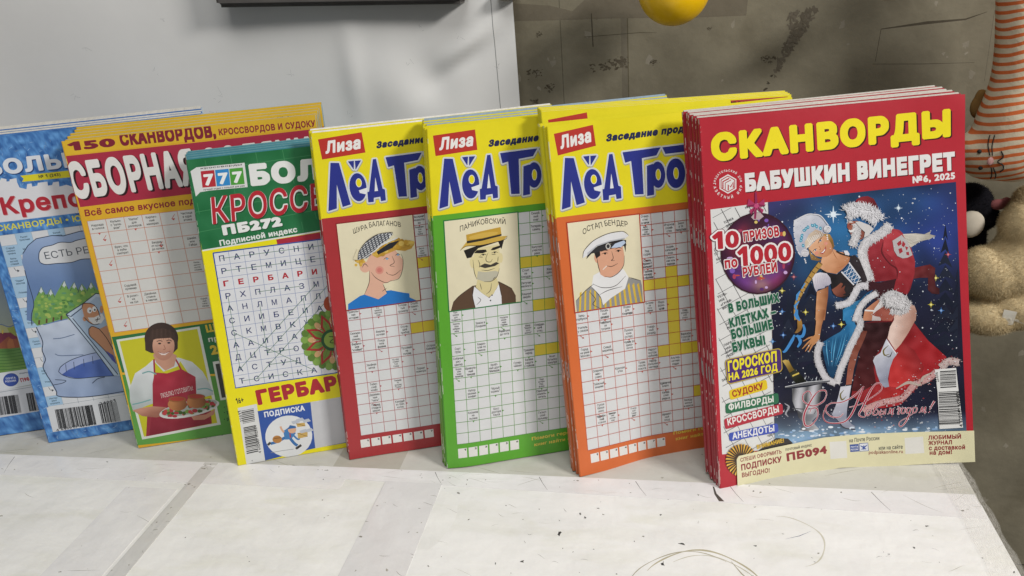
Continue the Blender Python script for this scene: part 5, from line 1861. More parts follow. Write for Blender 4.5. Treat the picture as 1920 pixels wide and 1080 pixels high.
P.ell(510, 365, 222, 244, '#33121f')
P.ell(510, 365, 213, 236, bauble, cell=1.6)
for i in range(34):
    a = RNG.uniform(0, 6.28); r = RNG.uniform(.62, .95)
    P.ell(510 + 205 * r * math.cos(a), 365 + 228 * r * math.sin(a), RNG.uniform(4, 20), RNG.uniform(4, 20), ['#a83a58', '#7a54b0', '#c9a7d8', '#b84a3c', '#d8c06a', '#5a2a6a'][i % 6], n=12)
P.poly([(470, 150), (490, 125), (525, 122), (545, 145), (520, 165), (485, 165)], '#b9a4a8')
P.line([(497, 0), (500, 60), (493, 160)], 16, '#8e2350', taper=[.6, 1, .8])
for q in ([(500, 75), (455, 40), (445, 85), (495, 90)], [(505, 75), (548, 40), (552, 82), (508, 92)], [(495, 85), (460, 110), (470, 135), (500, 100)], [(508, 85), (545, 105), (535, 130), (505, 100)]):
    P.poly(q, '#a8305e')
    P.line([q[0], q[2]], 6, '#6e1a3c')
P.ell(502, 82, 14, 14, '#c04a78')
W2 = ((.10, '#5c1220'), (.075, '#ece9e8'),)
P.text('10', (238, 345), (400, 328), 108, RED, bold=.05, outline=W2)
P.text('ПРИЗОВ', (425, 298), (640, 262), 62, RED, bold=.055, outline=W2)
P.text('по', (312, 458), (392, 446), 66, RED, bold=.05, outline=W2)
P.text('1000', (388, 445), (712, 408), 118, RED, bold=.045, outline=W2)
P.text('РУБЛЕЙ', (420, 508), (628, 474), 60, RED, bold=.055, outline=W2)
GRN = '#1f5c41'
W3 = ((.05, '#cfd8d2'),)
for t, a, b, h in (('В БОЛЬШИХ', (338, 722), (640, 655), 58), ('КЛЕТКАХ –', (345, 812), (620, 736), 60), ('БОЛЬШИЕ', (356, 880), (604, 815), 62), ('БУКВЫ!', (362, 958), (560, 908), 62)):
    P.text(t, a, b, h, GRN, bold=.08, outline=W3)
P.px(*A3)
P.rrect([(312, 108), (648, 36), (658, 178), (330, 258)], 26, '#b59a3a')
P.rrect([(318, 112), (644, 43), (652, 174), (334, 251)], 22, '#4a2a6e')
P.text('ГОРОСКОП', (330, 182), (626, 118), 66, '#efe02a', bold=.055, shear=.08)
P.text('НА 2026 ГОД', (334, 236), (628, 172), 46, '#efe02a', bold=.05, shear=.08)
P.rrect([(338, 292), (562, 226), (570, 284), (346, 350)], 16, '#e2c324')
P.text('СУДОКУ', (360, 334), (545, 282), 40, '#a02c28', bold=.04)
P.rrect([(316, 372), (632, 306), (636, 368), (320, 432)], 16, '#2a6a48')
P.text('ФИЛВОРДЫ', (336, 412), (608, 360), 40, '#e2e2dc', bold=.04)
P.rrect([(308, 462), (656, 368), (662, 430), (316, 524)], 16, '#b02a3a')
P.text('КРОССВОРДЫ', (330, 502), (640, 420), 42, '#e6e2de', bold=.04)
P.rrect([(336, 546), (628, 486), (634, 540), (342, 596)], 16, '#3a4fae')
P.text('АНЕКДОТЫ', (360, 584), (612, 534), 40, '#e6e6ea', bold=.04)
# subscription band along the foot
cream = '#e2dcb4'
P.poly([(490, 668), (620, 575), (690, 578), (720, 606), (560, 680), (420, 720)], '#2f2a28')
P.text('ВНИМАНИЕ!', (505, 642), (668, 600), 26, '#d9b02e', bold=.045)
for i in range(30):
    a = i / 30 * 6.283
    P.poly([(412, 706)] + [(412 + r * 96 * math.cos(a + d), 706 + r * 100 * math.sin(a + d)) for r, d in ((.9, 0), (1, .07), (.93, .15))], ['#c98f2a', '#e0b44a'][i % 2])
    P.line([(412 + 30 * math.cos(a), 706 + 30 * math.sin(a)), (412 + 92 * math.cos(a), 706 + 96 * math.sin(a))], 8, '#3a2a1c')
P.poly([(388, 862), (382, 700), (395, 680), (520, 650), (720, 606), (900, 570), (1150, 548), (1400, 538), (1600, 534), (1800, 528), (1808, 740), (1400, 742), (1000, 750), (800, 790), (600, 830)], cream)
BR = '#8c2c30'
P.text('СПЕШИ ОФОРМИТЬ', (404, 716), (650, 664), 24, BR, bold=.03)
P.text('ПОДПИСКУ', (408, 768), (650, 716), 38, BR, bold=.05)
P.text('ВЫГОДНО!', (412, 808), (580, 776), 28, BR, bold=.035)
P.text('почтовый индекс', (672, 650), (830, 622), 19, '#3a3a36', bold=.015, seg=2)
P.text('ПБ094', (678, 714), (920, 664), 50, BR, bold=.06)
for a, b, c, d in (((934, 596), (1034, 590), (1040, 690), (940, 698)), ((1380, 572), (1490, 564), (1498, 662), (1386, 668))):
    P.poly([a, b, c, d], '#e3e1da')
P.text('на Почте России', (1050, 600), (1232, 584), 24, '#33383a', bold=.02, seg=2)
P.poly([(1054, 612), (1106, 608), (1110, 652), (1058, 656)], '#2a4a9a'); P.poly([(1110, 606), (1162, 602), (1166, 648), (1114, 652)], '#dfe2e6')
for q in ((1054, 612, 1106, 608),):
    P.text('ПОЧТА', (1060, 632), (1104, 629), 11, '#e2e4ea', bold=.04, seg=1); P.text('РОССИИ', (1060, 648), (1104, 645), 11, '#e2e4ea', bold=.04, seg=1)
P.line([(1110, 606), (1162, 602), (1166, 648), (1114, 652), (1110, 606)], 4, '#2a4a9a')
P.line([(1118, 618), (1138, 630), (1158, 614)], 9, '#2a4a9a', taper=[.4, 1.3, .4]); P.line([(1138, 616), (1138, 644)], 8, '#2a4a9a', taper=[.6, 1, .4]); P.line([(1124, 640), (1138, 634), (1152, 638)], 6, '#2a4a9a')
P.text('или на сайте', (1226, 644), (1370, 636), 24, '#33383a', bold=.02, seg=2)
P.text('podpiskaonline.ru', (1166, 668), (1372, 662), 22, '#8c3a34', bold=.015, seg=2)
for t, a, b, h in (('ЛЮБИМЫЙ', (1520, 584), (1718, 576), 26), ('ЖУРНАЛ', (1522, 616), (1664, 610), 26), ('с доставкой', (1524, 646), (1742, 640), 28), ('на дом!', (1528, 674), (1664, 668), 28)):
    P.text(t, a, b, h, BR, bold=.045)
# bar code
P.poly([(1562, 166), (1688, 156), (1704, 300), (1730, 512), (1590, 520), (1578, 300)], '#e2e2e0')
for (x0, y0, x1, y1, sd) in ((1592, 176, 1686, 272, 3), (1582, 300, 1700, 494, 4)):
    r = np.random.default_rng(sd)
    y = y0
    while y < y1:
        h = r.choice([2.2, 2.2, 4.2, 6.5])
        f = (y - 166) / 350
        P.poly([(x0 + 6 * f, y), (x1 + 14 * f, y - 6), (x1 + 14 * f, y - 6 + h), (x0 + 6 * f, y + h)], '#1d1d1f')
        y += h + r.choice([2.4, 2.4, 4.5])
P.text('25006', (1588, 240), (1580, 180), 18, '#222', bold=.02, seg=1)
P.text('4 630049 607092', (1728, 505), (1706, 295), 18, '#222', bold=.02, seg=1)
# scuffs along the fold
P.mm()
for _ in range(60):
    y = rs.uniform(2, P.H - 2)
    P.line([(.15, y), (.25 + rs.uniform(0, .4), y + rs.uniform(.4, 2.5))], rs.uniform(.12, .35), '#e2d8d2', taper=[.4, 1, .2])
GC = 'magazines with a winter couple cover'
make_magazine(P, 3.4, 'red magazine with a couple in winter dress and a barcode, front copy', GC, strips((1, '#9c2230')), back='#b9a59c', leaf='#ded9d0', seed=18, wear=.5, foldline='#d8d0c8')
P = page_for(8, nu=14, nv=10, bow=P8.bow, base='#a8222e')
P.mm(); P.rect(10, 30, 192, 214, '#2a3048'); P.rect(10, 8, 192, 30, cream)
stack(Q[8], P, 5, .0038, 3.3, lambda i: f'{ORD[i]} red magazine from the front of the rightmost stack, only fold and top showing', GC, strips((1, '#97222e')), 38, left=.0009, back='#c9bdb4', leaf='#dcd7ce', over=1.5, rise=.0005, fan=.008, foldline='#d8d0c8', wear=.4)

# ------------------------------------------------------------------ green headed letter-grid magazine
P = P4 = page_for(4, bow=bow_pts([(0, 0), (60, 1.5), (120, 3), (200, 2)], 200, 1.2, top=1.0), base='#ecdf16')
P.px(*S1)


def head_green(p):
    c = np.array([[33., 108., 62.]]) + 10 * noise2(p, .02)[:, None]
    f = np.exp(-((p[:, 0] - 420) / 80) ** 2 - ((p[:, 1] - 350) / 60) ** 2)[:, None]
    return c + f * 10


P.poly([(20, 170), (900, 70), (1700, -30), (1700, 470), (915, 612), (133, 742)], head_green, 8)
for i in range(4):
    P.line([(40 + i * 24, 250 + i * 125), (1650, 20 + i * 105)], 4, '#3d8454')
for x, y in ((150, 170), (310, 140), (470, 120), (640, 105), (100, 440), (200, 520), (330, 330), (560, 430), (760, 560), (700, 250), (840, 470), (480, 600)):
    P.line([(x, y), (x + 14, y + 70)], 4, '#3d8454')
P.line([(133, 742), (915, 612), (1600, 500)], 9, '#dfe3de')
P.poly([(600, 672), (920, 618), (1600, 512), (1600, 560), (925, 668), (608, 705)], '#a82838')
P.poly([(58, 240), (96, 215), (400, 186), (420, 340), (180, 362), (120, 372), (92, 400)], '#d9dbda')
for (a, c) in (((122, 240), '#b52a35'), ((213, 232), '#2f86c8'), ((303, 224), '#4a9a38')):
    x, y = a
    P.poly([(x, y), (x + 86, y - 8), (x + 98, y + 96), (x + 12, y + 104)], c)
    P.text('7', (x + 24, y + 92), (x + 86, y + 86), 76, '#eef0ee', bold=.05)
P.text('кроссворды', (120, 228), (386, 202), 12, '#333', bold=.02, seg=1)
P.text('лучший отдых с пользой для ума', (140, 362), (402, 336), 11, '#333', bold=.02, seg=1)
P.text('БОЛЬШИЕ', (434, 337), (1500, 238), 142, '#e4e6e4', bold=.085)
for dx, dy, c, b in ((5, 5, '#123f24', .06), (0, 0, '#e6e6e4', .055), (0, 0, '#b32430', .02)):
    P.text('КРОССВОРДЫ', (188 + dx, 578 + dy), (1450 + dx, 404 + dy), 172, c, bold=b, shear=.10)
for dx, dy, c in ((4, 5, '#124022'), (0, 0, '#e8eae8')):
    P.text('ПБ272', (262 + dx, 648 + dy), (640 + dx, 586 + dy), 66, c, bold=.085)
P.text('Подписной индекс', (243, 713), (737, 624), 36, '#e4e8e4', bold=.045)
g = [P.px(*S1).q([(205, 757)])[0], P.px(*S1).q([(865, 676)])[0], P.px(*S2).q([(205, 566)])[0]]
P.mm()
x0, y1, y0 = (g[0][0] + g[2][0]) / 2, g[0][1], g[2][1]
cw = (g[1][0] - g[0][0]) / 7
LT = ['ПАРУСНИК', 'РТЕМИЦЕЛ', 'ГЕРБАРИЙ', 'РХПЛАЗМА', 'АНЛМАПЛК', 'СИИБЕИА', 'СКМВКЖ', 'ААИЕА', 'ДЦТРО', 'АСТУД', 'ТСИСКА']
nr = len(LT)
rh = (y1 - y0) / nr
nc = 12
P.rect(x0, y0, x0 + nc * cw, y1, '#dcdee2')
for i in range(nr + 1):
    P.line([(x0, y0 + i * rh), (x0 + nc * cw, y0 + i * rh)], .3, '#6d7fb0')
for i in range(nc + 1):
    P.line([(x0 + i * cw, y0), (x0 + i * cw, y1)], .3, '#6d7fb0')
P.line([(x0, y1), (x0, y0), (x0 + nc * cw, y0)], 1.0, '#2a4f9e')
P.line([(x0, y1), (x0 + nc * cw, y1)], 1.0, '#2a4f9e')
ctr = lambda r, c: (x0 + (c + .5) * cw, y1 - (r + .5) * rh)
for r, s_ in enumerate(LT):
    for c, ch in enumerate(s_):
        x, y = ctr(r, c)
        P.text(ch, (x - 2.6, y - 2.4), (x + 2.6, y - 2.4), 4.9, '#b02430' if r == 2 else '#2b3566', bold=.045 if r == 2 else .012)
gl = '#2f6a48'
for a, b in (((0, 0), (0, 7)), ((1, 0), (1, 7)), ((3, 2), (3, 5)), ((3, 0), (9, 0)), ((4, 2), (8, 2)), ((6, 0), (10, 5)), ((10, 0), (10, 5)), ((9, 2), (4, 7)), ((8, 2), (3, 7)), ((7, 3), (4, 6)), ((10, 1), (6, 5)), ((9, 0), (3, 6)), ((4, 5), (7, 5)), ((8, 2), (8, 4)), ((9, 2), (9, 4))):
    P.line([ctr(*a), ctr(*b)], .38, gl)
# painted rosette
P.px(*S2)
mx_, my_ = 820, 260
P.ell(mx_, my_, 190, 182, '#6f9440')
for k in range(26):
    a = k / 26 * 6.283
    P.ell(mx_ + 176 * math.cos(a), my_ + 170 * math.sin(a), 24, 24, ['#587a32', '#7da24a'][k % 2], n=10)
for k in range(8):
    a = k / 8 * 6.283 + .39
    t = lambda r, d: (mx_ + r * math.cos(a + d), my_ + r * .96 * math.sin(a + d))
    P.poly([t(40, -.4), t(110, -.34), t(180, 0), t(110, .34), t(40, .4)], '#a02c2c')
    P.poly([t(56, -.26), t(104, -.2), t(150, 0), t(104, .2), t(56, .26)], '#6d8a3c')
    P.line([t(70, 0), t(130, 0)], 5, '#2f4a22', taper=[.3, 1, .2])
    b = a + .39
    P.ell(mx_ + 128 * math.cos(b), my_ + 124 * math.sin(b), 26, 18, '#c9a070', rot=b)
    P.line([(mx_ + 84 * math.cos(b - .06), my_ + 82 * math.sin(b - .06)), (mx_ + 120 * math.cos(b - .08), my_ + 116 * math.sin(b - .08))], 8, '#e2dfd8', taper=[.2, 1, .2])
    P.line([(mx_ + 84 * math.cos(b + .06), my_ + 82 * math.sin(b + .06)), (mx_ + 120 * math.cos(b + .08), my_ + 116 * math.sin(b + .08))], 8, '#e2dfd8', taper=[.2, 1, .2])
P.ell(mx_, my_, 70, 68, '#24502f')
P.ell(mx_, my_, 52, 50, '#8aa648')
P.line([(mx_ - 20, my_ - 22), (mx_ + 16, my_ - 16), (mx_ - 14, my_ + 14), (mx_ + 22, my_ + 20)], 5, '#2f4a22', smooth=True)
P.ell(800, 30, 34, 46, '#a8482a')
P.text('ГЕРБАРИЙ', (346, 677), (1055, 535), 98, '#a92430', bold=.085)
P.text('16+', (214, 668), (264, 656), 38, '#262a2c', bold=.03)
P.poly([(222, 692), (342, 666), (396, 1028), (278, 1050)], '#d9dad8')
r = np.random.default_rng(9)
y = 696
while y < 968:
    if 775 < y < 800:
        y = 802
    f = (y - 690) / 360
    h = r.choice([3, 3, 5, 7])
    P.poly([(252 + 46 * f - 8, y + 14), (322 + 40 * f, y - 2), (322 + 40 * f, y - 2 + h), (252 + 46 * f - 8, y + 14 + h)], '#2a2a2c')
    y += h + r.choice([3, 3, 5])
P.text('25011', (258, 778), (240, 706), 18, '#333', bold=.015, seg=1)
P.text('4 602449 002524', (372, 975), (340, 800), 17, '#333', bold=.015, seg=1)
P.text('6', (310, 1030), (318, 1028), 10, '#333', bold=.02, seg=1)
P.poly([(348, 712), (680, 655), (1500, 512), (1500, 800), (712, 946), (396, 1025)], '#2b4f9f')
P.poly([(682, 654), (960, 606), (1000, 888), (713, 947)], '#c6c7ca')
P.text('ПОДПИСКА', (390, 752), (648, 708), 35, '#e4e8ee', bold=.05)
P.ell(545, 870, 149, 131, '#dfe1e2', rot=-.1)
# a small running courier with parcels
P.poly([(510, 838), (548, 812), (590, 850), (560, 890), (520, 892)], '#3b78b4')
P.ell(566, 830, 26, 22, '#d9a988'); P.poly([(536, 826), (552, 800), (588, 806), (592, 818), (560, 822)], '#2e62a0')
P.line([(520, 880), (470, 905), (430, 918)], 18, '#2f6aa8', smooth=True); P.line([(555, 885), (580, 915), (600, 930)], 18, '#2f6aa8', smooth=True)
P.line([(430, 910), (412, 926)], 15, '#33302e'); P.line([(590, 950), (624, 926)], 15, '#33302e')
P.line([(514, 846), (500, 826), (492, 808)], 12, '#d9a988', smooth=True); P.line([(570, 860), (600, 888), (616, 884)], 11, '#3b78b4', smooth=True)
P.ell(472, 890, 30, 24, '#b27a3a'); P.line([(450, 884), (496, 880)], 5, '#6d4520')
P.line([(552, 850), (556, 880)], 7, '#a83034')
for a, b, c, d in (((592, 790), (646, 784), (650, 806), (600, 812)), ((600, 850), (664, 842), (664, 872), (604, 886))):
    P.poly([a, b, c, d], '#c9a55a'); P.line([a, c], 3, '#7a5c28')
for x, y in ((560, 778), (590, 764), (612, 836), (648, 830), (630, 770)):
    P.poly([(x, y), (x + 40, y - 12), (x + 56, y + 4), (x + 12, y + 16)], '#b9bfca')
P.line([(430, 975), (500, 962), (575, 952)], 3, '#8a8d90')
GG = 'green headed letter grid magazines'
make_magazine(P, 3.6, 'magazine with a green header over a letter grid, front copy of its stack', GG, strips((.43, '#d9cf1e'), (.72, '#e0d41a'), (1, '#2c6a44')), back='#6fa9b4', leaf='#d2d6d2', seed=14)
P = page_for(4, nu=14, nv=10, bow=P4.bow, base='#ecdf16')
P.mm(); P.rect(0, 196, P.W, P.H, '#226b3d'); P.rect(0, P.H - 3, P.W, P.H, '#3f8494')
stack(Q[4], P, 4, .0048, 4.0, lambda i: f'{ORD[i]} green headed magazine, teal top edge showing behind the letter grid front copy', GG, strips((.43, '#cfc51e'), (.72, '#e0d41a'), (1, '#2c6a44')), 34, left=.0008, back='#5b95a4', leaf='#6f9fa8', over=1.5, rise=.0006)

# ------------------------------------------------------------------ cookery crossword magazine
P = P3 = page_for(3, bow=bow_pts([(0, 0), (60, 1), (120, 2), (200, 3)], 200, 1.2, top=1.0), base='#dba92a')
P.px(*T1)
P.poly([(75, 358), (900, 272), (1700, 180), (1700, 480), (830, 582), (160, 662)], '#a52a40')
P.poly([(48, 262), (1640, 105), (1640, 175), (1000, 250), (75, 352)], '#deb32c')
P.text('150', (90, 330), (372, 300), 54, '#7c2030', bold=.07)
P.text('СКАНВОРДОВ,', (402, 298), (972, 246), 78, '#7c2030', bold=.06, sq=True)
P.text('КРОССВОРДОВ И СУДОКУ', (986, 236), (1562, 182), 40, '#8c2834', bold=.045)
for dx, dy, c in ((14, 8, '#2a1418'), (0, 0, '#e2e0dc')):
    P.text('СБОРНАЯ', (122 + dx, 618 + dy), (872 + dx, 528 + dy), 222, c, bold=.058, shear=-.02)
    P.text('СОЛЯНКА', (912 + dx, 524 + dy), (1660 + dx, 432 + dy), 210, c, bold=.058, shear=-.02)
P.text('Всё самое вкусное под одной обложкой', (187, 718), (1320, 588), 40, '#8a2430', bold=.035, shear=.05)
g = [P.px(*T1).q([(200, 746)])[0], P.px(*T1).q([(850, 668)])[0], P.px(*T2).q([(285, 370)])[0]]
P.mm()
x0 = (g[0][0] + g[2][0]) / 2
y1, y0 = g[0][1], g[2][1]
cw = (P.px(*T1).q([(735, 682)])[0][0] - g[0][0]) / 5
P.mm()
nr, nc = 9, 10
rh = (y1 - y0) / nr
P.rect(x0, y0, x0 + nc * cw, y1, '#d0d0cd')
for i in range(nr + 1):
    P.line([(x0, y0 + i * rh), (x0 + nc * cw, y0 + i * rh)], .45, '#c07a62')
for i in range(nc + 1):
    P.line([(x0 + i * cw, y0), (x0 + i * cw, y1)], .45, '#c07a62')
for r, c, t in ((0, 0, 'Надсада/в голосе'), (0, 1, 'Кальян/с "рука-/вом"'), (0, 2, '"Каток"/для/роллеров'), (0, 3, 'Кирпич-/ный/минерал'), (0, 5, 'Частица/в ядре/атома'), (2, 1, 'Врач, что/в зубы/смотрит'), (2, 3, 'Бездна/от кочки/до кочки'), (2, 5, 'Швейк/или/Гайдн'),
                (4, 5, 'Напы-/щенно/пусто-/словие'), (5, 1, 'Судовой/кулинар'), (6, 1, 'В розет-/ке/на 220'), (6, 2, 'Двойная/ставка/в картах'), (7, 5, 'Корей-/ный/сала-/мандр')):
    x, y = x0 + (c + .5) * cw, y1 - (r + .5) * rh
    P.center(t.split('/'), x, y, min(2.0, rh * .8 / (len(t.split('/')) * 1.45)), '#2c2a28', narrow=.85)
for r, c in ((1, 0), (3, 0), (6, 0), (8, 0), (0, 4), (2, 3)):
    x, y = x0 + (c + .7) * cw, y1 - (r + .5) * rh
    P.line([(x + 2, y + 3), (x - 1, y - .5)], .4, '#b83c34')
    P.poly([(x - 1.5, y - .4), (x + 1.6, y - .6), (x + .2, y - 2.2)], '#b83c34')
for r, c in ((0, 2), (0, 0), (2, 3)):
    x, y = x0 + (c + .5) * cw, y1 - (r + 1) * rh
    P.poly([(x - 1.1, y), (x + 1.1, y), (x, y - 1.8)], '#b83c34')
P.px(*T2)
P.poly([(268, 396), (850, 312), (1500, 215), (1500, 520), (900, 615), (330, 605)], '#2a6e3c')
P.poly([(325, 600), (900, 610), (1500, 520), (1500, 850), (940, 945), (415, 1005)], lambda p: np.array([[82., 146., 58.]]) + np.clip((p[:, 1] - 700) * .04, -6, 10)[:, None], 8)
P.line([(325, 602), (470, 598)], 14, '#d9a92a'); P.line([(800, 610), (900, 608)], 12, '#d9a92a')
P.poly([(294, 411), (762, 336), (882, 888), (440, 972)], '#d4d8d0')
pn = [(312, 420), (750, 350), (862, 878), (450, 956)]
P.poly(pn, lambda p: np.array([[190., 186., 30.]]) + np.clip(900 - p[:, 1], 0, 400)[:, None] * .02, 8)
P.poly([(462, 955), (470, 800), (820, 740), (832, 882)], '#8f2a38')
P.poly([(505, 520), (460, 560), (400, 600), (368, 690), (372, 760), (390, 815), (470, 780), (500, 770), (505, 600)], shade('#d2d6d8', '#a9b2b2', (440, 600), (390, 800), 8), 4)
P.poly([(640, 510), (720, 535), (780, 590), (820, 660), (842, 720), (760, 740), (735, 700), (700, 600)], shade('#d4d8da', '#aab2b4', (700, 560), (830, 720), 8), 4)
P.poly([(505, 530), (560, 590), (640, 560), (660, 520), (600, 500), (540, 505)], '#ccd2d2')
P.poly([(510, 595), (580, 600), (660, 575), (740, 620), (745, 720), (830, 880), (480, 950), (500, 780), (498, 660)], shade('#a52a3c', '#7e1e2e', (600, 620), (620, 930), 8), 4)
P.line([(510, 600), (508, 560), (506, 520)], 9, '#a02a3a'); P.line([(660, 580), (642, 545), (625, 515)], 9, '#a02a3a')
P.poly([(500, 495), (520, 540), (570, 585), (620, 560), (635, 500), (600, 480), (530, 480)], '#c08f78')
P.ell(548, 402, 95, 88, '#3a2c28')
P.poly([(455, 400), (458, 470), (490, 485), (610, 490), (640, 460), (640, 390)], '#3d2e29')
P.ell(560, 445, 62, 82, shade('#d0a088', '#b07c68', (560, 400), (570, 520), 5), cell=3)
P.poly([(480, 420), (490, 360), (560, 345), (620, 370), (632, 430), (600, 400), (520, 405)], '#43322c')
for i in range(10):
    P.line([(500 + i * 12, 350), (496 + i * 13, 410)], 5, ['#5a463c', '#33261f'][i % 2], taper=[.3, 1, .2])
P.ell(538, 432, 9, 5, '#2e2420', n=10); P.ell(590, 428, 9, 5, '#2e2420', n=10)
P.line([(522, 420), (540, 415), (554, 420)], 4, '#4a352c', smooth=True); P.line([(576, 417), (592, 412), (606, 418)], 4, '#4a352c', smooth=True)
P.line([(562, 440), (570, 462), (558, 466)], 4, '#9a6854', smooth=True)
P.poly([(530, 480), (562, 486), (596, 476), (570, 497), (548, 496)], '#e2d6d0'); P.line([(528, 478), (562, 488), (598, 474)], 3, '#8f3c38', smooth=True)
P.line([(440, 600), (480, 590), (520, 605)], 7, '#6fa0a0', smooth=True); P.line([(385, 775), (430, 765), (488, 748)], 7, '#6fa0a0', smooth=True); P.line([(750, 690), (800, 685), (838, 700)], 7, '#6fa0a0', smooth=True)
P.text('ЛЮБЛЮ ГОТОВИТЬ!', (548, 740), (730, 692), 26, '#d8ccc8', bold=.0)
P.poly([(385, 808), (430, 795), (500, 785), (575, 790), (580, 835), (520, 848), (440, 840)], shade('#c08a74', '#96604e', (450, 800), (470, 845), 5), 4)
P.ell(705, 800, 172, 44, '#c9cbc8', rot=-.2)
P.ell(705, 794, 160, 36, '#9aa09a', rot=-.2)
for i in range(70):
    a, k = RNG.uniform(0, 6.28), RNG.uniform(.4, 1)
    P.ell(705 + 150 * k * math.cos(a), 800 + 30 * k * math.sin(a) - 30 * k * math.cos(a), RNG.uniform(8, 16), RNG.uniform(6, 12), ['#4a6a2c', '#6b8a3a', '#a02c34', '#b03a3c', '#37521f'][i % 5], n=9)
for x, y in ((638, 760), (745, 745)):
    P.ell(x, y + 14, 54, 36, shade('#b07444', '#7e4a28', (x - 30, y), (x + 50, y), 5), cell=3)
    P.ell(x, y - 14, 50, 16, '#8f552e'); P.ell(x, y - 16, 40, 11, '#a0382c')
P.poly([(715, 842), (800, 830), (850, 800), (845, 830), (790, 860), (730, 862)], '#b98068')
P.poly([(836, 535), (1000, 510), (1030, 730), (880, 752)], '#d4d8d0'); P.poly([(852, 548), (1000, 522), (1020, 715), (888, 738)], '#3a3c34')
P.text('ШЕДЕВР', (800, 372), (1080, 326), 44, '#d8b83a', bold=.05)
P.text('приготовь', (812, 425), (1080, 384), 30, '#d6d8cc', bold=.03)
P.text('25', (830, 497), (912, 484), 56, '#d8b83a', bold=.06)
for y in (800, 830, 868):
    P.text('• рецепт', (900, y), (1000, y - 15), 20, '#1e3a20', bold=.02, seg=1)
GK = 'red and yellow cookery crossword magazines'
make_magazine(P, 4.0, 'cookery crossword magazine with a woman in a red apron, front copy', GK, strips((.13, '#5aa03c'), (.40, '#2a6e3c'), (.79, '#d9a52a'), (.93, '#98283c'), (1, '#d9ae2c')), back='#8fb0bd', leaf='#cfd2cf', seed=13, material=MATT)
P = page_for(3, nu=14, nv=10, bow=P3.bow, base='#dba92a')
P.mm(); P.rect(0, 200, P.W, 262, '#a52a40'); P.rect(0, 262, P.W, P.H, '#deb32c')
P.text('150 СКАНВОРДОВ, КРОССВОРДОВ', (8, P.H - 9.5), (120, P.H - 9.5), 7, '#a8402c', bold=.06)
P.text('№ 10 • 2024', (166, P.H - 5.6), (196, P.H - 5.6), 3.4, '#3a2a1c', bold=.03)
stack(Q[3], P, 5, .0056, 4.6, lambda i: f'{ORD[i]} cookery crossword magazine from the front, yellow top edge showing', GK, strips((.13, '#5aa03c'), (.40, '#2a6e3c'), (.79, '#d9a52a'), (.93, '#98283c'), (1, '#d9ae2c')), 33, left=-.0009, back='#7fb0c4', leaf='#a9c0cc', material=MATT, rise=.0014, over=.8)

# ------------------------------------------------------------------ the two icy blue magazines at the far left


def icy(p, s=.05):
    n = noise2(p, s) + .7 * noise2(p + 40, s * 2.3) + .5 * noise2(p - 70, s * 4.7)
    base = np.array([[72., 126., 190.]]) + n[:, None] * np.array([[30., 36., 34.]])
    return np.clip(base, 0, 255)


def cracks(P, n, reg, col='#8fb4de', s=1.0):
    for _ in range(n):
        x, y = RNG.uniform(*reg[0]), RNG.uniform(*reg[1])
        a = RNG.uniform(0, 6.28)
        P.line([(x, y), (x + 10 * s * math.cos(a), y + 10 * s * math.sin(a)), (x + 20 * s * math.cos(a + .25), y + 20 * s * math.sin(a + .25)), (x + 27 * s * math.cos(a + .2), y + 27 * s * math.sin(a + .2))], 2.2 * s, hexc(col) * RNG.uniform(.7, 1.1), taper=[.2, 1.4, .6, .1])


P = P2 = page_for(2, bow=bow_pts([(0, 0), (60, 1), (200, 2)], 200, 1.2, top=.8), base='#2d64ae')
P.mm()
P.rect(0, 0, P.W, P.H, icy if False else (lambda p: icy(p, .35)), 3.0)
P.px(*U1)
cracks(P, 90, ((-80, 480), (220, 520)))
P.px(*U2)
cracks(P, 60, ((20, 110), (40, 500)), s=.9); cracks(P, 60, ((120, 260), (500, 960)), s=.9); cracks(P, 50, ((270, 740), (880, 980)), s=.9)
P.px(*U1)
for dx, dy, c in ((7, 6, '#17366e'), (0, 0, '#d9dee6')):
    P.text('БОЛЬШАЯ', (-82 + dx, 442 + dy), (770 + dx, 352 + dy), 98, c, bold=.06)
cas = [(-300, 470), (-60, 470), (-50, 448), (-20, 446), (-18, 470), (0, 468), (8, 452), (40, 458), (42, 474), (60, 472), (62, 460), (104, 452), (108, 478), (124, 512), (168, 522), (172, 490), (200, 486), (204, 506), (236, 500), (240, 482), (300, 474), (304, 500), (330, 496), (336, 478), (372, 474), (376, 506), (420, 494), (470, 510), (700, 470), (1200, 420), (1240, 590), (530, 668), (0, 732), (-300, 770)]
P.poly(cas, '#d9dadf')
P.poly([(128, 437), (452, 402), (900, 352), (906, 392), (455, 446), (140, 476), (150, 455)], '#d9cf2a')
P.text('№ 1 (243)', (245, 454), (386, 437), 20, '#4a4632', bold=.03, seg=2)
for dx, dy, c in ((5, 4, '#c99a9c'), (0, 0, '#b02836')):
    P.text('Крепость', (12 + dx, 688 + dy), (800 + dx, 598 + dy), 112, c, bold=.04)
P.text('СКАНВОРДЫ • ЮМОР • КРОССВОРДЫ', (-16, 790), (1150, 648), 38, '#d6d04a', bold=.03)
g = [P.px(*U1).q([(10, 818)])[0], P.px(*U2).q([(298, 930)])[0]]
P.px(*U1)
tl, tr = (4, 812), (1150, 668)
P.px(*U2)
P.poly([(-2, 232), (24, 222), (60, 60), (430, 0), (900, -60), (1150, 640), (742, 852), (298, 930)], '#d3d6da') if False else None
m0 = P.px(*U1).q([(8, 815)])[0]
m1 = P.px(*U2).q([(297, 930)])[0]
P.mm()
gx = (m0[0] + m1[0]) / 2
P.rect(gx, m1[1], 192, m0[1], '#d2d5da')
cw, nr = 13.5, 17
rh = (m0[1] - m1[1] - 26) / nr
gy = m0[1] - nr * rh
for i in range(nr + 1):
    P.line([(gx, gy + i * rh), (192, gy + i * rh)], .3, '#7c8794')
for i in range(14):
    P.line([(gx + i * cw, gy - 8), (gx + i * cw, m0[1])], .3, '#7c8794')
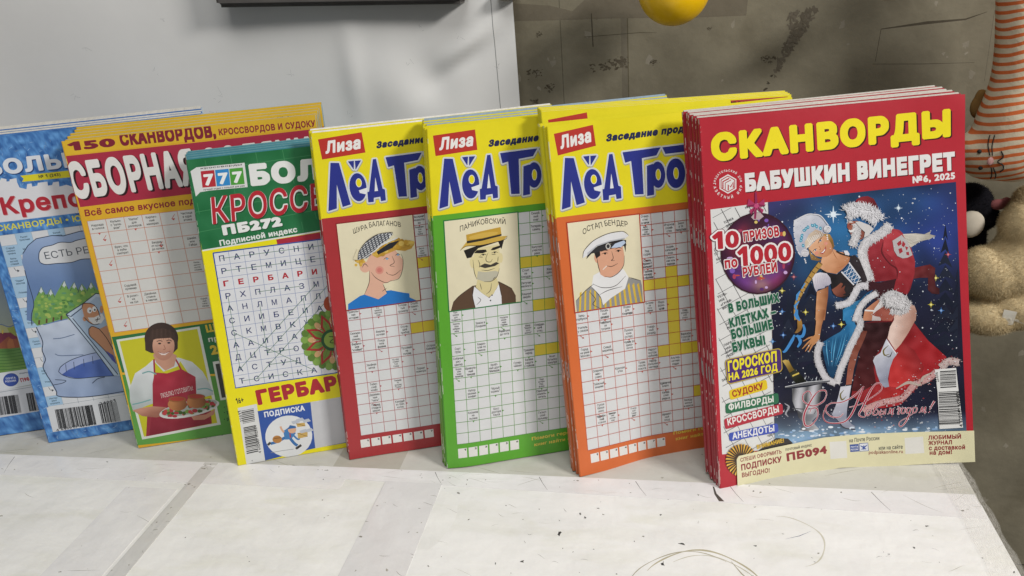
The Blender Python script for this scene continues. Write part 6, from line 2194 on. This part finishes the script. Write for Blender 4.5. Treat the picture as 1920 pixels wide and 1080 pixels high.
for r, c, t in ((0, 1, 'Рычит/тростник'), (0, 3, 'Белый/медведь'), (1, 0, 'Старый/школьн./гривна'), (1, 1, 'Минтай'), (2, 0, 'Весы/ветхий/старый'), (4, 0, '"Орден"/хвостов'), (5, 0, 'Лошадь'), (7, 0, 'Много/монов'), (8, 0, 'Осадка'), (10, 0, 'Пологая/низина'), (13, 0, 'Осенью/на паре'), (14, 0, 'Упадка'), (16, 0, 'Инстру-/мент/шорника')):
    P.rect(gx + c * cw, m0[1] - (r + 1) * rh, gx + (c + 1) * cw, m0[1] - r * rh, '#9fc0dc')
    P.center(t.split('/'), gx + (c + .5) * cw, m0[1] - (r + .5) * rh, 1.7, '#2f4258', narrow=.85)
for r in (3, 6, 9, 12, 15):
    x, y = gx + cw * .45, m0[1] - (r + .4) * rh
    P.line([(x - 1, y + 3), (x, y), (x + 2, y - .4)], .45, '#2c3440'); P.poly([(x + 1.2, y + .9), (x + 3, y - .5), (x + 1, y - 1.6)], '#2c3440')
OUT = '#2b3850'
# cartoon: lake, wood and a frozen bather
P.px(*U1)
sky_ = [(178, 878), (230, 835), (330, 815), (400, 818), (500, 790), (700, 762), (1100, 715), (1240, 1500), (700, 1500), (170, 1350), (172, 1080), (140, 985), (145, 930)]
P.poly(sky_, lambda p: np.array([[150., 172., 208.]]) + np.clip((p[:, 1] - 820) / 300, 0, 1)[:, None] * np.array([[-52., -46., -36.]]), 6)
P.line(sky_[12:] + sky_[:6], 5, OUT, smooth=False)
P.poly([(246, 960), (250, 920), (275, 890), (330, 876), (380, 858), (450, 858), (500, 842), (700, 800), (760, 860), (700, 940), (600, 965), (520, 965), (450, 985), (360, 992), (290, 998), (256, 985)], '#d3d6da')
P.line([(246, 960), (250, 920), (275, 890), (330, 876), (380, 858), (450, 858), (500, 842), (700, 800)], 5, OUT, smooth=True)
P.line([(246, 960), (256, 985), (290, 998), (360, 992), (450, 985), (520, 965), (600, 962)], 5, OUT, smooth=True)
P.text('ЕСТЬ РЕЙС?', (284, 966), (690, 908), 44, '#3c4450', bold=.0, jit=.05)
P.px(*U2)
P.poly([(210, 340), (300, 315), (430, 285), (700, 240), (900, 640), (690, 710), (500, 732), (330, 730), (290, 660), (245, 560), (240, 460), (205, 370)], shade('#b9c4d6', '#8fa2c4', (400, 320), (420, 720), 8), 5)
P.poly([(180, 300), (190, 200), (232, 110), (262, 165), (285, 122), (310, 165), (335, 120), (362, 75), (388, 130), (418, 84), (440, 130), (460, 95), (490, 130), (512, 84), (545, 130), (620, 120), (640, 230), (560, 250), (440, 280), (330, 300), (270, 318), (210, 332)], '#6f9c50')
for k in range(150):
    x, y = RNG.uniform(190, 600), RNG.uniform(120, 310)
    if y < 150 + abs(((x - 230) % 52) - 26) * 1.5 - 10 or y > 330 - (x - 190) * .16:
        continue
    P.ell(x, y, RNG.uniform(7, 16), RNG.uniform(5, 11), ['#5f9046', '#86ab52', '#4b7a3e', '#a0b55c', '#5a8f66'][k % 5], n=8)
for x, y in ((232, 112), (286, 124), (362, 78), (418, 86), (460, 98), (512, 86)):
    P.poly([(x, y), (x + 16, y + 34), (x + 6, y + 28), (x, y + 40), (x - 8, y + 28), (x - 18, y + 38)], '#c3d0d0')
    P.line([(x - 22, y + 50), (x, y), (x + 22, y + 48)], 3, OUT)
for x in (220, 262, 300, 345, 400):
    P.line([(x, 325 - (x - 220) * .2), (x + 2, 300 - (x - 220) * .2)], 9, '#5a4030')
P.line([(180, 330), (178, 270), (190, 200), (150, 60), (140, 20)], 4, OUT, smooth=True)
P.line([(205, 340), (240, 420), (238, 470), (256, 520), (244, 570), (290, 650), (318, 700), (330, 728), (440, 734), (560, 724), (700, 700)], 5, OUT, smooth=True)
P.poly([(330, 590), (345, 565), (400, 530), (470, 505), (560, 485), (700, 470), (700, 610), (560, 618), (430, 628), (360, 612)], shade('#3c56a0', '#5470b4', (380, 600), (640, 540), 12), 4)
P.poly([(330, 590), (345, 560), (400, 525), (470, 500), (560, 480), (700, 465), (700, 505), (560, 520), (460, 545), (385, 580), (350, 605)], '#9aa9d0')
for x in (370, 415, 470, 520, 580):
    P.line([(x, 548 - (x - 370) * .3), (x + 4, 590 - (x - 370) * .3)], 3, OUT)
P.line([(330, 590), (345, 560), (400, 525), (470, 500), (560, 480), (700, 465)], 4, OUT, smooth=True)
P.line([(330, 590), (360, 612), (430, 628), (560, 618), (700, 610)], 4, OUT, smooth=True)
P.poly([(372, 268), (470, 205), (540, 150), (640, 165), (860, 620), (640, 612)], '#b4c6d8')
P.poly([(400, 270), (480, 222), (540, 170), (600, 175), (820, 600), (650, 590)], '#9fb4cc')
for l in ([(372, 268), (520, 450), (640, 612)], [(410, 290), (540, 450), (665, 606)], [(372, 268), (470, 205), (540, 150), (640, 165)], [(372, 268), (400, 280), (470, 225)]):
    P.line(l, 5, OUT)
P.poly([(500, 350), (520, 335), (560, 350), (600, 330), (640, 360), (660, 470), (655, 545), (630, 520), (590, 470), (540, 420), (505, 385)], '#c08a68')
P.poly([(462, 230), (470, 208), (500, 205), (530, 215), (552, 245), (565, 285), (560, 320), (530, 325), (500, 310), (475, 285)], '#c08a68')
P.ell(478, 292, 12, 14, '#c08a68'); P.ell(572, 240, 10, 22, '#c08a68')
P.poly([(495, 285), (530, 285), (575, 262), (590, 290), (570, 318), (530, 325), (505, 305)], '#d8dadc')
P.ell(505, 245, 14, 17, '#dfe2e4', n=14); P.ell(532, 238, 13, 16, '#dfe2e4', n=14); P.ell(508, 248, 5, 6, '#2b3038', n=8); P.ell(534, 242, 5, 6, '#2b3038', n=8)
for l in ([(462, 230), (470, 208), (500, 205), (530, 215), (552, 245), (565, 285)], [(500, 350), (520, 335), (560, 350)], [(500, 350), (505, 385), (540, 420), (590, 470), (630, 520), (655, 545)], [(475, 285), (500, 310), (530, 325), (560, 320)], [(535, 300), (565, 292)], [(545, 310), (552, 285)], [(555, 345), (600, 400), (640, 470)]):
    P.line(l, 4, '#3a2a26', smooth=True)
P.poly([(596, 470), (640, 500), (655, 545), (630, 525)], '#4a4f9a')
P.line([(300, 665), (350, 655), (370, 640), (310, 635)], 4, OUT, smooth=True); P.line([(520, 655), (550, 630), (590, 620)], 4, OUT, smooth=True); P.line([(300, 405), (350, 400), (420, 380)], 4, '#5d6f90', smooth=True); P.line([(310, 490), (345, 500), (470, 495)], 4, '#5d6f90', smooth=True)
P.poly([(262, 792), (700, 728), (745, 850), (298, 930)], '#d0d3d8')
for (x, w_, n_, sd) in ((308, 212, 34, 4), (552, 106, 18, 5)):
    r = np.random.default_rng(sd)
    for i in range(n_):
        t = i / n_
        a = x + w_ * t
        b = 804 - (a - 308) * .13
        wd = r.choice([2, 2.5, 4, 5.5])
        P.poly([(a, b), (a + wd, b - 1), (a + wd + 24, b + 108), (a + 24, b + 109)], '#26282c')
P.text('24001', (562, 778), (655, 758), 16, '#3a3d42', bold=.02, seg=1)
P.text('4 640017 436502', (318, 926), (545, 886), 13, '#3a3d42', bold=.02, seg=1)
GB = 'icy blue framed crossword magazines'
make_magazine(P, 4.0, 'icy blue magazine with a frozen bather cartoon, standing left of the cookery magazine', GB, strips((1, '#3a6cb0')), back='#9db6c8', leaf='#d8d6cf', seed=12, material=MATT)
P = page_for(2, nu=14, nv=10, bow=P2.bow, base='#3a6fb4')
stack(Q[2], P, 4, .0052, 4.6, lambda i: f'{ORD[i]} icy blue magazine from the front, thick pale page edges showing at its top', GB, strips((1, '#3a6cb0')), 32, left=.0006, back='#b9c9d4', leaf='#dcd9d0', material=MATT, over=1.6, rise=.0010)

P = P1 = page_for(1, bow=bow_pts([(0, 0), (60, 1), (200, 2)], 200, 1.2), base='#2d64ae')
P.mm(); P.rect(0, 0, P.W, P.H, lambda p: icy(p, .3), 4.0)
P.px(*U2)
P.poly([(-300, -200), (20, -250), (200, 560), (215, 700), (-200, 760)], lambda p: np.array([[122., 140., 168.]]) + np.clip((p[:, 1] + 50) / 380, -1, 1)[:, None] * np.array([[26., 18., -20.]]), 8)
P.poly([(-200, 350), (-30, 320), (40, 335), (90, 320), (200, 350), (220, 600), (-200, 640)], '#a8a878')
P.line([(-60, 350), (0, 325), (50, 338), (100, 318)], 6, '#5c7090', smooth=True)
P.poly([(-200, 470), (0, 445), (120, 455), (210, 430), (220, 640), (-200, 700)], shade('#4f7a3c', '#6d9448', (40, 470), (60, 600), 12), 5)
P.poly([(40, 345), (80, 335), (140, 345), (160, 440), (90, 450)], '#8f9a4a')
P.poly([(-60, 400), (-10, 375), (50, 372), (96, 392), (112, 455), (60, 460), (-60, 462)], '#8a4a34')
P.poly([(-70, 410), (0, 372), (60, 370), (104, 402), (70, 408), (48, 392), (0, 432), (-70, 440)], '#6f2a40')
P.poly([(40, 430), (52, 405), (72, 408), (84, 455), (44, 460)], '#a0603c')
for i in range(7):
    P.line([(-60, 480 + i * 16), (40, 476 + i * 17), (160, 456 + i * 18)], 4, '#3f6a30', smooth=True)
P.ell(15, 366, 5, 12, '#c9b04a', n=10)
P.poly([(-100, 612), (160, 574), (176, 662), (16, 694), (-100, 706)], '#cfd4da')
P.ell(62, 636, 44, 37, '#27408e', rot=-.15); P.ell(62, 636, 40, 33, '#2f4a9a', rot=-.15)
P.text('ПОЧТА', (34, 636), (90, 629), 11, '#cfd4e4', bold=.04, seg=1); P.text('РОССИИ', (32, 652), (92, 645), 11, '#cfd4e4', bold=.04, seg=1)
P.text('индекс', (110, 605), (160, 597), 9, '#4a5568', bold=.02, seg=1)
P.text('П98', (118, 650), (168, 640), 22, '#a83a44', bold=.06)
P.poly([(-100, 712), (190, 664), (222, 812), (-100, 866)], '#c9ccd2')
P.line([(-60, 716), (180, 676)], 3, '#7c8794')
for (x, w_, n_, sd) in ((-110, 215, 36, 6), (146, 66, 12, 7)):
    r = np.random.default_rng(sd)
    for i in range(n_):
        a = x + w_ * i / n_
        b = 732 - a * .13
        wd = r.choice([2, 2.5, 4, 5.5])
        P.poly([(a, b), (a + wd, b - 1), (a + wd + 20, b + 100), (a + 20, b + 101)], '#2c2e33')
make_magazine(P, 4.0, 'leftmost icy blue magazine with a red roofed house on its cover', GB, strips((1, '#3a6cb0')), back='#9db6c8', leaf='#d8d6cf', seed=11, material=MATT)
P = page_for(1, nu=14, nv=10, bow=P1.bow, base='#3a6fb4')
stack(Q[1], P, 3, .0052, 4.6, lambda i: f'{ORD[i]} of the leftmost icy blue magazines behind the red roofed house cover, blue edge showing', GB, strips((1, '#3a6cb0')), 31, left=.0006, back='#4f83b8', leaf='#c4ccd2', material=MATT)

# ================================================================== TOYS AND BALL BEHIND, ON THE WALL
def blob(name, balls, voxel, material, parent=None, origin=(0, 0, 0), smooth=6):
    """one continuous skin round a set of (centre, radii) lumps"""
    bm = bmesh.new()
    for c, r in balls:
        g = bmesh.ops.create_icosphere(bm, subdivisions=3, radius=1)
        r = (r, r, r) if np.isscalar(r) else r
        for v in g['verts']:
            v.co = Vector((c[0] + v.co.x * r[0] - origin[0], c[1] + v.co.y * r[1] - origin[1], c[2] + v.co.z * r[2] - origin[2]))
    me = bpy.data.meshes.new(name)
    bm.to_mesh(me); bm.free()
    o = bpy.data.objects.new(name, me)
    COL.objects.link(o)
    md = o.modifiers.new('r', 'REMESH'); md.mode = 'VOXEL'; md.voxel_size = voxel; md.use_smooth_shade = True
    ms = o.modifiers.new('s', 'SMOOTH'); ms.factor = .6; ms.iterations = smooth
    dg = bpy.context.evaluated_depsgraph_get(); dg.update()
    out = bpy.data.meshes.new_from_object(o.evaluated_get(dg))
    bpy.data.objects.remove(o)
    out.name = name
    return link_mesh(name, out, material, parent)


def lumps(path, k=4):
    """(x,y,z,r) control points -> evenly spaced overlapping balls"""
    s = spline(np.array(path, float), k)
    return [((a[0], a[1], a[2]), a[3]) for a in s]


def tuft(o, n, length, width, col, seed=5, gravity=.2):
    """short pile grown on the mesh's own surface, added to the same mesh"""
    me = o.data
    rg = np.random.default_rng(seed)
    me.calc_loop_triangles()
    V = np.array([v.co[:] for v in me.vertices])
    F = np.array([t.vertices[:] for t in me.loop_triangles])
    Nn = np.array([t.normal[:] for t in me.loop_triangles])
    ar = np.array([t.area for t in me.loop_triangles])
    pick = rg.choice(len(F), n, p=ar / ar.sum())
    b = rg.dirichlet((1, 1, 1), n)
    P = (V[F[pick]] * b[..., None]).sum(1)
    N = Nn[pick]
    d = N + rg.normal(size=(n, 3)) * .55 + np.array([0, 0, -gravity])
    d /= np.linalg.norm(d, axis=1)[:, None]
    sd = np.cross(d, rg.normal(size=(n, 3)))
    sd /= np.linalg.norm(sd, axis=1)[:, None]
    L = length * rg.uniform(.5, 1.1, n)[:, None]
    base = P - N * length * .15
    T = np.stack([base - sd * width, base + sd * width, base + d * L], 1).reshape(-1, 3)
    bm = bmesh.new()
    bm.from_mesh(me)
    vs = [bm.verts.new(p) for p in T]
    for i in range(0, len(vs), 3):
        bm.faces.new(vs[i:i + 3])
    bm.to_mesh(me)
    bm.free()


# striped plush cat hanging on the wall
CLOTH = bpy.data.materials.new('striped_plush_cloth')
CLOTH.use_nodes = True
nt = CLOTH.node_tree
b_ = nt.nodes['Principled BSDF']
b_.inputs['Roughness'].default_value = .95
b_.inputs['Specular IOR Level'].default_value = .1
tc = nt.nodes.new('ShaderNodeTexCoord')
sp = nt.nodes.new('ShaderNodeSeparateXYZ')
nt.links.new(tc.outputs['Object'], sp.inputs[0])
n1 = nt.nodes.new('ShaderNodeTexNoise'); n1.inputs['Scale'].default_value = 28
nt.links.new(tc.outputs['Object'], n1.inputs['Vector'])
ma = nt.nodes.new('ShaderNodeMath'); ma.operation = 'MULTIPLY_ADD'     # z - .18 x
ma.inputs[1].default_value = -.24
nt.links.new(sp.outputs['X'], ma.inputs[0]); nt.links.new(sp.outputs['Z'], ma.inputs[2])
mb = nt.nodes.new('ShaderNodeMath'); mb.operation = 'MULTIPLY_ADD'
mb.inputs[1].default_value = .006
nt.links.new(n1.outputs['Fac'], mb.inputs[0]); nt.links.new(ma.outputs[0], mb.inputs[2])
mc = nt.nodes.new('ShaderNodeMath'); mc.operation = 'MULTIPLY'; mc.inputs[1].default_value = 1 / .0064
nt.links.new(mb.outputs[0], mc.inputs[0])
mf = nt.nodes.new('ShaderNodeMath'); mf.operation = 'FRACT'
nt.links.new(mc.outputs[0], mf.inputs[0])
cr = nt.nodes.new('ShaderNodeValToRGB')
cr.color_ramp.elements[0].position = .36; cr.color_ramp.elements[0].color = linc('#c8683a')
cr.color_ramp.elements[1].position = .44; cr.color_ramp.elements[1].color = linc('#cdbfa6')
e2 = cr.color_ramp.elements.new(.94); e2.color = linc('#cdbfa6')
e3 = cr.color_ramp.elements.new(1.0); e3.color = linc('#c8683a')
nt.links.new(mf.outputs[0], cr.inputs['Fac'])
nt.links.new(cr.outputs['Color'], b_.inputs['Base Color'])
n2 = nt.nodes.new('ShaderNodeTexNoise'); n2.inputs['Scale'].default_value = 45; n2.inputs['Detail'].default_value = 5
nt.links.new(tc.outputs['Object'], n2.inputs['Vector'])
bp = nt.nodes.new('ShaderNodeBump'); bp.inputs['Strength'].default_value = .5; bp.inputs['Distance'].default_value = .004
nt.links.new(n2.outputs['Fac'], bp.inputs['Height'])
nt.links.new(bp.outputs['Normal'], b_.inputs['Normal'])

CY = .695
cat = empty('plush_cat', (.27, CY, .21), 'orange striped plush cat toy with stitched face, hanging head down', 'plush toy')
path = [(.262, CY, .40, .020), (.2655, CY, .345, .0185), (.2715, CY, .300, .0190), (.2745, CY, .270, .0215), (.2745, CY, .240, .0275),
        (.2705, CY, .222, .0270), (.2600, CY, .2165, .0225), (.2510, CY, .2185, .0170)]
body = blob('body', lumps(path, 5) + [((.279, CY, .2135), (.024, .02, .0225)), ((.290, CY, .234), (.03, .022, .028)), ((.292, CY, .262), (.02, .018, .035)), ((.292, CY, .32), (.02, .018, .06))], .0022, CLOTH, cat, (.27, CY, .21), 10)
THREAD = mat('black_thread', '#17130f', .8)
NOSE = mat('pink_nose_cloth', '#b98a86', .9)


def on_body(x, z, lift=.0006):
    """point on the cat's skin towards the viewer, in the cat's own frame"""
    ok, loc, nor, idx = body.ray_cast(Vector((x - .27, -.2, z - .21)), Vector((0, 1, 0)))
    return (loc + nor * lift) if ok else Vector((x - .27, -.02, z - .21))


def stitch(name, pts, r, material, parent):
    P = [on_body(*p) for p in spline(np.array(pts, float), 6)]
    bm = bmesh.new()
    rings = []
    for i, p in enumerate(P):
        t = (P[min(i + 1, len(P) - 1)] - P[max(i - 1, 0)]).normalized()
        a = t.cross(Vector((0, 1, .1))).normalized()
        c = t.cross(a)
        rings.append([bm.verts.new(p + (a * math.cos(k) + c * math.sin(k)) * r) for k in np.arange(6) / 6 * 2 * math.pi])
    for q, s in zip(rings, rings[1:]):
        for i in range(6):
            bm.faces.new((q[i], q[(i + 1) % 6], s[(i + 1) % 6], s[i])).smooth = True
    bm.faces.new(rings[0][::-1]); bm.faces.new(rings[-1])
    me = bpy.data.meshes.new(name)
    bm.to_mesh(me); bm.free()
    return link_mesh(name, me, material, parent)


for x, z in ((.2470, .2218), (.2495, .2085)):
    e = bmesh.new()
    bmesh.ops.create_icosphere(e, subdivisions=2, radius=.0017)
    for v in e.verts:
        v.co += on_body(x, z, .0002)
    me = bpy.data.meshes.new('eye'); e.to_mesh(me); e.free()
    link_mesh('eye', me, THREAD, cat)
e = bmesh.new()
bmesh.ops.create_icosphere(e, subdivisions=2, radius=.0034)
for v in e.verts:
    v.co = Vector((v.co.x * .8, v.co.y * .3, v.co.z)) + on_body(.2545, .2150, .0002)
me = bpy.data.meshes.new('nose'); e.to_mesh(me); e.free()
link_mesh('nose', me, NOSE, cat)
stitch('mouth', [(.2600, .2235), (.2618, .2190), (.2590, .2150), (.2628, .2125), (.2640, .2085), (.2625, .2062)], .0005, THREAD, cat)
for pts in ([(.2535, .2195), (.2520, .2270), (.2527, .2350)], [(.2550, .2195), (.2543, .2270), (.2552, .2355)],
            [(.2558, .2100), (.2580, .2040), (.2593, .1990)], [(.2570, .2100), (.2605, .2040), (.2622, .1990)]):
    stitch('whisker', pts, .00042, THREAD, cat)
ear = blob('ear', [((.2545, CY + .022, .249), (.006, .004, .010)), ((.256, CY + .022, .256), (.005, .004, .008))], .0015, mat('brown_plush', '#8a6a3e', .95, .1), cat, (.27, CY, .21), 3)

# pale furry bear toy, only its side in view
FUR = mat('cream_plush_pile', '#cbb993', .95, .08, nscale=160, var=.12)
bear = empty('plush_bear', (.29, .70, .09), 'cream furry plush toy lying on its side with a small white tag', 'plush toy')
bb = blob('body', [((.3005, .70, .152), (.021, .02, .022)), ((.310, .71, .165), (.02, .02, .02)), ((.296, .70, .112), (.029, .026, .028)), ((.300, .70, .130), (.022, .02, .02)),
                   ((.2690, .695, .112), (.017, .018, .022)), ((.280, .695, .108), (.022, .022, .022)), ((.2790, .700, .082), (.016, .018, .018)),
                   ((.2790, .690, .072), (.027, .02, .016)), ((.300, .695, .080), (.026, .024, .021)), ((.325, .70, .10), (.03, .03, .04))], .0025, FUR, bear, (.29, .70, .09), 6)
tuft(bb, 110000, .0036, .00012, None, 5)
TAGM = mat('white_care_tag', '#d6d2c6', .6)
bm = bmesh.new()
for a, b2 in (((.2880, .0905), (.0062, .0042)),):
    q = [(-1, -1.2), (.7, -1.0), (1, .9), (-.8, 1.2)]
    front = [bm.verts.new((a[0] - .29 + x * .0055, -.0275 - .0010 * (x > 0), a[1] - .09 - .012 + z * .0062)) for x, z in q]
    back_ = [bm.verts.new((v.co.x, v.co.y + .0004, v.co.z)) for v in front]
    bm.faces.new(front); bm.faces.new(back_[::-1])
    for i in range(4):
        bm.faces.new((front[i], back_[i], back_[(i + 1) % 4], front[(i + 1) % 4]))
me = bpy.data.meshes.new('care_tag'); bm.to_mesh(me); bm.free()
link_mesh('care_tag', me, TAGM, bear)
bm = bmesh.new()
for dx in (0, .0026):
    q = [bm.verts.new((-.001 + dx, -.0286, -.0115)), bm.verts.new((.012 + dx * .3, -.0268, -.0165)), bm.verts.new((.0125, -.0268, -.0185)), bm.verts.new((-.0015 + dx, -.0286, -.0128))]
    bm.faces.new(q)
me = bpy.data.meshes.new('tag_loop'); bm.to_mesh(me); bm.free()
link_mesh('tag_loop', me, TAGM, bear)

# black and white plush behind
blk = empty('plush_kitten', (.257, .725, .145), 'black plush kitten with pink ear, half hidden behind the rightmost magazines', 'plush toy')
BLACK = mat('black_plush_pile', '#16151a', .95, .1)
kb = blob('body', [((.262, .725, .162), (.020, .016, .020)), ((.274, .725, .152), (.014, .014, .013)), ((.264, .728, .125), (.018, .014, .035)), ((.258, .73, .095), (.016, .012, .022))], .0022, BLACK, blk, (.257, .725, .145), 4)
tuft(kb, 9000, .003, .0002, None, 6)
km = blob('muzzle', [((.2600, .7085, .150), (.0115, .006, .0125))], .0016, mat('white_plush_pile', '#bfb6a6', .95, .1), blk, (.257, .725, .145), 2)
ke = blob('ear', [((.2825, .716, .165), (.0085, .003, .005)), ((.288, .716, .168), (.004, .003, .0035))], .0012, mat('pink_ear_cloth', '#8a4f50', .9), blk, (.257, .725, .145), 2)

# yellow ball and two things that just dip into the frame
yb = empty('yellow_ball', (.009, .70, .358), 'glossy yellow plastic ball hanging at the top of the picture', 'ball')
bm = bmesh.new()
bmesh.ops.create_uvsphere(bm, u_segments=48, v_segments=32, radius=.0290)
for f in bm.faces:
    f.smooth = True
me = bpy.data.meshes.new('shell'); bm.to_mesh(me); bm.free()
YEL = mat('yellow_plastic', '#ffca0a', .32, .5, nscale=6, var=.03)
link_mesh('shell', me, YEL, yb)
bm = bmesh.new()
bmesh.ops.create_uvsphere(bm, u_segments=20, v_segments=12, radius=1)
for v in bm.verts:
    v.co = Vector((v.co.x * .006 - .0285, v.co.y * .0035, v.co.z * .0038 + .0095))
for f in bm.faces:
    f.smooth = True
me = bpy.data.meshes.new('lug'); bm.to_mesh(me); bm.free()
link_mesh('lug', me, YEL, yb)


def cord(parent, z0, length):
    bm = bmesh.new()
    bmesh.ops.create_cone(bm, cap_ends=True, segments=8, radius1=.0006, radius2=.0006, depth=length)
    for v in bm.verts:
        v.co.z += z0 + length / 2
    me = bpy.data.meshes.new('cord'); bm.to_mesh(me); bm.free()
    link_mesh('cord', me, mat('hanging_cord', '#8f8a7d', .8), parent)


cord(yb, .0285, .30)
pk = blob('plush_paw', [((0, 0, 0), (.014, .012, .0085)), ((.010, 0, .006), (.012, .012, .010))], .002, mat('tan_plush_pile', '#b89478', .95, .1), None, (0, 0, 0), 3)
tuft(pk, 4000, .0035, .0002, None, 8)
cord(pk, .012, .30)
pk.location = (.173, .70, .3485)
tag(pk, 'tan plush paw dipping into the top of the picture above the wall stain', 'plush toy')
kn = blob('wall_hook', [((0, 0, 0), (.011, .009, .0055)), ((.002, .012, .001), (.005, .012, .004))], .0015, mat('grey_hook', '#8d887b', .5), None, (0, 0, 0), 3)
kn.location = (-.1345, .742, .3595)
tag(kn, 'small grey rounded hook end at the upper corner of the white paper', 'hook')

bpy.data.objects.remove(_font_ob)
